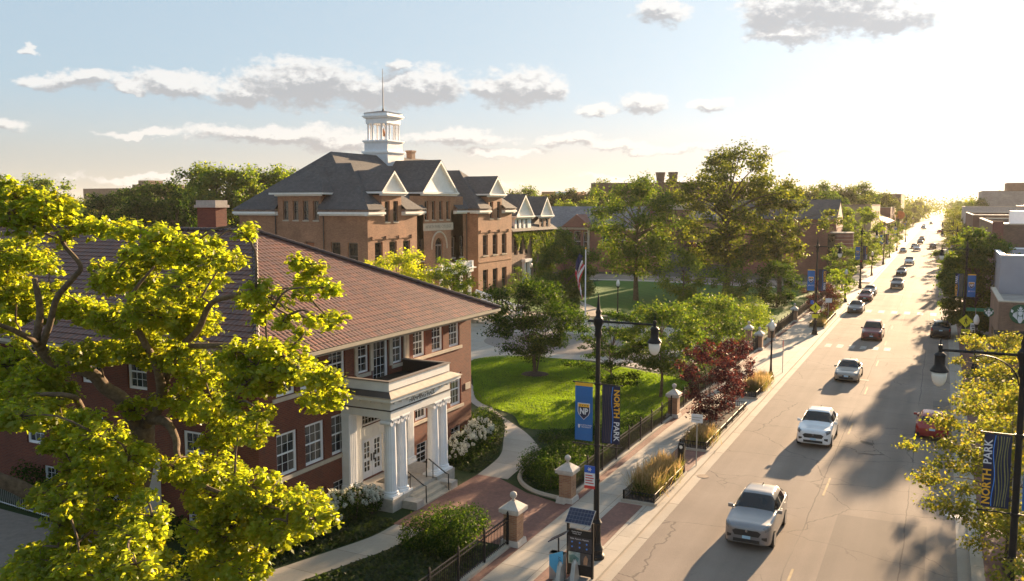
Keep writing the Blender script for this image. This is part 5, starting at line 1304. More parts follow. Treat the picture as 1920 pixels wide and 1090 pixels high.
# gate piers
def gate_pier(loc, label):
    t = empty('gate_pier', loc, label, 'gate pier', 'brick gate piers with stone ball tops'); OFF[t.name] = Vector((0, 0, 0))
    MB().box(-.30, .30, -.30, .30, .35, 1.42).build('shaft', M['pier_brick'], t)
    MB().prism([(-.44, -.44), (.44, -.44), (.44, .44), (-.44, .44)], 0, .35, 0, [(-.38, -.38), (.38, -.38), (.38, .38), (-.38, .38)]).build('plinth', M['cap_stone'], t)
    c = MB().box(-.35, .35, -.35, .35, 1.42, 1.5); c.prism([(-.44, -.44), (.44, -.44), (.44, .44), (-.44, .44)], 1.5, 1.66, 0); c.prism([(-.42, -.42), (.42, -.42), (.42, .42), (-.42, .42)], 1.66, 1.92, 0, [(-.1, -.1), (.1, -.1), (.1, .1), (-.1, .1)])
    c.build('cap', M['cap_stone'], t)
    MB().lathe([(.07, 1.92), (.08, 1.96), (.05, 2.0), (.12, 2.06), (.15, 2.15), (.12, 2.24), (.04, 2.29)], 12).build('ball', M['cap_stone'], t, smooth=True)
    return t
gp0 = gate_pier((-14.95, 30.25, 0), 'brick gate pier nearest the camera, left of the brick forecourt')
for loc, lb in (((-14.95, 35.9, 0), 'brick gate pier on the far side of the brick forecourt'), ((-14.95, 53.6, 0), 'brick pier in the fence behind the near purple-leaved tree'), ((-14.9, 82.4, 0), 'first brick pier of the far campus gate'), ((-14.9, 88.8, 0), 'second brick pier of the far campus gate'), ((-16.6, 86.0, 0), 'brick pier set back inside the far campus gate'), ((-14.9, 104.0, 0), 'farthest brick pier along the campus fence')):
    copy_at(gp0, loc, lb)
def iron_fence(y0, y1, label, z0=.25, h=1.15, x=-14.98):
    t = empty('iron_fence', (x, (y0 + y1) / 2, 0), label, 'fence', 'black iron fence runs along the campus')
    n = max(2, int(round((y1 - y0) / 2.05)))
    p = MB()
    for z in (z0 + .12, z0 + h - .22, z0 + h - .06): p.box(x - .018, x + .018, y0, y1, z, z + .035)
    k = int((y1 - y0) / .125)
    for i in range(1, k): y = y0 + (y1 - y0) * i / k; p.box(x - .009, x + .009, y - .009, y + .009, z0 + .05, z0 + h - .03)
    p.build('panel', M['dark_metal'], t)
    for i in range(n + 1):
        y = y0 + (y1 - y0) * i / n
        MB().box(x - .035, x + .035, y - .035, y + .035, z0, z0 + h + .12).prism([(x - .045, y - .045), (x + .045, y - .045), (x + .045, y + .045), (x - .045, y + .045)], z0 + h + .12, z0 + h + .22, 0, [(x - .01, y - .01), (x + .01, y - .01), (x + .01, y + .01), (x - .01, y + .01)]).build('post', M['dark_metal'], t)
iron_fence(18, 29.8, 'black iron fence on the near side of the brick gate')
iron_fence(36.4, 53.1, 'black iron fence between the forecourt pier and the hidden pier')
iron_fence(54.1, 82.0, 'black iron fence behind the purple-leaved trees')
iron_fence(89.3, 103.5, 'black iron fence past the far campus gate'); iron_fence(104.5, 140, 'farthest run of black iron fence along the campus')
gt_ = empty('iron_gate', (-15.6, 83.4, 0), 'black iron gate leaf standing open at the far campus gate', 'gate')
g = MB()
for k in range(9): g.box(-17.0 + k * .2, -16.97 + k * .2, 82.9, 82.93, .1, 1.9)
g.box(-17.0, -15.35, 82.89, 82.94, .15, .22); g.box(-17.0, -15.35, 82.89, 82.94, 1.75, 1.82)
g.build('gate_leaf', M['dark_metal'], gt_)
# planters with low iron fences
def planter(y0, y1, label, x0=-12.6, x1=-11.15):
    t = empty('planter', ((x0 + x1) / 2, (y0 + y1) / 2, K), label, 'planter', 'fenced planting beds beside the kerb')
    MB().box(x0, x1, y0, y1, K, K + .10).build('soil', M['soil'], t)
    MB().box(x0 - .1, x1 + .1, y0 - .12, y0 - .001, K, K + .12).box(x0 - .1, x1 + .1, y1 + .001, y1 + .12, K, K + .12).box(x0 - .12, x0 - .001, y0, y1, K, K + .12).box(x1 + .001, x1 + .12, y0, y1, K, K + .12).build('kerb_edging', M['kerb'], t)
    f = MB(); h = K + .5
    for (a, b, c, d) in ((x0, y0, x1, y0), (x1, y0, x1, y1), (x0, y1, x1, y1), (x0, y0, x0, y1)):
        L = hypot(c - a, d - b); n = int(L / .14)
        f.tube([(a, b, h), (c, d, h)], .02, 4); f.tube([(a, b, K + .2), (c, d, K + .2)], .015, 4)
        for i in range(n + 1):
            p = (a + (c - a) * i / n, b + (d - b) * i / n); r_ = .012 if i % 12 else .035
            f.box(p[0] - r_, p[0] + r_, p[1] - r_, p[1] + r_, K + .1, h + (.04 if i % 12 == 0 else 0))
    f.build('low_railing', M['dark_metal'], t)
planter(37.0, 42.2, 'fenced bed of tawny grass nearest on the left pavement')
planter(46.6, 57.6, 'fenced bed under the two purple-leaved trees')
planter(61.0, 67.8, 'fenced bed with yellow grass by the acorn lamp')
planter(99.5, 112, 'fenced bed of shrubs past the left crossing')
# white painted railings by the side entrance, lower left
for (p, q, lb) in (((-41.0, 24.3), (-33.6, 23.8), 'grey ramp railing behind the big tree at lower left'), ((-41.0, 22.4), (-38.2, 22.35), 'short grey railing at the left edge of the yard')):
    rl = empty('ramp_railing', ((p[0] + q[0]) / 2, p[1], 0), lb, 'railing', 'grey railings of the side ramp')
    f = MB(); L = hypot(q[0] - p[0], q[1] - p[1]); n = int(L / .16)
    for z in (.15, 1.0): f.tube([(p[0], p[1], z), (q[0], q[1], z)], .03, 5)
    for i in range(n + 1): a = i / n; x, y = p[0] + (q[0] - p[0]) * a, p[1] + (q[1] - p[1]) * a; f.box(x - .015, x + .015, y - .015, y + .015, .1, 1.0)
    f.build('rail', M['metal_grey'], rl)
sheet('yard_paving', [(-50, 5), (-30, 5), (-29.2, 16), (-30.5, 23.5), (-50, 23.9)], SHEETZ + .025, M['plaza_dark'])
# flagpole with hanging flag
fp = empty('flagpole', (-32.4, 82.2, .05), 'white flagpole on the campus plaza', 'flagpole'); OFF[fp.name] = Vector((0, 0, 0))
MB().lathe([(.25, 0), (.2, .15), (.07, .2), (.065, 5), (.05, 9.1)], 10).build('pole', M['white'], fp); MB().lathe([(.02, 9.1), (.1, 9.18), (.1, 9.24), (.02, 9.34)], 10).build('finial', M['np_gold'], fp)
fl = MB(); nu, nv = 26, 13
def fpt(i, j):
    u, v = i / nu * 4.0, (1 - j / nv) * 2.2                       # fly, hoist
    dro = u * .93; out = .12 + .34 * sin(u * 1.0) + u * .10 + .22 * v
    return (-out + .09 * sin(v * 9 + u), -.05 + .16 * sin(u * 2.2 + v * 5), 8.9 - (2.2 - v) * .7 - dro * .9)
for i in range(nu):
    for j in range(nv):
        mtl = 2 if (i < nu * .4 and j < 7) else (0 if j % 2 == 0 else 1)
        fl.poly([fpt(i, j), fpt(i + 1, j), fpt(i + 1, j + 1), fpt(i, j + 1)], mtl)
fl.v = [(v[0] - 32.4, v[1] + 82.2, v[2]) for v in fl.v]
flag = fl.build('flag', [plain('flag_red', (.55, .03, .035), .6), plain('flag_white', (.75, .73, .7), .6), plain('flag_blue', (.012, .02, .09), .6)], None)
tag(flag, 'striped red, white and blue flag hanging limp from the campus flagpole', 'flag')
# round green and white cafe signs
def round_sign(loc, r, label, brackets):
    t = empty('cafe_sign', loc, label, 'sign'); OFF[t.name] = Vector((0, 0, 0))
    d = MB(); q = np.linspace(0, 2 * pi, 33)[:-1]
    d.prism([(r * cos(a), r * sin(a)) for a in q], 0, .10); d.v = [(v[0], -v[2], v[1]) for v in d.v]
    d.build('disc', plain('sign_dark_green', (.010, .085, .035), .4, var=.05), t, fix=True)
    e = MB(); z = -.106
    def pz(pts): e.poly([(a * r, z, b * r) for a, b in pts]); e.poly([(-a * r, z - .001, b * r) for a, b in pts])
    pz([(0, .30), (.17, .30), (.22, .12), (.16, -.12), (.0, -.2)])                       # face
    pz([(0, .48), (.10, .40), (.3, .55), (.22, .34), (0, .34)])                          # crown
    e.poly([(a * r, z - .002, b * r) for a, b in ((0, .86), (.06, .68), (.22, .68), (.1, .57), (.14, .42), (0, .5), (-.14, .42), (-.1, .57), (-.22, .68), (-.06, .68))])
    for k in range(4): pz([(.27 + .10 * k, .30 - .06 * k), (.34 + .10 * k, .26 - .07 * k), (.36 + .11 * k, -.5 + .09 * k), (.27 + .09 * k, -.62 + .1 * k)])  # hair waves
    pz([(0, -.25), (.18, -.22), (.24, -.6), (.12, -.9), (0, -.95)])
    pz([(.62, .35), (.82, .5), (.88, .2), (.7, .1)])
    e.build('emblem', M['sign_white'], t)
    if brackets: MB().box(-.04, .04, -.02, .3, -.06, .06).build('bracket', M['dark_metal'], t)
    return t
round_sign((5.7, 76.36, 5.35), .74, 'large round green and white sign on the cafe wall', True)
round_sign((3.62, 77.2, 5.3), .36, 'smaller round hanging sign at the cafe corner', True)
# signals and a shop sign far down the street
for k, (x, y, lb) in enumerate(((1.9, 163, 'traffic signal on the right past the brick shops'), (-11.3, 148.5, 'traffic signal on the left before the cross street'), (1.9, 420, 'tiny red traffic signal near the street end'))):
    t = empty('traffic_signal', (x, y, K), lb, 'traffic light', 'traffic signals at the crossings'); OFF[t.name] = Vector((0, 0, 0))
    MB().tube([(0, 0, 0), (0, 0, 4.6), ], .07, 8).build('post', M['dark_metal'], t)
    MB().box(-.18, .18, -.16, .12, 3.6, 4.7).build('housing', M['dark_metal'], t)
    for q in range(3): MB().poly([(.11 * cos(a), -.165, 4.5 - q * .35 + .11 * sin(a)) for a in np.linspace(0, 2 * pi, 13)[:-1]]).build('lens', M['sign_red'] if q == 0 else M['black'], t)
od = MB().prism([(1.5 * cos(q), 1.5 * sin(q)) for q in np.linspace(0, 2 * pi, 25)[:-1]], 0, .2); od.v = [(-13.2 + v[0], 332 - v[2], 9.8 + v[1]) for v in od.v]
tag(od.build('shop_sign', plain('orange_sign', (.75, .20, .03), .5), None, fix=True), 'round orange shop sign far down the left side', 'sign')
# ---------------------------------------------------------------- cars
def paint(name, col, metal=0.35, rough=0.32):
    m, t, b = newmat(name)
    p = objc(t)
    setc(t, b, shade(t, col, NOISE(t, p, 1.2, 4.0), .92, 1.08))
    b.inputs['Metallic'].default_value = metal
    b.inputs['Coat Weight'].default_value = 0.7; b.inputs['Coat Roughness'].default_value = 0.06
    dirt = NOISE(t, p, 3.0, 5.0, .7)
    t.links.new(MATH(t, 'MULTIPLY_ADD', dirt, .25, rough - .1), b.inputs['Roughness'])
    return m
PAINT = {'silver': paint('silver_paint', (.24, .235, .24), .55, .35), 'white': paint('white_paint_car', (.74, .74, .74), 0, .3), 'champagne': paint('champagne_paint', (.30, .265, .225), .5, .35), 'maroon': paint('maroon_paint', (.16, .022, .026), .4),
         'black': paint('black_paint', (.016, .016, .018), .2), 'red': paint('red_paint', (.30, .012, .014), .2), 'grey': paint('grey_paint', (.13, .13, .135), .6), 'dark': paint('dark_blue_paint', (.03, .036, .05), .5), 'burgundy': paint('burgundy_paint', (.20, .022, .03), .4)}
M['car_glass'] = plain('car_glass', (.012, .014, .015), .05, var=.3, scale=1.2, spec=.5)
M['trim'] = plain('black_car_trim', (.016, .016, .017), .5, var=.15)
M['chrome'] = plain('chrome', (.6, .6, .6), .2, 1.0, var=.05)
M['headlight'] = plain('headlight_lens', (.20, .21, .22), .10, .3, var=.3, scale=9.0, spec=.8)
M['tail'] = plain('tail_lamp_lens', (.34, .012, .012), .2, var=.2, scale=8.0)
M['plate'] = plain('licence_plate', (.42, .60, .72), .4, var=.1)
M['alloy'] = plain('alloy_rim', (.46, .45, .44), .35, .8, var=.1)
M['tyre'] = plain('tyre_rubber', (.014, .014, .014), .85, var=.2)

def catmull(A, sub):
    A = np.asarray(A, float); out = []
    for i in range(len(A) - 1):
        p0, p1, p2, p3 = A[max(i - 1, 0)], A[i], A[i + 1], A[min(i + 2, len(A) - 1)]
        for q in range(sub):
            t = q / sub
            out.append(.5 * (2 * p1 + (p2 - p0) * t + (2 * p0 - 5 * p1 + 4 * p2 - p3) * t * t + (3 * p1 - p0 - 3 * p2 + p3) * t ** 3))
    out.append(A[-1]); return np.array(out)
KINDS_ = dict(  # length, width, height, ground, hood height, belt height, cowl, roof front, roof back, tail, bonnet nose height, rear glass foot
    suv=dict(L=4.5, w=1.88, h=1.72, g=.24, hood=1.13, belt=1.14, cowl=.86, rf=.02, rb=-1.45, tail=-2.05, nose=1.0, rear=1.08, wr=.62),
    sedan=dict(L=4.8, w=1.80, h=1.44, g=.20, hood=.86, belt=.93, cowl=.92, rf=.12, rb=-.95, tail=-1.62, nose=.70, rear=.98, wr=.58),
    van=dict(L=4.9, w=1.94, h=1.78, g=.20, hood=1.08, belt=1.10, cowl=1.22, rf=.42, rb=-1.95, tail=-2.35, nose=.92, rear=1.06, wr=.66),
    hatch=dict(L=4.25, w=1.79, h=1.46, g=.20, hood=.90, belt=.94, cowl=.78, rf=.06, rb=-1.35, tail=-1.95, nose=.74, rear=.96, wr=.60),
    pickup=dict(L=5.4, w=1.95, h=1.86, g=.32, hood=1.16, belt=1.18, cowl=1.0, rf=.30, rb=-1.7, tail=-2.3, nose=1.0, rear=1.18, wr=.66))
def make_car(name, kind, col, label, loc, heading=0.0, rails=False, fog=True, grille='wide', lit=False, group=None, simple=False):
    """a car facing -y (towards the camera) at heading 0; a lofted shell with its own glass, lamps, mirrors and wheels"""
    k = KINDS_[kind]; L, w, h, g = k['L'], k['w'] / 2, k['h'], k['g']; X = L / 2
    t = empty(name, loc, label, 'car', group, heading); OFF[t.name] = Vector((0, 0, 0))
    sed = kind == 'sedan'
    wr = k['wr'] * w / .93
    # stations along the car (x towards the nose); each a half section of nine (y, z) points
    def low(f, zb, zs): return [(0, zb), (w * f * .86, zb), (w * f * .985, zb + .14), (w * f, (zb + zs) / 2 + .02), (w * f * .975, zs)]
    def deck(f, zs, ztop): return [(w * f * .90, zs + (ztop - zs) * .55), (w * f * .72, zs + (ztop - zs) * .9), (w * f * .36, ztop), (0, ztop + .012)]
    def cab(zs, z, r_=1.0): return [(w * .925, zs + .03), (wr * r_, z - .07), (wr * .74 * r_, z - .012), (0, z)]
    S = [(X, low(.60, g + .16, k['nose'] - .16) + deck(.60, k['nose'] - .14, k['nose'] - .06)),
         (X - .07, low(.80, g + .06, k['nose'] - .05) + deck(.80, k['nose'] - .04, k['nose'] + .03)),
         (X - .24, low(.93, g + .02, k['nose'] + .02) + deck(.93, k['nose'] + .03, k['nose'] + .09)),
         (X - .62, low(.985, g, k['hood'] - .10) + deck(.985, k['hood'] - .09, k['hood'] - .03)),
         (k['cowl'], low(1, g, k['belt'] - .04) + deck(1, k['belt'] - .03, k['hood'] + .05)),
         (k['rf'], low(1, g, k['belt']) + cab(k['belt'], h - .05)),
         (k['rf'] * .4 + k['rb'] * .6 + .25, low(1, g, k['belt'] + .01) + cab(k['belt'] + .01, h)),
         (k['rb'], low(1, g, k['belt'] + .04) + cab(k['belt'] + .04, h - .06, .97))]
    if sed:
        S += [(k['tail'], low(.985, g + .02, k['belt'] + .02) + deck(.985, k['belt'] + .02, k['rear'])), (-X + .2, low(.93, g + .06, k['belt'] - .02) + deck(.93, k['belt'], k['rear'] - .02)), (-X, low(.8, g + .2, k['belt'] - .14) + deck(.8, k['belt'] - .12, k['rear'] - .14))]
    else:
        S += [(k['tail'], low(.965, g + .04, k['belt'] + .03) + [(w * .88, k['belt'] + .06), (w * .80, k['belt'] + .10), (w * .45, k['belt'] + .12), (0, k['belt'] + .13)]),
              (-X + .06, low(.92, g + .1, k['belt'] - .05) + deck(.92, k['belt'] - .03, k['belt'] + .0)), (-X, low(.8, g + .2, k['belt'] - .18) + deck(.8, k['belt'] - .17, k['belt'] - .14))]
    su = 3 if simple else 5; sv = 2 if simple else 3
    rows = [catmull([(s[0],) + q for q in s[1]], sv) for s in S]
    G = np.stack([catmull([r[j] for r in rows], su) for j in range(rows[0].shape[0])], 1)   # station, section, (x, y, z)
    nu, nv = G.shape[:2]
    def P(i, j, sd, off=0.0):
        a = G[i, j]; q = Vector((a[1] * sd, -a[0], a[2]))
        if off:
            i0, i1 = max(i - 1, 0), min(i + 1, nu - 1); j0, j1 = max(j - 1, 0), min(j + 1, nv - 1)
            du = G[i1, j] - G[i0, j]; dv = G[i, j1] - G[i, j0]; n = np.cross(du, dv); n = n / (np.linalg.norm(n) + 1e-9)
            c = np.array((a[0] * .75, 0, .75)); n = n if np.dot(n, a - c) > 0 else -n
            q += Vector((n[1] * sd, -n[0], n[2])) * off
        return q
    def patch(mb, i0, i1, j0, j1, sides=(-1, 1), off=.006, m=0):
        for sd in sides:
            for i in range(i0, i1):
                for j in range(j0, j1):
                    q = [P(i, j, sd, off), P(i + 1, j, sd, off), P(i + 1, j + 1, sd, off), P(i, j + 1, sd, off)]
                    mb.poly(q if sd > 0 else q[::-1], m)
    U = lambda s: s * su
    V = lambda s: s * sv
    body = MB(); patch(body, 0, nu - 1, 0, nv - 1, off=0.0)
    for i in (0, nu - 1): body.poly([P(i, j, 1) for j in range(nv)] + [P(i, j, -1) for j in reversed(range(nv))])
    bo = body.build('body', PAINT[col], t, smooth=True, fix=True, angle=38, recenter=False)
    a_, b_ = U(4), U(5)
    ws = MB(); patch(ws, a_ + 1, b_, V(5) + 1, V(8), off=.008); ws.build('windscreen', M['car_glass'], t, smooth=True, recenter=False)
    if sed: r0, r1 = U(7), U(8) - 1
    else: r0, r1 = U(7), U(8) - 1
    rw = MB(); patch(rw, r0 + 1, r1, V(5) + 2, V(8), off=.008); rw.build('rear_window', M['car_glass'], t, smooth=True, recenter=False)
    for sd in (-1, 1):
        sg = MB(); patch(sg, b_ - su // 2, U(7) - (1 if sed else 0), V(5), V(6) - (0 if simple else 1), (sd,), .008)
        sg.build('side_window', M['car_glass'], t, smooth=True, recenter=False)
        if not simple:
            pl_ = MB(); pi_ = U(6) - 1; patch(pl_, pi_, pi_ + 1, V(5), V(6) - 1, (sd,), .013); pl_.build('door_pillar', M['trim'], t, recenter=False)
            hl = MB(); patch(hl, U(4) + 1, U(7) + 2, V(1), V(2) - 1, (sd,), .007); hl.build('sill_trim', M['trim'], t, recenter=False)
            dh = MB()
            for q in (U(5) + 3, U(6) + 3):
                p0, p1 = P(q, V(4) - 1, sd, .012), P(q + 1, V(4) - 1, sd, .012); dh.tube([p0, p0.lerp(p1, .7)], .016, 5)
            dh.build('door_handle', PAINT[col], t, recenter=False)
        hd = MB(); patch(hd, U(1) - (0 if simple else 1), U(2) + (2 if kind != 'pickup' else 1), V(4) - 1, V(5) + (1 if not simple else 0), (sd,), .009)
        hd.build('headlight', M['headlight'], t, smooth=True, recenter=False)
        tl = MB(); patch(tl, nu - 1 - U(2) + 1, nu - 2, V(3) + 1, V(4) + 1, (sd,), .009); tl.build('tail_lamp', M['tail'], t, smooth=True, recenter=False)
        if fog and not simple:
            fg = MB(); patch(fg, 1, U(1) + 1, V(2) + 1, V(3), (sd,), .008); fg.build('fog_lamp', M['trim'], t, recenter=False)
        mr = MB(); c = P(b_ - 3 if not simple else b_ - 2, V(5), sd)
        mr.cbox(c + Vector((sd * .14, -.02, .05)), (.20, .11, .14), 0); mr.tube([c, c + Vector((sd * .1, -.01, .03))], .022, 5)
        mr.build('mirror', PAINT[col], t, smooth=False, recenter=False)
    gr = MB(); zn = k['nose']; gx = X + .006
    if grille == 'wide':
        gr.prism([(-.46 * w, zn - .13), (.46 * w, zn - .13), (.60 * w, zn - .21), (.50 * w, zn - .37), (-.50 * w, zn - .37), (-.60 * w, zn - .21)], 0, .03)
    else:
        gr.prism([(-.34 * w, zn - .10), (.34 * w, zn - .10), (.26 * w, zn - .23), (-.26 * w, zn - .23)], 0, .03)
    gr.v = [(q[0], -(X - .02) - q[2], q[1]) for q in gr.v]
    gro = gr.build('grille', M['trim'], t, recenter=False, fix=True)
    li = MB().box(-.55 * w, .55 * w, -X - .012, -X + .06, g + .13, g + .26); li.build('lower_intake', M['trim'], t, recenter=False)
    em = MB(); em.prism([(.055 * cos(q), zn - .175 + .055 * sin(q)) for q in np.linspace(0, 2 * pi, 13)[:-1]], 0, .012); em.v = [(q[0], -(X + .012) - q[2], q[1]) for q in em.v]; em.build('badge', M['chrome'], gro, recenter=False, fix=True)
    MB().box(-.16, .16, -X - .03, -X - .012, g + .28, g + .40).build('front_plate', M['plate'], t, recenter=False)
    MB().box(-.16, .16, X + .004, X + .02, k['belt'] - .30, k['belt'] - .18).build('rear_plate', M['plate'], t, recenter=False)
    rb = MB(); patch(rb, nu - 1 - U(1), nu - 1, V(1), V(2), off=.008); rb.build('rear_bumper_trim', M['trim'], t, recenter=False)
    if rails:
        for sd in (-1, 1):
            MB().tube([P(U(5) + 2, V(7) - 2, sd, .05), P(U(6), V(7) - 2, sd, .06), P(U(7) - 2, V(7) - 2, sd, .05)], .018, 5).build('roof_rail', M['trim'], t, recenter=False)
    if not simple and kind != 'van':
        an = MB().prism([(-.03, -k['rb'] - .35), (.03, -k['rb'] - .35), (.02, -k['rb'] - .15), (-.02, -k['rb'] - .15)], h - .05, h + .06, 0, [(-.01, -k['rb'] - .2), (.01, -k['rb'] - .2), (.01, -k['rb'] - .15), (-.01, -k['rb'] - .15)]); an.build('roof_aerial', M['trim'], t, recenter=False)
    R_ = .35 if kind in ('suv', 'pickup', 'van') else .32
    for fx in (X - .92, -X + .90):
        for sd in (-1, 1):
            wm = MB(); xo = sd * (w + .012)
            wm.lathe([(R_ * .7, -.10), (R_ * .97, -.105), (R_, -.08), (R_, .08), (R_ * .97, .105), (R_ * .7, .10)], 22)
            wm.v = [(xo - sd * .10 + q[2], -fx + q[0], R_ + q[1]) for q in wm.v]
            wo = wm.build('wheel', M['tyre'], t, angle=40, recenter=False)
            rm_ = MB()
            for s_ in range(5):
                a = 2 * pi * s_ / 5; rm_.poly([(R_ * .12 * cos(a - .9), R_ * .12 * sin(a - .9), .012), (R_ * .66 * cos(a - .2), R_ * .66 * sin(a - .2), .004), (R_ * .66 * cos(a + .2), R_ * .66 * sin(a + .2), .004), (R_ * .12 * cos(a + .9), R_ * .12 * sin(a + .9), .012)])
            rm_.lathe([(R_ * .64, -.0), (R_ * .72, .006), (R_ * .72, .01)], 22)
            rm_.v = [(xo + sd * (.006 + q[2]), -fx + q[0], R_ + q[1]) for q in rm_.v]
            rm_.build('rim', M['alloy'], wo, recenter=False)
            ar = MB(); Ra = R_ + .06; pts = [(Ra * cos(q), R_ + Ra * sin(q)) for q in np.linspace(-.25, pi + .25, 16)]
            ar.prism(pts, 0, .012); ar.v = [(sd * (w - .018 + q[2]), -fx + q[0], q[1]) for q in ar.v]
            ar.build('wheel_arch', M['trim'], t, recenter=False, fix=True)
    if lit:
        MB().box(-w * .86, -w * .62, X - .03, X + .012, k['belt'] - .2, k['belt'] - .1).build('turn_signal', M['np_gold'], t, recenter=False)
    return t
ZR = Z2 + .004
def at(front_px_x, y_front, kind, face=1):
    return (front_px_x, y_front + KINDS_[kind]['L'] / 2 * face, ZR)
make_car('parked_suv', 'suv', 'silver', 'silver suv nearest the camera in the oncoming lane', at(-6.42, 33.9, 'suv'))['group'] = 'cars driving towards the camera'
make_car('white_suv', 'suv', 'white', 'white suv with roof rails following the silver one', at(-5.98, 50.2, 'suv'), 0, True)['group'] = 'cars driving towards the camera'
make_car('sedan', 'sedan', 'champagne', 'champagne sedan third in the oncoming line', at(-6.1, 70.2, 'sedan'), 0, grille='slim', fog=False)['group'] = 'cars driving towards the camera'
make_car('minivan', 'van', 'maroon', 'maroon minivan fourth in the oncoming line with pale sunlit roof', at(-5.85, 92.9, 'van'), 0, grille='slim')['group'] = 'cars driving towards the camera'
make_car('hatchback', 'hatch', 'red', 'red hatchback driving away beside the honey locust', (.02, 57.0, ZR), pi, lit=True)
make_car('dark_suv', 'suv', 'black', 'black suv parked at the right kerb beyond the crossing', (.38, 99.8, ZR), pi, True)
make_car('parked_sedan', 'sedan', 'grey', 'dark grey sedan parked first in the row at the left kerb', at(-9.35, 115.6, 'sedan'), 0)
make_car('parked_hatchback', 'hatch', 'burgundy', 'burgundy car parked behind the grey sedan', at(-9.3, 130.5, 'hatch'), 0)
make_car('parked_car', 'sedan', 'silver', 'pale car parked behind the burgundy one', at(-9.35, 139, 'sedan'), 0, simple=True)
FAR = [('grey', 'suv', -6.1, 151.5, 'grey suv in the oncoming lane past the parked row'), ('dark', 'sedan', -6.6, 181, 'dark sedan behind the grey suv'), ('white', 'pickup', -6.2, 212, 'pale pickup behind the dark sedan'),
       ('silver', 'sedan', -9.5, 266, 'silver car parked far along the left kerb'), ('white', 'suv', -6.2, 277, 'white suv in the far oncoming queue'), ('grey', 'sedan', -7.4, 294, 'grey sedan beside the far white suv'),
       ('grey', 'suv', -6.4, 326, 'grey suv farther back in the far queue'), ('dark', 'suv', -6.4, 354, 'dark suv last in the far queue'), ('silver', 'hatch', -8.4, 515, 'tiny silver car near the vanishing street end'), ('dark', 'suv', -6.5, 640, 'tiny dark car at the vanishing street end'), ('white', 'van', -9.5, 560, 'tiny white van parked near the street end'), ('dark', 'sedan', -9.5, 530, 'tiny dark sedan parked near the street end')]
for c_, kd, x, y, lb in FAR: make_car('far_car', kd, c_, lb, at(x, y, kd), 0, simple=True)
for c_, kd, x, y, lb in (('dark', 'suv', -2.2, 296, 'dark suv driving away in the far right lane'), ('red', 'suv', -.9, 450, 'red car waiting at the far right kerb'), ('black', 'sedan', .4, 470, 'black car parked at the far right kerb')): make_car('far_car', kd, c_, lb, (x, y, ZR), pi, simple=True)
# ---------------------------------------------------------------- trees and plants
RNG = np.random.default_rng(7)
def LM(name, d, t_, mixf=.5, gloss=.025, var=.3, scale=.5): M[name] = leafmat(name, d, t_, mixf, gloss, var, scale)
LM('maple_a', (.16, .20, .014), (.62, .68, .024), .6); LM('maple_b', (.15, .195, .016), (.56, .66, .024), .6); LM('maple_c', (.19, .20, .014), (.76, .70, .02), .6)
LM('oak_a', (.042, .066, .012), (.18, .22, .014)); LM('oak_b', (.032, .056, .010), (.12, .16, .010)); LM('oak_c', (.070, .088, .014), (.32, .33, .018))
LM('elm_a', (.040, .080, .011), (.16, .25, .014)); LM('elm_b', (.034, .070, .010), (.11, .19, .012)); LM('elm_c', (.064, .102, .014), (.28, .33, .016))
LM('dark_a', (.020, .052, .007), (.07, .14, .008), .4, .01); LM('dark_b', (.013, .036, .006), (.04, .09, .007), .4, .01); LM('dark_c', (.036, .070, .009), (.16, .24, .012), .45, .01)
LM('lime_a', (.085, .13, .012), (.27, .38, .014), .55); LM('lime_b', (.06, .10, .012), (.17, .27, .012), .55); LM('lime_c', (.11, .14, .014), (.38, .42, .016), .6)
LM('purple_a', (.048, .016, .017), (.10, .020, .018), .45); LM('purple_b', (.032, .013, .015), (.06, .015, .016), .45); LM('purple_c', (.075, .024, .020), (.19, .04, .026), .5)
LM('locust_a', (.10, .115, .018), (.38, .38, .025), .55); LM('locust_b', (.075, .095, .016), (.26, .30, .02), .55); LM('locust_c', (.14, .120, .026), (.50, .40, .03), .55)
LM('reed_a', (.24, .17, .075), (.42, .28, .10), .5); LM('reed_b', (.14, .14, .03), (.34, .34, .04), .5); LM('reed_c', (.34, .24, .12), (.55, .38, .18), .5)
LM('blade_a', (.075, .14, .012), (.34, .50, .016), .55); LM('blade_b', (.06, .12, .012), (.26, .42, .014), .55)
M['petal'] = leafmat('white_petal', (.72, .72, .62), (.55, .55, .42), .3, .04, .12, 2.0)
M['bark'] = plain('grey_bark', (.15, .105, .065), .9, var=.55, scale=6.0, bmp=.12)
M['bark_dark'] = plain('dark_bark', (.085, .065, .048), .9, var=.4, scale=3.0, bmp=.05)
PAL = {k: [M[k + '_a'], M[k + '_b'], M[k + '_c']] for k in ('maple', 'oak', 'elm', 'dark', 'lime', 'purple', 'locust', 'reed')}

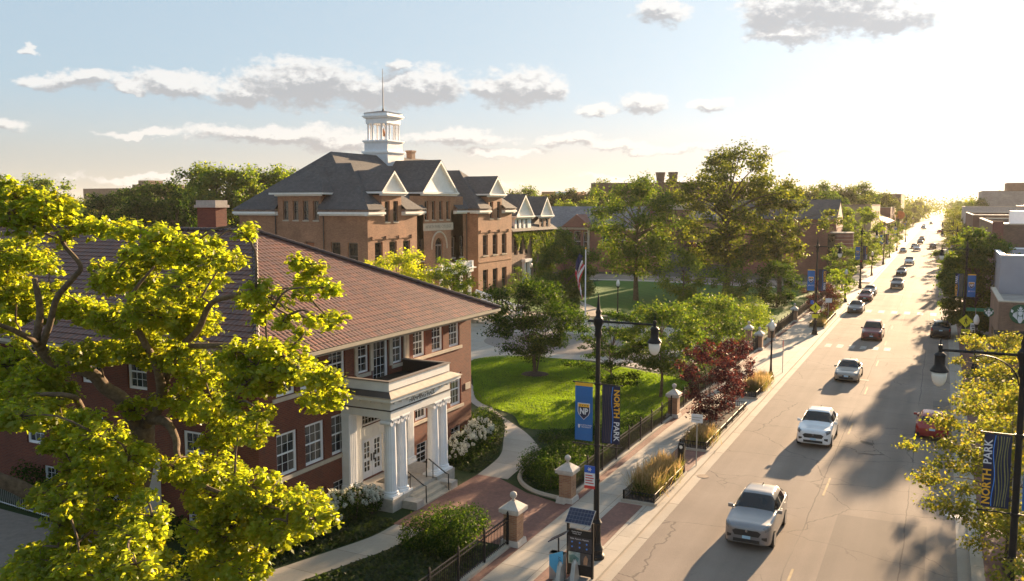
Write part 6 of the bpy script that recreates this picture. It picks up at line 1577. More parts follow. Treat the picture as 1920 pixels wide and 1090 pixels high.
def leaf_mesh(name, C, Nrm, L, Wd, mats, parent, rng, fold=.25, probs=(.42, .36, .22)):
    """many single leaves: centres C, normals Nrm, length L and width Wd per leaf"""
    n = len(C)
    t = rng.normal(size=(n, 3)); t -= (t * Nrm).sum(1, keepdims=True) * Nrm
    t /= np.linalg.norm(t, axis=1, keepdims=True) + 1e-9
    s = np.cross(Nrm, t)
    L = L[:, None]; Wd = Wd[:, None]
    v = np.empty((n, 4, 3))
    v[:, 0] = C - t * L * .5
    v[:, 1] = C + s * Wd * .5 - Nrm * Wd * fold + t * L * .04
    v[:, 2] = C + t * L * .5 - Nrm * L * .18
    v[:, 3] = C - s * Wd * .5 - Nrm * Wd * fold + t * L * .04
    base = np.array(OFF[parent.name]) if parent is not None else np.zeros(3)
    me = bpy.data.meshes.new(name)
    me.vertices.add(n * 4); me.vertices.foreach_set('co', (v - base).astype(np.float32).ravel())
    me.loops.add(n * 4); me.loops.foreach_set('vertex_index', np.arange(n * 4, dtype=np.int32))
    me.polygons.add(n); me.polygons.foreach_set('loop_start', np.arange(0, n * 4, 4, dtype=np.int32))
    for m in mats: me.materials.append(m)
    if len(mats) > 1: me.polygons.foreach_set('material_index', rng.choice(len(mats), n, p=probs[:len(mats)] if len(mats) == 3 else None).astype(np.int32))
    me.update(calc_edges=True)
    o = bpy.data.objects.new(name, me); COL.objects.link(o)
    if parent is not None: o.parent = parent
    OFF[o.name] = Vector(base)
    return o
def cloud(cl, per, leaf, rng, up=.55, drop=.25, shell=.55, jit=.55, fuzz=.28):
    """leaf centres and normals around clusters (x,y,z,r or rx,ry,rz)"""
    Cs, Ns = [], []
    for c in cl:
        r = np.array(c[3:6] if len(c) >= 6 else (c[3], c[3], c[3] * .72))
        k = max(4, int(per * (r[0] * r[1] + r[0] * r[2]) ))
        d = rng.normal(size=(k, 3)); d /= np.linalg.norm(d, axis=1, keepdims=True)
        rad = shell + (1 - shell) * rng.random((k, 1)); rad *= 1 + fuzz * rng.normal(size=(k, 1)).clip(-1.5, 1.5)
        p = np.array(c[:3]) + d * r * rad
        nn = d * .6 + np.array((0, 0, up)) + rng.normal(size=(k, 3)) * jit
        p[:, 2] -= drop * r[2] * (np.hypot(d[:, 0], d[:, 1]) ** 2)
        Cs.append(p); Ns.append(nn / np.linalg.norm(nn, axis=1, keepdims=True))
    return np.concatenate(Cs), np.concatenate(Ns)
def limb(mb, pts, r0, r1, n=7, sub=4):
    """tapering, slightly crooked limb through the control points"""
    P = smooth_poly([np.array(p, float) for p in pts], sub, False)
    k = len(P); mb.tube(P, [r0 + (r1 - r0) * (i / (k - 1)) ** .8 for i in range(k)], n)
def tree(name, label, base, h, r, z0, pal, seed, leaf=.3, per=60, ncl=34, trunk=None, cat='tree', group=None, bark='bark', flat=1.0, clr=.26, stems=1, top=.55, ragged=.3, up=.5, shear=0.0, drop=.25):
    """one tree: tapered trunk with limbs to uneven leaf clumps that fill the crown's volume"""
    rng = np.random.default_rng(seed)
    t = empty(name, base, label, cat, group)
    x, y, zb = base
    zc = (z0 + h) / 2; hz = (h - z0) / 2
    cl = []
    for i in range(ncl):
        u = (i + .5) / ncl; ph = i * 2.39996 + rng.normal() * .35
        zz = -1 + 2 * u; rr = math.sqrt(max(0, 1 - abs(zz) ** 2.2)) * (1 if zz > 0 else 1 - .25 * abs(zz))
        f = (.45 + .55 * rng.random() ** .5) * (1 + ragged * rng.normal() * .5)
        k = clr * r * (.7 + .6 * rng.random())
        cl.append((x + cos(ph) * rr * (r - k * .6) * f + shear * zz, y + sin(ph) * rr * (r - k * .6) * f, z0 + zb + hz * (1 + zz * .94 + .12 * rng.normal()), k, k, k * .74 * flat))
    tr = trunk or .035 * h
    mb = MB()
    zt = max(zb + .3, z0 + zb + .15 * (h - z0))
    heads = []
    for s in range(stems):
        a = 2 * pi * s / stems + rng.random(); lean = 0 if stems == 1 else .16 * r
        q = (x + cos(a) * lean, y + sin(a) * lean, zt)
        limb(mb, [(x + cos(a) * .1 * (stems > 1), y + sin(a) * .1 * (stems > 1), zb - .1), ((x + q[0]) / 2 + rng.normal() * .03 * h * .3, (y + q[1]) / 2, (zb + zt) / 2), q, (q[0] + cos(a) * lean * 1.2 + rng.normal() * .1, q[1] + sin(a) * lean * 1.2, zb + z0 + (h - z0) * top)], tr / math.sqrt(stems) * 1.1, tr * .3 / math.sqrt(stems), 8)
        heads.append((q, (q[0] + cos(a) * lean * 1.2, q[1] + sin(a) * lean * 1.2, zb + z0 + (h - z0) * top)))
    for i, c in enumerate(cl):
        if i % 2 and ncl > 24: continue
        A, B = heads[i % stems]; f = min(1, max(0, (c[2] - A[2]) / (B[2] - A[2] + .01) * .6)); s_ = Vector(A).lerp(Vector(B), f)
        m_ = (s_.x * .5 + c[0] * .5, s_.y * .5 + c[1] * .5, s_.z * .45 + c[2] * .55 + .05 * r)
        limb(mb, [tuple(s_), m_, (c[0], c[1], c[2])], tr * .30, tr * .05, 5, 3)
    mb.build('trunk', M[bark], t, smooth=True)
    C, Nn = cloud(cl, per * 1.9, leaf, rng, up, drop, .4)
    n = len(C)
    leaf_mesh('crown', C, Nn, leaf * (.6 + .8 * rng.random(n)), leaf * .72 * (.6 + .8 * rng.random(n)), PAL[pal], t, rng)
    return t
def bush(name, label, cl, pal, seed, leaf=.1, per=420, cat='shrub', group=None, flowers=0, fl_r=.11, up=.4):
    rng = np.random.default_rng(seed)
    c0 = np.mean(np.array([c[:2] for c in cl]), 0)
    t = empty(name, (c0[0], c0[1], .05), label, cat, group)
    C, Nn = cloud(cl, per * 2.6, leaf, rng, up, .1, .62, .55, .09)
    k = C[:, 2] > .03; C, Nn = C[k], Nn[k]; n = len(C)
    leaf_mesh('foliage', C, Nn, leaf * (.6 + .8 * rng.random(n)), leaf * .75 * (.6 + .8 * rng.random(n)), PAL[pal], t, rng)
    st = MB()
    for c in cl: st.tube([(c[0], c[1], 0), (c[0], c[1], c[2])], [.05, .02], 5)
    st.build('stem', M['bark_dark'], t)
    if flowers:
        P, Q = [], []
        for i in range(flowers):
            c = cl[i % len(cl)]; d = rng.normal(size=3); d[2] = abs(d[2]) * .9 + .15; d[1] -= .5; d[0] += .3; d /= np.linalg.norm(d)
            f = np.array(c[:3]) + d * np.array(c[3:6] if len(c) >= 6 else (c[3], c[3], c[3] * .72)) * 1.04
            q = rng.normal(size=(34, 3)); q /= np.linalg.norm(q, axis=1, keepdims=True)
            s_ = fl_r * (.7 + .6 * rng.random())
            P.append(f + q * s_ * np.array((.8, .8, 1.15))); Q.append(q)
        P, Q = np.concatenate(P), np.concatenate(Q); n = len(P)
        leaf_mesh('flower_heads', P, Q, np.full(n, fl_r * .62), np.full(n, fl_r * .55), [M['petal']], t, rng)
    return t
def blades(name, pts, hgt, wid, mats, rng, parent=None, lean=.35, probs=None):
    n = len(pts); a = rng.random(n) * 2 * pi
    h = hgt * (.6 + .8 * rng.random(n)); d = np.stack([np.cos(a), np.sin(a), np.zeros(n)], 1)
    ln = rng.normal(size=(n, 3)) * lean * h[:, None]; ln[:, 2] = 0
    v = np.empty((n, 3, 3)); v[:, 0] = pts - d * wid / 2; v[:, 1] = pts + d * wid / 2; v[:, 2] = pts + ln; v[:, 2, 2] += h
    base = np.array(OFF[parent.name]) if parent is not None else np.zeros(3)
    me = bpy.data.meshes.new(name)
    me.vertices.add(n * 3); me.vertices.foreach_set('co', (v - base).astype(np.float32).ravel())
    me.loops.add(n * 3); me.loops.foreach_set('vertex_index', np.arange(n * 3, dtype=np.int32))
    me.polygons.add(n); me.polygons.foreach_set('loop_start', np.arange(0, n * 3, 3, dtype=np.int32))
    for m in mats: me.materials.append(m)
    me.polygons.foreach_set('material_index', rng.choice(len(mats), n, p=probs).astype(np.int32))
    me.update(calc_edges=True)
    o = bpy.data.objects.new(name, me); COL.objects.link(o)
    if parent is not None: o.parent = parent
    OFF[o.name] = Vector(base)
    return o
def inside(poly, P):
    r = np.zeros(len(P), bool); j = len(poly) - 1
    for i in range(len(poly)):
        a, b = poly[i], poly[j]
        c = ((a[1] > P[:, 1]) != (b[1] > P[:, 1])) & (P[:, 0] < (b[0] - a[0]) * (P[:, 1] - a[1]) / (b[1] - a[1] + 1e-12) + a[0]); r ^= c; j = i
    return r

# the big maple in front of the near hall: limbs and leaf clumps as they stand, ray by ray at their own depths
def ray_pt(px, py, Y):
    """point seen at (px, py) of the 1920-pixel photograph at street distance Y"""
    f, cx, cy = 1620.0, 960.0, 545.0
    p, w_ = radians(5.7456), radians(26.3934)
    fw = Vector((-sin(w_) * cos(p), cos(w_) * cos(p), -sin(p))); r = Vector((cos(w_), sin(w_), 0)); u = r.cross(fw)
    d = fw + r * ((px - cx) / f) - u * ((py - cy) / f)
    return Vector((0, 0, CAM_H)) + d * (Y / d.y)
mt = empty('maple_tree', (-27.0, 21.6, 0), 'big sunlit yellow-green maple in the left foreground before the brick hall', 'tree')
tb = MB()
limb(tb, [(-27.1, 21.7, -.2), (-26.95, 21.55, .5), (-26.7, 21.5, 1.3), (-26.2, 21.3, 2.6), (-25.4, 21.2, 4.3), (-24.9, 21, 6.0)], .66, .34, 14)
tb.lathe([(1.15, -.1), (.9, .15), (.74, .5)], 14, (-27.0, 21.62, 0))
limb(tb, [(-25.1, 21, 5.6), (-25.4, 20.6, 6.9), (-25.8, 20.2, 7.4), (-26.0, 19.8, 8.0), (-26.8, 19.3, 8.3), (-26.9, 18.9, 8.6), (-26.8, 18.5, 9.1)], .27, .17, 10)
limb(tb, [(-26.8, 18.5, 9.0), (-26.6, 18.3, 9.4), (-26.2, 18.2, 10.3), (-26.1, 18.0, 11.4)], .16, .09, 8)
limb(tb, [(-26.7, 18.5, 9.0), (-25.9, 18.3, 9.9), (-25.2, 18.1, 10.8), (-24.1, 17.9, 11.5), (-23.6, 17.8, 11.9), (-24.0, 17.6, 12.5), (-24.0, 17.4, 12.9), (-24.4, 17.2, 13.5), (-24.6, 17.0, 13.9)], .13, .03, 8)
limb(tb, [(-26.8, 18.5, 9.1), (-26.2, 17.9, 9.4), (-26.0, 17.2, 9.8), (-25.9, 16.6, 10.1), (-25.9, 16.0, 10.5)], .13, .05, 7)
limb(tb, [(-24.9, 21, 6.0), (-24.0, 20.8, 6.7), (-23.5, 20.6, 7.4), (-22.9, 20.4, 8.3), (-22.0, 20.2, 9.2), (-21.1, 20, 9.8), (-20.3, 19.8, 10.7), (-19.2, 19.6, 11.0), (-18.3, 19.4, 11.2), (-16.7, 19.2, 10.8), (-15.4, 19.0, 10.4)], .21, .03, 9)
limb(tb, [(-23.4, 20.5, 7.4), (-22.8, 19.8, 8.5), (-22.7, 19.0, 9.9), (-22.0, 18.2, 10.9), (-20.1, 17.5, 12.0)], .19, .03, 7)
limb(tb, [(-24.8, 21, 6.2), (-23.4, 20.6, 6.4), (-22.5, 20.2, 6.0), (-22.0, 19.8, 5.6), (-20.7, 19.3, 5.1), (-18.7, 18.9, 5.0), (-16.3, 18.5, 5.1)], .19, .03, 8)
limb(tb, [(-26.6, 21.5, 1.3), (-27.9, 21, 1.8), (-29.0, 20.4, 2.5), (-29.9, 19.6, 3.4), (-30.4, 19.0, 3.9), (-31.5, 18, 5.0)], .42, .22, 10)
limb(tb, [(-26.0, 21.3, 2.6), (-26.4, 20.6, 3.0), (-25.8, 19.9, 3.8), (-25.2, 19.2, 5.4), (-24.7, 18.4, 7.2), (-24.3, 17.7, 7.8), (-25.1, 17, 7.9)], .26, .06, 8)
limb(tb, [(-26.0, 21, 2.1), (-24.1, 19.6, 2.3), (-23.2, 18.2, 3.3), (-22.0, 16.9, 4.3), (-21.6, 15.5, 4.1)], .19, .03, 7)
limb(tb, [(-21.8, 20, 9.2), (-19.3, 19.5, 9.5), (-17.4, 19, 9.7), (-15.8, 18.5, 9.3), (-14.5, 18, 9.0)], .12, .02, 6)
CL = """40 375 36 90 385 32 20 400 34 110 400 22 60 425 28 0 355 28 150 425 28 185 425 22 25 475 40 70 490 26 5 510 32 120 452 14
230 432 20 265 432 28 300 450 34 330 470 32 365 455 26 395 480 34 425 490 22 280 482 32 240 472 16 455 438 15 462 425 10 405 448 9
190 502 20 215 525 30 250 522 34 300 545 38 345 540 34 380 530 30 375 565 20 270 560 26 100 500 14 30 545 34 60 570 34 15 590 30 95 545 22 140 575 30 180 590 36 230 600 36 280 590 34 330 590 38 365 610 36
480 545 26 510 560 26 500 588 22 462 560 18 560 490 20 590 500 17 575 522 22 606 540 24 570 545 18 622 600 24 592 595 18 567 622 14 545 590 10 530 604 12
150 665 34 195 660 30 110 660 22 20 690 44 60 715 44 30 770 44 80 770 36 112 730 26 45 640 16
260 650 32 300 660 38 345 672 38 380 690 34 420 700 34 460 720 34 480 690 30 500 660 34 530 690 30 560 690 34 600 702 34 622 742 26 592 752 26 440 660 28 545 652 20 500 720 26
265 760 26 340 745 30 370 770 30 400 760 30 430 800 34 470 802 28 487 772 22 402 822 26 380 700 30 440 760 22
150 800 34 190 820 36 160 850 36 200 872 38 240 862 34 130 820 30 180 900 34 230 900 28 140 880 20 265 845 20 110 780 26
350 880 34 390 872 34 430 892 38 470 912 38 400 930 38 450 952 38 500 942 38 540 952 38 572 942 34 592 972 30 540 1000 30 500 990 30 440 1000 38 385 990 30 400 1050 38 450 1060 38 376 1062 20 372 930 22 480 1040 26
120 940 30 160 952 34 200 962 26 112 985 22 150 1002 26 90 1040 34 130 1062 38 180 1070 34 50 1062 30 20 1080 24 240 1000 34 275 1000 32 252 1050 38 290 1052 28 240 960 28 285 968 22 210 1080 30 265 930 20 320 1080 14"""
nums = list(map(int, CL.split())); rg = np.random.default_rng(21)
mcl = []
trip = [tuple(nums[i:i + 3]) for i in range(0, len(nums), 3)]
trip += [(px + int(rg.normal() * 16), py + int(rg.normal() * 12), int(pr * .8)) for px, py, pr in trip if pr >= 28 and py > 480]
for px, py, pr in trip:
    Y = 20.6 - 3.2 * (py > 760) * (px < 340) - 1.8 * (py > 900) + rg.normal() * 1.1
    if px > 430: Y = 18.9 + rg.normal() * .7
    if py < 470: Y = 17.6 + rg.normal() * .6
    P = ray_pt(px, py, min(Y, 23.0)); k = (P - Vector((0, 0, CAM_H))).length / 1620 * pr * 1.36
    if P.z < .35: P.z = .35
    mcl.append((P.x, P.y, P.z, k, k * 1.1, k * .74))
C, Nn = [], []
for c in mcl:                                                     # every clump is a handful of leafy shoots, drooping at the rim
    k = max(6, int(31 * (c[3] / .7) ** 2)); d = rg.normal(size=(k, 3)); d /= np.linalg.norm(d, axis=1, keepdims=True); d[:, 2] = d[:, 2] * .8 + .12
    sub = [tuple(np.array(c[:3]) + q * np.array(c[3:6]) * (.45 + .5 * rg.random())) + (.21 * (.75 + .5 * rg.random()),) * 2 + (.13,) for q in d]
    a, b = cloud(sub, 400, .15, rg, .8, 1.0, .3, .42, .42); C.append(a); Nn.append(b)
    for q in sub[::3]: limb(tb, [c[:3], tuple((np.array(c[:3]) + np.array(q[:3])) / 2 + rg.normal(size=3) * .05), q[:3]], .022, .008, 4, 2)
LMB = [(-26.1, 18, 11.4), (-25.2, 18.1, 10.8), (-24.0, 17.6, 12.5), (-26, 17.2, 9.8), (-22, 20.2, 9.2), (-20.3, 19.8, 10.7), (-18.3, 19.4, 11.2), (-22.7, 19, 9.9), (-23.4, 20.6, 6.4), (-22, 19.8, 5.6), (-20.7, 19.3, 5.1), (-18.7, 18.9, 5), (-29, 20.4, 2.5), (-26.4, 20.6, 3), (-25.2, 19.2, 5.4), (-24.3, 17.7, 7.8), (-24.1, 19.6, 2.3), (-23.2, 18.2, 3.3), (-22, 16.9, 4.3), (-19.3, 19.5, 9.5), (-17.4, 19, 9.7), (-23.5, 20.6, 7.4), (-25.8, 20.2, 7.4), (-16.3, 18.5, 5.1)]
nodes_ = np.array(LMB, float); todo = [np.array(c[:3]) for c in mcl]
while todo:                                                       # each clump hangs on the nearest limb or on a clump already hung
    dd = [np.sqrt(((nodes_ - c) ** 2).sum(1)) for c in todo]; b_ = min(range(len(todo)), key=lambda q: dd[q].min())
    c = todo.pop(b_); s_ = nodes_[dd[b_].argmin()]
    mid = (s_ + c) / 2 + rg.normal(size=3) * (.10 * np.linalg.norm(c - s_)) + np.array((0, 0, .08))
    limb(tb, [tuple(s_), tuple(mid), tuple(c)], .042, .02, 5, 3); nodes_ = np.vstack([nodes_, mid, c])
tb.build('trunk', M['bark'], mt, smooth=True)
C, Nn = np.concatenate(C), np.concatenate(Nn); n = len(C)
leaf_mesh('crown', C, Nn, .145 * (.6 + .8 * rg.random(n)), .115 * (.6 + .8 * rg.random(n)), PAL['maple'], mt, rg, .2)
print('maple leaves', n)
# pruned limb end
MB().lathe([(.02, 0), (.27, .01)], 12, (0, 0, 0)).build('x', M['bark']); bpy.data.objects.remove(bpy.data.objects['x'])

# trees on the campus
tree('ornamental_tree', 'dark multi-stemmed tree on the near lawn with mulch at its foot', (-28.9, 62.4, .06), 7.7, 4.4, 2.0, 'dark', 11, .17, 120, 64, .16, bark='bark_dark', stems=4, clr=.22, flat=.8, ragged=.4)
MB().lathe([(1.15, 0), (1.0, .08), (.4, .2), (.05, .22)], 20, (-28.9, 62.4, .07)).build('mulch_ring', M['soil'])['kind'] = 'structure'
tree('elm_tree', 'wide green elm standing on the far lawn left of the oak', (-38.7, 117.8, .06), 16.8, 7.4, 4.2, 'elm', 12, .30, 34, 70, .42, clr=.21, ragged=.45)
tree('oak_tree', 'tallest backlit oak with gaps of sky in its crown', (-28.5, 129.2, .06), 21.3, 10.2, 4.6, 'oak', 13, .38, 25, 96, .62, bark='bark_dark', clr=.165, ragged=.75)
tree('oak_tree', 'second oak merging into the right flank of the tallest oak', (-21.5, 134, .06), 16.0, 5.9, 4.0, 'oak', 14, .38, 32, 56, .4, bark='bark_dark', clr=.2, ragged=.6)
tree('lawn_tree', 'yellow-green young tree under the tall oak on the far lawn', (-30.3, 112, .06), 7.6, 4.2, 1.0, 'lime', 15, .25, 46, 36, .16, clr=.25, ragged=.5)
tree('lawn_tree', 'low bright tree at the foot of the oak trunk', (-24.6, 116, .06), 6.0, 3.2, .9, 'elm', 16, .25, 46, 28, .14)
tree('round_tree', 'dense dark round tree beside the flagpole', (-41.5, 98.5, .06), 9.8, 4.3, .4, 'elm', 17, .24, 120, 70, .2, clr=.23, ragged=.2)
tree('small_tree', 'small green tree at the steps of the cupola hall', (-50.5, 104, .06), 5.0, 2.2, .5, 'elm', 18, .2, 60, 24, .1)
tree('lawn_tree', 'broad green tree between the lawn and the fence', (-17.4, 58.8, .06), 6.9, 3.3, 1.9, 'elm', 19, .17, 110, 50, .13, clr=.24)
tree('lawn_tree', 'bright green tree behind the purple-leaved trees', (-17.2, 70.5, .06), 6.3, 3.6, 1.2, 'elm', 20, .19, 90, 44, .13, clr=.24)
tree('spreading_conifer', 'dark spreading conifer behind the near left lamp', (-21.0, 58.6, .06), 5.9, 2.9, .2, 'dark', 21, .16, 120, 56, .14, bark='bark_dark', clr=.22, flat=.45, ragged=.7)
for k, (x, y, h, r, z0, lb) in enumerate(((-11.95, 50.7, 5.3, 2.0, .9, 'nearer purple-leaved tree in the fenced kerb bed'), (-11.8, 57.0, 4.9, 1.6, .8, 'farther purple-leaved tree in the fenced kerb bed'), (-12.2, 106, 4.6, 2.2, .6, 'purple-tinged small tree past the left crossing'))):
    tree('purple_tree', lb, (x, y, K + .1), h, r, z0, 'purple', 30 + k, .14, 150, 44, .07, group='purple-leaved street trees', bark='bark_dark', clr=.26, ragged=.35)
tree('maple_tree', 'yellow-green maple between the hall roof and the cupola hall', (-52.6, 78.5, 0), 8.8, 3.9, 1.0, 'maple', 34, .22, 75, 48, .2, ragged=.5)
tree('maple_tree', 'lower yellow-green maple right of its twin behind the hall roof', (-49.5, 84.2, 0), 7.4, 3.3, 1.0, 'lime', 35, .22, 75, 40, .18)
tree('maple_tree', 'yellow-green sapling at the left corner of the cupola hall wall', (-57.0, 79.2, 0), 7.6, 2.4, 1.0, 'maple', 36, .2, 75, 24, .12)
tree('dark_evergreen', 'low dark evergreen between the oak and the street lamps', (-19.2, 118, .06), 6.2, 3.6, .4, 'dark', 37, .24, 60, 40, .15, bark='bark_dark')
tree('street_tree', 'rounded green tree in front of the gabled brick hall', (-14.2, 150, 0), 7.0, 3.2, 1.2, 'elm', 38, .28, 50, 34, .14)
tree('street_tree', 'tall bright tree between the round tower and the cream shops', (-14.6, 196, 0), 12.6, 4.4, 2.2, 'lime', 39, .34, 40, 46, .2)
tree('street_tree', 'bright tree rising behind the round tower', (-20.5, 205, 0), 13.4, 4.0, 3, 'lime', 40, .34, 40, 40, .2)
for k, (x, y, h, r, lb) in enumerate(((-12.0, 119, 5.2, 2.0, 'small kerb tree behind the red parked car'), (-12.0, 131, 4.4, 1.8, 'small kerb tree by the grey parked car'), (-12.2, 186, 5.6, 2.2, 'slim kerb tree past the second lamp'), (-12.2, 226, 6.6, 2.6, 'slim kerb tree by the cream shops'), (-12.2, 250, 6.8, 2.8, 'slim kerb tree before the pavilion'), (-12.5, 300, 8, 3.4, 'kerb tree before the dentilled brick shop'))):
    tree('kerb_tree', lb, (x, y, K), h, r, 1.3, 'elm' if k % 2 else 'lime', 50 + k, .24, 55, 26, .09)
for k, (x, y, h, r, z0, pl_, lb) in enumerate(((2.7, 36.2, 7.0, 3.4, .9, 'locust', 'feathery honey locust nearest the camera on the right pavement'), (3.9, 48.5, 6.8, 3.0, 1.4, 'locust', 'second feathery honey locust along the right kerb'), (4.1, 61, 5.9, 2.9, 1.2, 'locust', 'third feathery honey locust before the cafe'),
        (3.5, 100.5, 10.4, 4.3, 1.0, 'elm', 'big rounded street tree around the right lamp beside the cafe'), (3.2, 26.0, 4.2, 2.2, .6, 'locust', 'low honey locust at the lower right corner'))):
    tree('street_tree', lb, (x, y, K), h, r, z0, pl_, 60 + k, .13 if k != 3 else .24, 165 if k != 3 else 150, 64 if k != 3 else 130, .11 if k != 3 else .24, bark='bark_dark', clr=.2, flat=.62 if k != 3 else .8, ragged=.55 if k != 3 else .15, drop=.4)
for k, (x, y, h, r) in enumerate(((3.3, 128, 7, 2.8), (3.3, 175, 8, 3.2), (3.4, 215, 9, 3.6), (3.6, 255, 9, 3.6), (3.8, 300, 10, 4.4), (4.2, 345, 11, 5), (4.6, 380, 12, 5))):
    tree('street_tree', 'street tree receding down the right kerb ' + ('before the brick shops', 'before the dark store', 'by the dark store', 'at the end of the dark store', 'by the pale concrete block', 'past the pale concrete block', 'below the tall grey building')[k], (x, y, K), h, r, 1.8, 'oak', 70 + k, .3, 34, 30, .14)
# shrubs and flowers
bush('clipped_shrub', 'large clipped shrub inside the fence left of the near gate pier', [(-17.2, 28.9, .85, 1.3, 1.3, 1.0), (-18.2, 28.5, .65, .95, 1.0, .8), (-16.6, 28.4, .6, .9, .9, .7), (-17.0, 30.4, .7, .9, .8, .7), (-17.9, 29.9, .6, .7, .7, .6)], 'dark', 81, .085, 560)
bush('clipped_shrub', 'dark rounded hedge behind the far pier of the forecourt', [(-17.5, 38.6, .8, 1.25, 1.2, .95), (-16.5, 37.5, .75, 1.1, 1.0, .9), (-16.9, 39.9, .8, 1.3, 1.3, .95), (-16.1, 39.0, .6, .9, 1.0, .7), (-18.2, 39.4, .55, .7, .9, .6)], 'dark', 82, .085, 520)
bush('low_hedge', 'low dark juniper bed along the lower edge of the lawn', [(-17.6, 44 + .0, .35, 1.6, 1.3, .45), (-19.6, 45.3, .3, 1.3, 1.0, .4), (-16.2, 46.5, .4, 1.2, 1.4, .5), (-18.2, 47.4, .35, 1.5, 1.1, .45), (-16.4, 49.6, .45, 1.1, 1.6, .5), (-16.3, 43.0, .35, 1.0, 1.2, .4)], 'dark', 83, .10, 300)
bush('hydrangea', 'white flowering hydrangea bank left of the porch', [(-22.5, 30.0, .75, .7, .7, .75), (-22.8, 28.9, .75, .75, .8, .75), (-22.6, 27.8, .65, .7, .8, .7), (-22.8, 26.7, .6, .7, .8, .65), (-22.9, 25.4, .55, .7, .8, .6), (-22.2, 30.7, .7, .5, .5, .6)], 'dark', 84, .11, 380, 'flowering shrub', 'white hydrangeas by the porch', 230, .10)
bush('hydrangea', 'white flowering hydrangea bank right of the porch', [(-22.6, 38.6, .65, .7, .8, .7), (-22.7, 39.8, .75, .75, .8, .8), (-22.8, 41.0, .85, .75, .8, .85), (-22.9, 42.2, .9, .7, .7, .85)], 'dark', 85, .11, 380, 'flowering shrub', 'white hydrangeas by the porch', 200, .10)
bush('corner_shrub', 'dark rounded shrub at the right corner of the near hall', [(-23.2, 44.0, .9, .9, .9, 1.0), (-24.2, 45.0, .8, .9, .9, .9), (-23.6, 43.3, 1.1, .7, .6, .9)], 'dark', 86, .1, 420)
bush('lime_shrub', 'bright round shrub group inside the far campus gate', [(-18.6, 90, 1.8, 1.9, 1.9, 1.9), (-17.0, 93, 1.7, 1.6, 1.7, 1.7), (-20.3, 92, 2.2, 1.9, 1.8, 2.2), (-17.2, 87.6, 1.3, 1.1, 1.2, 1.3), (-21.8, 90.5, 1.5, 1.4, 1.4, 1.5), (-18.2, 96, 2.0, 1.8, 1.8, 2.0)], 'lime', 87, .17, 130)
bush('plaza_shrub', 'low green shrubs around the plaza seats', [(-27.5, 74.5, .5, 1.2, 1.0, .6), (-25.6, 73.2, .5, 1.2, 1.0, .6), (-24.0, 75.4, .6, 1.1, 1.2, .7), (-28.5, 84.8, .5, 1.4, 1.0, .6), (-25.0, 82.5, .6, 1.5, 1.2, .7)], 'elm', 88, .13, 200)
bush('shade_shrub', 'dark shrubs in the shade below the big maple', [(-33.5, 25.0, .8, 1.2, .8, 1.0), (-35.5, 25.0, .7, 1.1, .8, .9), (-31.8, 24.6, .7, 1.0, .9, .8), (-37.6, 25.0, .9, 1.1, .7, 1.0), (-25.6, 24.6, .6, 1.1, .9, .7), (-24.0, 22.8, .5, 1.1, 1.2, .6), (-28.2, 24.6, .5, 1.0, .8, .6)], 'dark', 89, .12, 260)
bush('kerb_shrub', 'green shrubs filling the bed past the left crossing', [(-12.0, 101, .6, .6, .9, .6), (-11.9, 103.6, .7, .6, 1.0, .7), (-11.9, 109.6, .7, .6, 1.2, .7), (-12.0, 116, .9, .7, 1.4, .9), (-12.0, 123, .8, .7, 1.3, .8)], 'lime', 90, .15, 160)
bush('low_hedge', 'row of low foundation shrubs along the cupola hall', [(-58.8, 110 + 2.1 * k, .6, .9, 1.0, .7) for k in range(6)], 'dark', 91, .18, 110)
for k, (x, y, n_, h_, lb) in enumerate(((-11.9, 39.8, 1500, 1.0, 'tawny ornamental grass in the nearest kerb bed'), (-11.8, 48.3, 700, .8, 'yellow-tipped grass in front of the nearer purple tree'), (-11.7, 63.8, 900, .9, 'yellow grass clump by the acorn lamp'), (-11.8, 60.9 + 5.4, 500, .8, 'grass at the far end of the acorn lamp bed'), (-11.8, 100.6, 500, .8, 'grass clump at the crossing lamp'))):
    t = empty('ornamental_grass', (x, y, K + .1), lb, 'grass clump', 'ornamental grasses in the kerb beds'); rg2 = np.random.default_rng(200 + k)
    L_ = 2.1 if k == 0 else 1.0
    pts = np.stack([x + rg2.normal(size=n_ * 2) * .30, y + (rg2.random(n_ * 2) * 2 - 1) * L_, np.full(n_ * 2, K + .1)], 1)
    blades('blades', pts, h_ * .8, .03, [M['reed_b'], M['reed_a'], M['reed_c']], rg2, t, .35, (.55, .3, .15))
    q = pts[:n_ // 2].copy(); q[:, 2] += h_ * .55
    blades('plumes', q, h_ * .55, .05, [M['reed_a'], M['reed_c']], rg2, t, .3)
bush('kerb_shrub', 'small dark rose bush at the near end of the tawny grass', [(-12.0, 37.9, .5, .5, .5, .4), (-12.2, 38.8, .5, .4, .5, .4)], 'dark', 92, .08, 500)
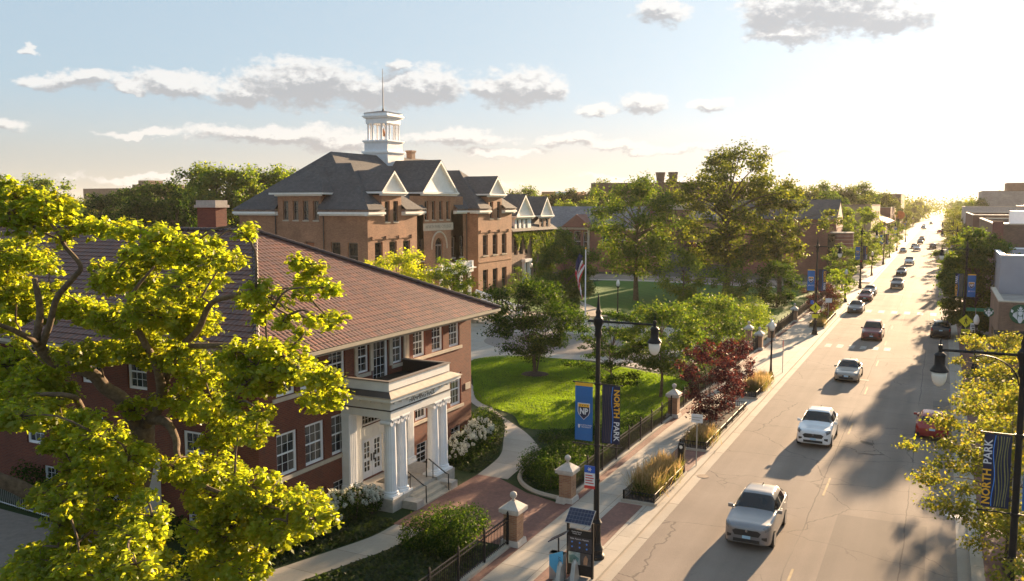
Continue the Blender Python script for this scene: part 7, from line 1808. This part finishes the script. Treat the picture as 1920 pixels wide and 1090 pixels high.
# lawn blades and ground cover: nobody could count these
rg3 = np.random.default_rng(5)
P = np.stack([rg3.uniform(-37, -15, 150000), rg3.uniform(46.5, 70, 150000), np.full(150000, SHEETZ + .02)], 1)
P = P[inside(LAWN, P)]
P = P[np.hypot(P[:, 0] + 28.9, P[:, 1] - 62.4) > 1.1]
tag(blades('grass', P, .085, .05, [M['blade_a'], M['blade_b']], rg3, None, .6), 'short mown grass on the near campus lawn', 'grass', kind='stuff')
LM('cover_a', (.030, .055, .012), (.07, .12, .014)); LM('cover_b', (.022, .040, .010), (.05, .085, .012)); LM('cover_c', (.045, .070, .014), (.11, .16, .016))
gc = []
for (x0, x1, y0, y1, n_) in ((-21.6, -15.2, 18, 29.6, 16000), (-24.0, -20.6, 19, 30.4, 9000), (-23.9, -20.7, 37.8, 44, 5000), (-21.5, -15.2, 40.2, 50, 12000), (-20.0, -15.2, 50, 82, 14000)):
    gc.append(np.stack([rg3.uniform(x0, x1, n_), rg3.uniform(y0, y1, n_), rg3.uniform(.05, .16, n_)], 1))
P = np.concatenate(gc)
PATHS = [[(-22.4, 23.7), (-21.4, 26.4), (-20.7, 28.4), (-20.6, 30.2), (-18.9, 30.2), (-19.1, 27.8), (-19.7, 25.7), (-20.6, 22.6), (-22.2, 16), (-24.4, 16)], [(-20.7, 37.6), (-21.1, 40.8), (-22.3, 43.6), (-24.7, 48.3), (-20, 47), (-19.4, 42.8), (-19.1, 40.5), (-18.8, 37.6)], [(x, y) for x, y in LAWN]]
k = np.ones(len(P), bool)
for q in PATHS: k &= ~inside(q, P)
P = P[k]; Nn = rg3.normal(size=(len(P), 3)) * .5 + np.array((0, 0, 1)); Nn /= np.linalg.norm(Nn, axis=1, keepdims=True)
tag(leaf_mesh('ground_cover', P, Nn, np.full(len(P), .16) * (.6 + .8 * rg3.random(len(P))), np.full(len(P), .12), [M['cover_a'], M['cover_b'], M['cover_c']], None, rg3), 'dark leafy ground cover in the beds by the paths', 'ground cover', kind='stuff')

# trees behind the halls: four kinds, each copied to its own places
protos = {}
def bg(kind, loc, s, rz, label, group):
    if kind not in protos:
        h, r, z0, pal_, sd = dict(broad=(16, 7.5, 2.5, 'oak', 301), tall=(19, 6.5, 3, 'elm', 302), airy=(18, 6.5, 4, 'lime', 303), dark=(15, 6.5, 1.5, 'dark', 304))[kind]
        t = tree('background_tree', label, (0, 0, 0), h, r, z0, pal_, sd, .5, 17, 52, .4, group=group, clr=.25, ragged=.5); protos[kind] = t
    else:
        t = copy_tree(protos[kind])
    t.location = loc; t.rotation_euler.z = rz; t.scale = (s, s, s); t['label'] = label; t['group'] = group; t['category'] = 'tree'
    return t
rg4 = np.random.default_rng(9)
LEFTROW = [  # pixel column, row of the top, distance along the street, kind
    (-30, 330, 150, 'tall'), (20, 345, 120, 'airy'), (75, 335, 135, 'airy'), (120, 372, 160, 'dark'), (165, 378, 175, 'broad'), (215, 362, 165, 'dark'), (255, 352, 150, 'dark'), (300, 345, 145, 'dark'), (340, 350, 150, 'broad'),
    (375, 322, 130, 'tall'), (410, 315, 128, 'airy'), (445, 318, 132, 'airy'), (480, 330, 138, 'tall'), (515, 318, 142, 'airy'), (545, 330, 155, 'tall'), (585, 345, 165, 'broad'), (190, 372, 130, 'dark'), (60, 380, 110, 'dark'), (0, 385, 105, 'broad'), (330, 372, 115, 'dark'), (260, 378, 112, 'dark')]
for i, (px, py, Y, kd) in enumerate(LEFTROW):
    P = ray_pt(px, py, Y); hh = dict(broad=16, tall=19, airy=18, dark=15)[kd]
    bg(kd, (P.x, P.y, 0), P.z / hh, rg4.random() * 6.28, 'tree in the dense row behind the near hall roof' if i not in (1, 2, 10) else {1: 'thin airy tree poking up at the far left edge', 2: 'thin airy tree standing clear of the far left row', 10: 'airy tree top just left of the brick cupola hall'}[i], 'trees in the row behind the near hall' if i not in (1, 2, 10) else None)
MIDROW = [(960, 362, 215, 'broad'), (990, 358, 225, 'tall'), (1020, 366, 230, 'broad'), (1055, 362, 235, 'dark'), (1085, 360, 235, 'broad'), (1010, 385, 195, 'dark'), (1060, 380, 195, 'airy'), (1100, 376, 200, 'airy'), (1130, 345, 290, 'tall'), (1150, 365, 230, 'broad'), (1200, 360, 240, 'broad'), (1470, 352, 230, 'tall'), (1510, 356, 250, 'broad'), (1545, 350, 265, 'tall'), (1585, 352, 290, 'broad'), (1620, 350, 310, 'tall'), (1645, 362, 330, 'broad'), (1490, 372, 210, 'airy'), (1560, 368, 235, 'dark'), (1400, 365, 250, 'broad'), (1340, 368, 250, 'dark')]
for i, (px, py, Y, kd) in enumerate(MIDROW):
    P = ray_pt(px, py, Y); hh = dict(broad=16, tall=19, airy=18, dark=15)[kd]
    bg(kd, (P.x, P.y, 0), P.z / hh, rg4.random() * 6.28, 'tree in the belt across the middle skyline', 'trees in the belt across the middle skyline')
FARST = []
for i in range(12):
    Y = 370 + i * 55; FARST += [(-16 - rg4.random() * 6, Y, 11 + rg4.random() * 5), (8 + rg4.random() * 6, Y + 20, 11 + rg4.random() * 5)]
for i, (x, y, h) in enumerate(FARST):
    kd = ('broad', 'tall')[i % 2]; bg(kd, (x, y, 0), h / dict(broad=16, tall=19)[kd], rg4.random() * 6.28, 'hazy tree lining the farthest stretch of the street', 'trees lining the farthest stretch of the street')
# far woods on the horizon read as one mass
rg5 = np.random.default_rng(3); fw = []
for i in range(1500):
    a = radians(rg5.uniform(-66, 26)); d = rg5.uniform(480, 1500)
    x, y = sin(a) * d, cos(a) * d
    if -14 < x < 8 and y < 900: continue
    h = rg5.uniform(9, 19) + d * .0028
    fw.append((x, y, h * .55, h * .55, h * .55, h * .5))
C, Nn = cloud(fw, .34, 2.0, rg5, .5, .1, .7)
tag(leaf_mesh('distant_woods', C, Nn, np.full(len(C), 2.4) * (.6 + .8 * rg5.random(len(C))), np.full(len(C), 1.9), PAL['oak'], None, rg5), 'far tree-covered horizon beyond the town', 'woods', kind='stuff')
# ivy on the hall beyond
rg6 = np.random.default_rng(4); ivp = []
for i in range(5200):
    y = rg6.uniform(123, 139.8); top = 9.2; lo = 7.6 if y < 130 else (4.2 if y < 133 else 3.2); lo += 1.2 * sin(y * 2.1)
    z = top - (top - lo) * rg6.random() ** 1.3
    ivp.append((IX + .12 + .12 * rg6.random(), y, z))
ivp = np.array(ivp); Nn = rg6.normal(size=(len(ivp), 3)) * .5 + np.array((1, 0, .2)); Nn /= np.linalg.norm(Nn, axis=1, keepdims=True)
tag(leaf_mesh('ivy', ivp, Nn, np.full(len(ivp), .34), np.full(len(ivp), .3), PAL['lime'], None, rg6), 'sheet of ivy over the front of the far brick hall', 'ivy')

# ---------------------------------------------------------------- evening haze over the whole town
hz = MB().box(-2500, 2500, -200, 2700, -1.0, 48.0).build('haze', bpy.data.materials.new('haze'), None)
hm = hz.data.materials[0]; hm.use_nodes = True; ht = hm.node_tree; ht.nodes.clear()
pv_ = N(ht, 'ShaderNodeVolumePrincipled', None, Color=(1.0, 0.93, 0.84), Density=0.00008, Anisotropy=0.35)
ho = N(ht, 'ShaderNodeOutputMaterial'); ht.links.new(pv_.outputs[0], ho.inputs['Volume'])
tag(hz, 'pale evening haze in the air over the street', 'haze', kind='stuff')
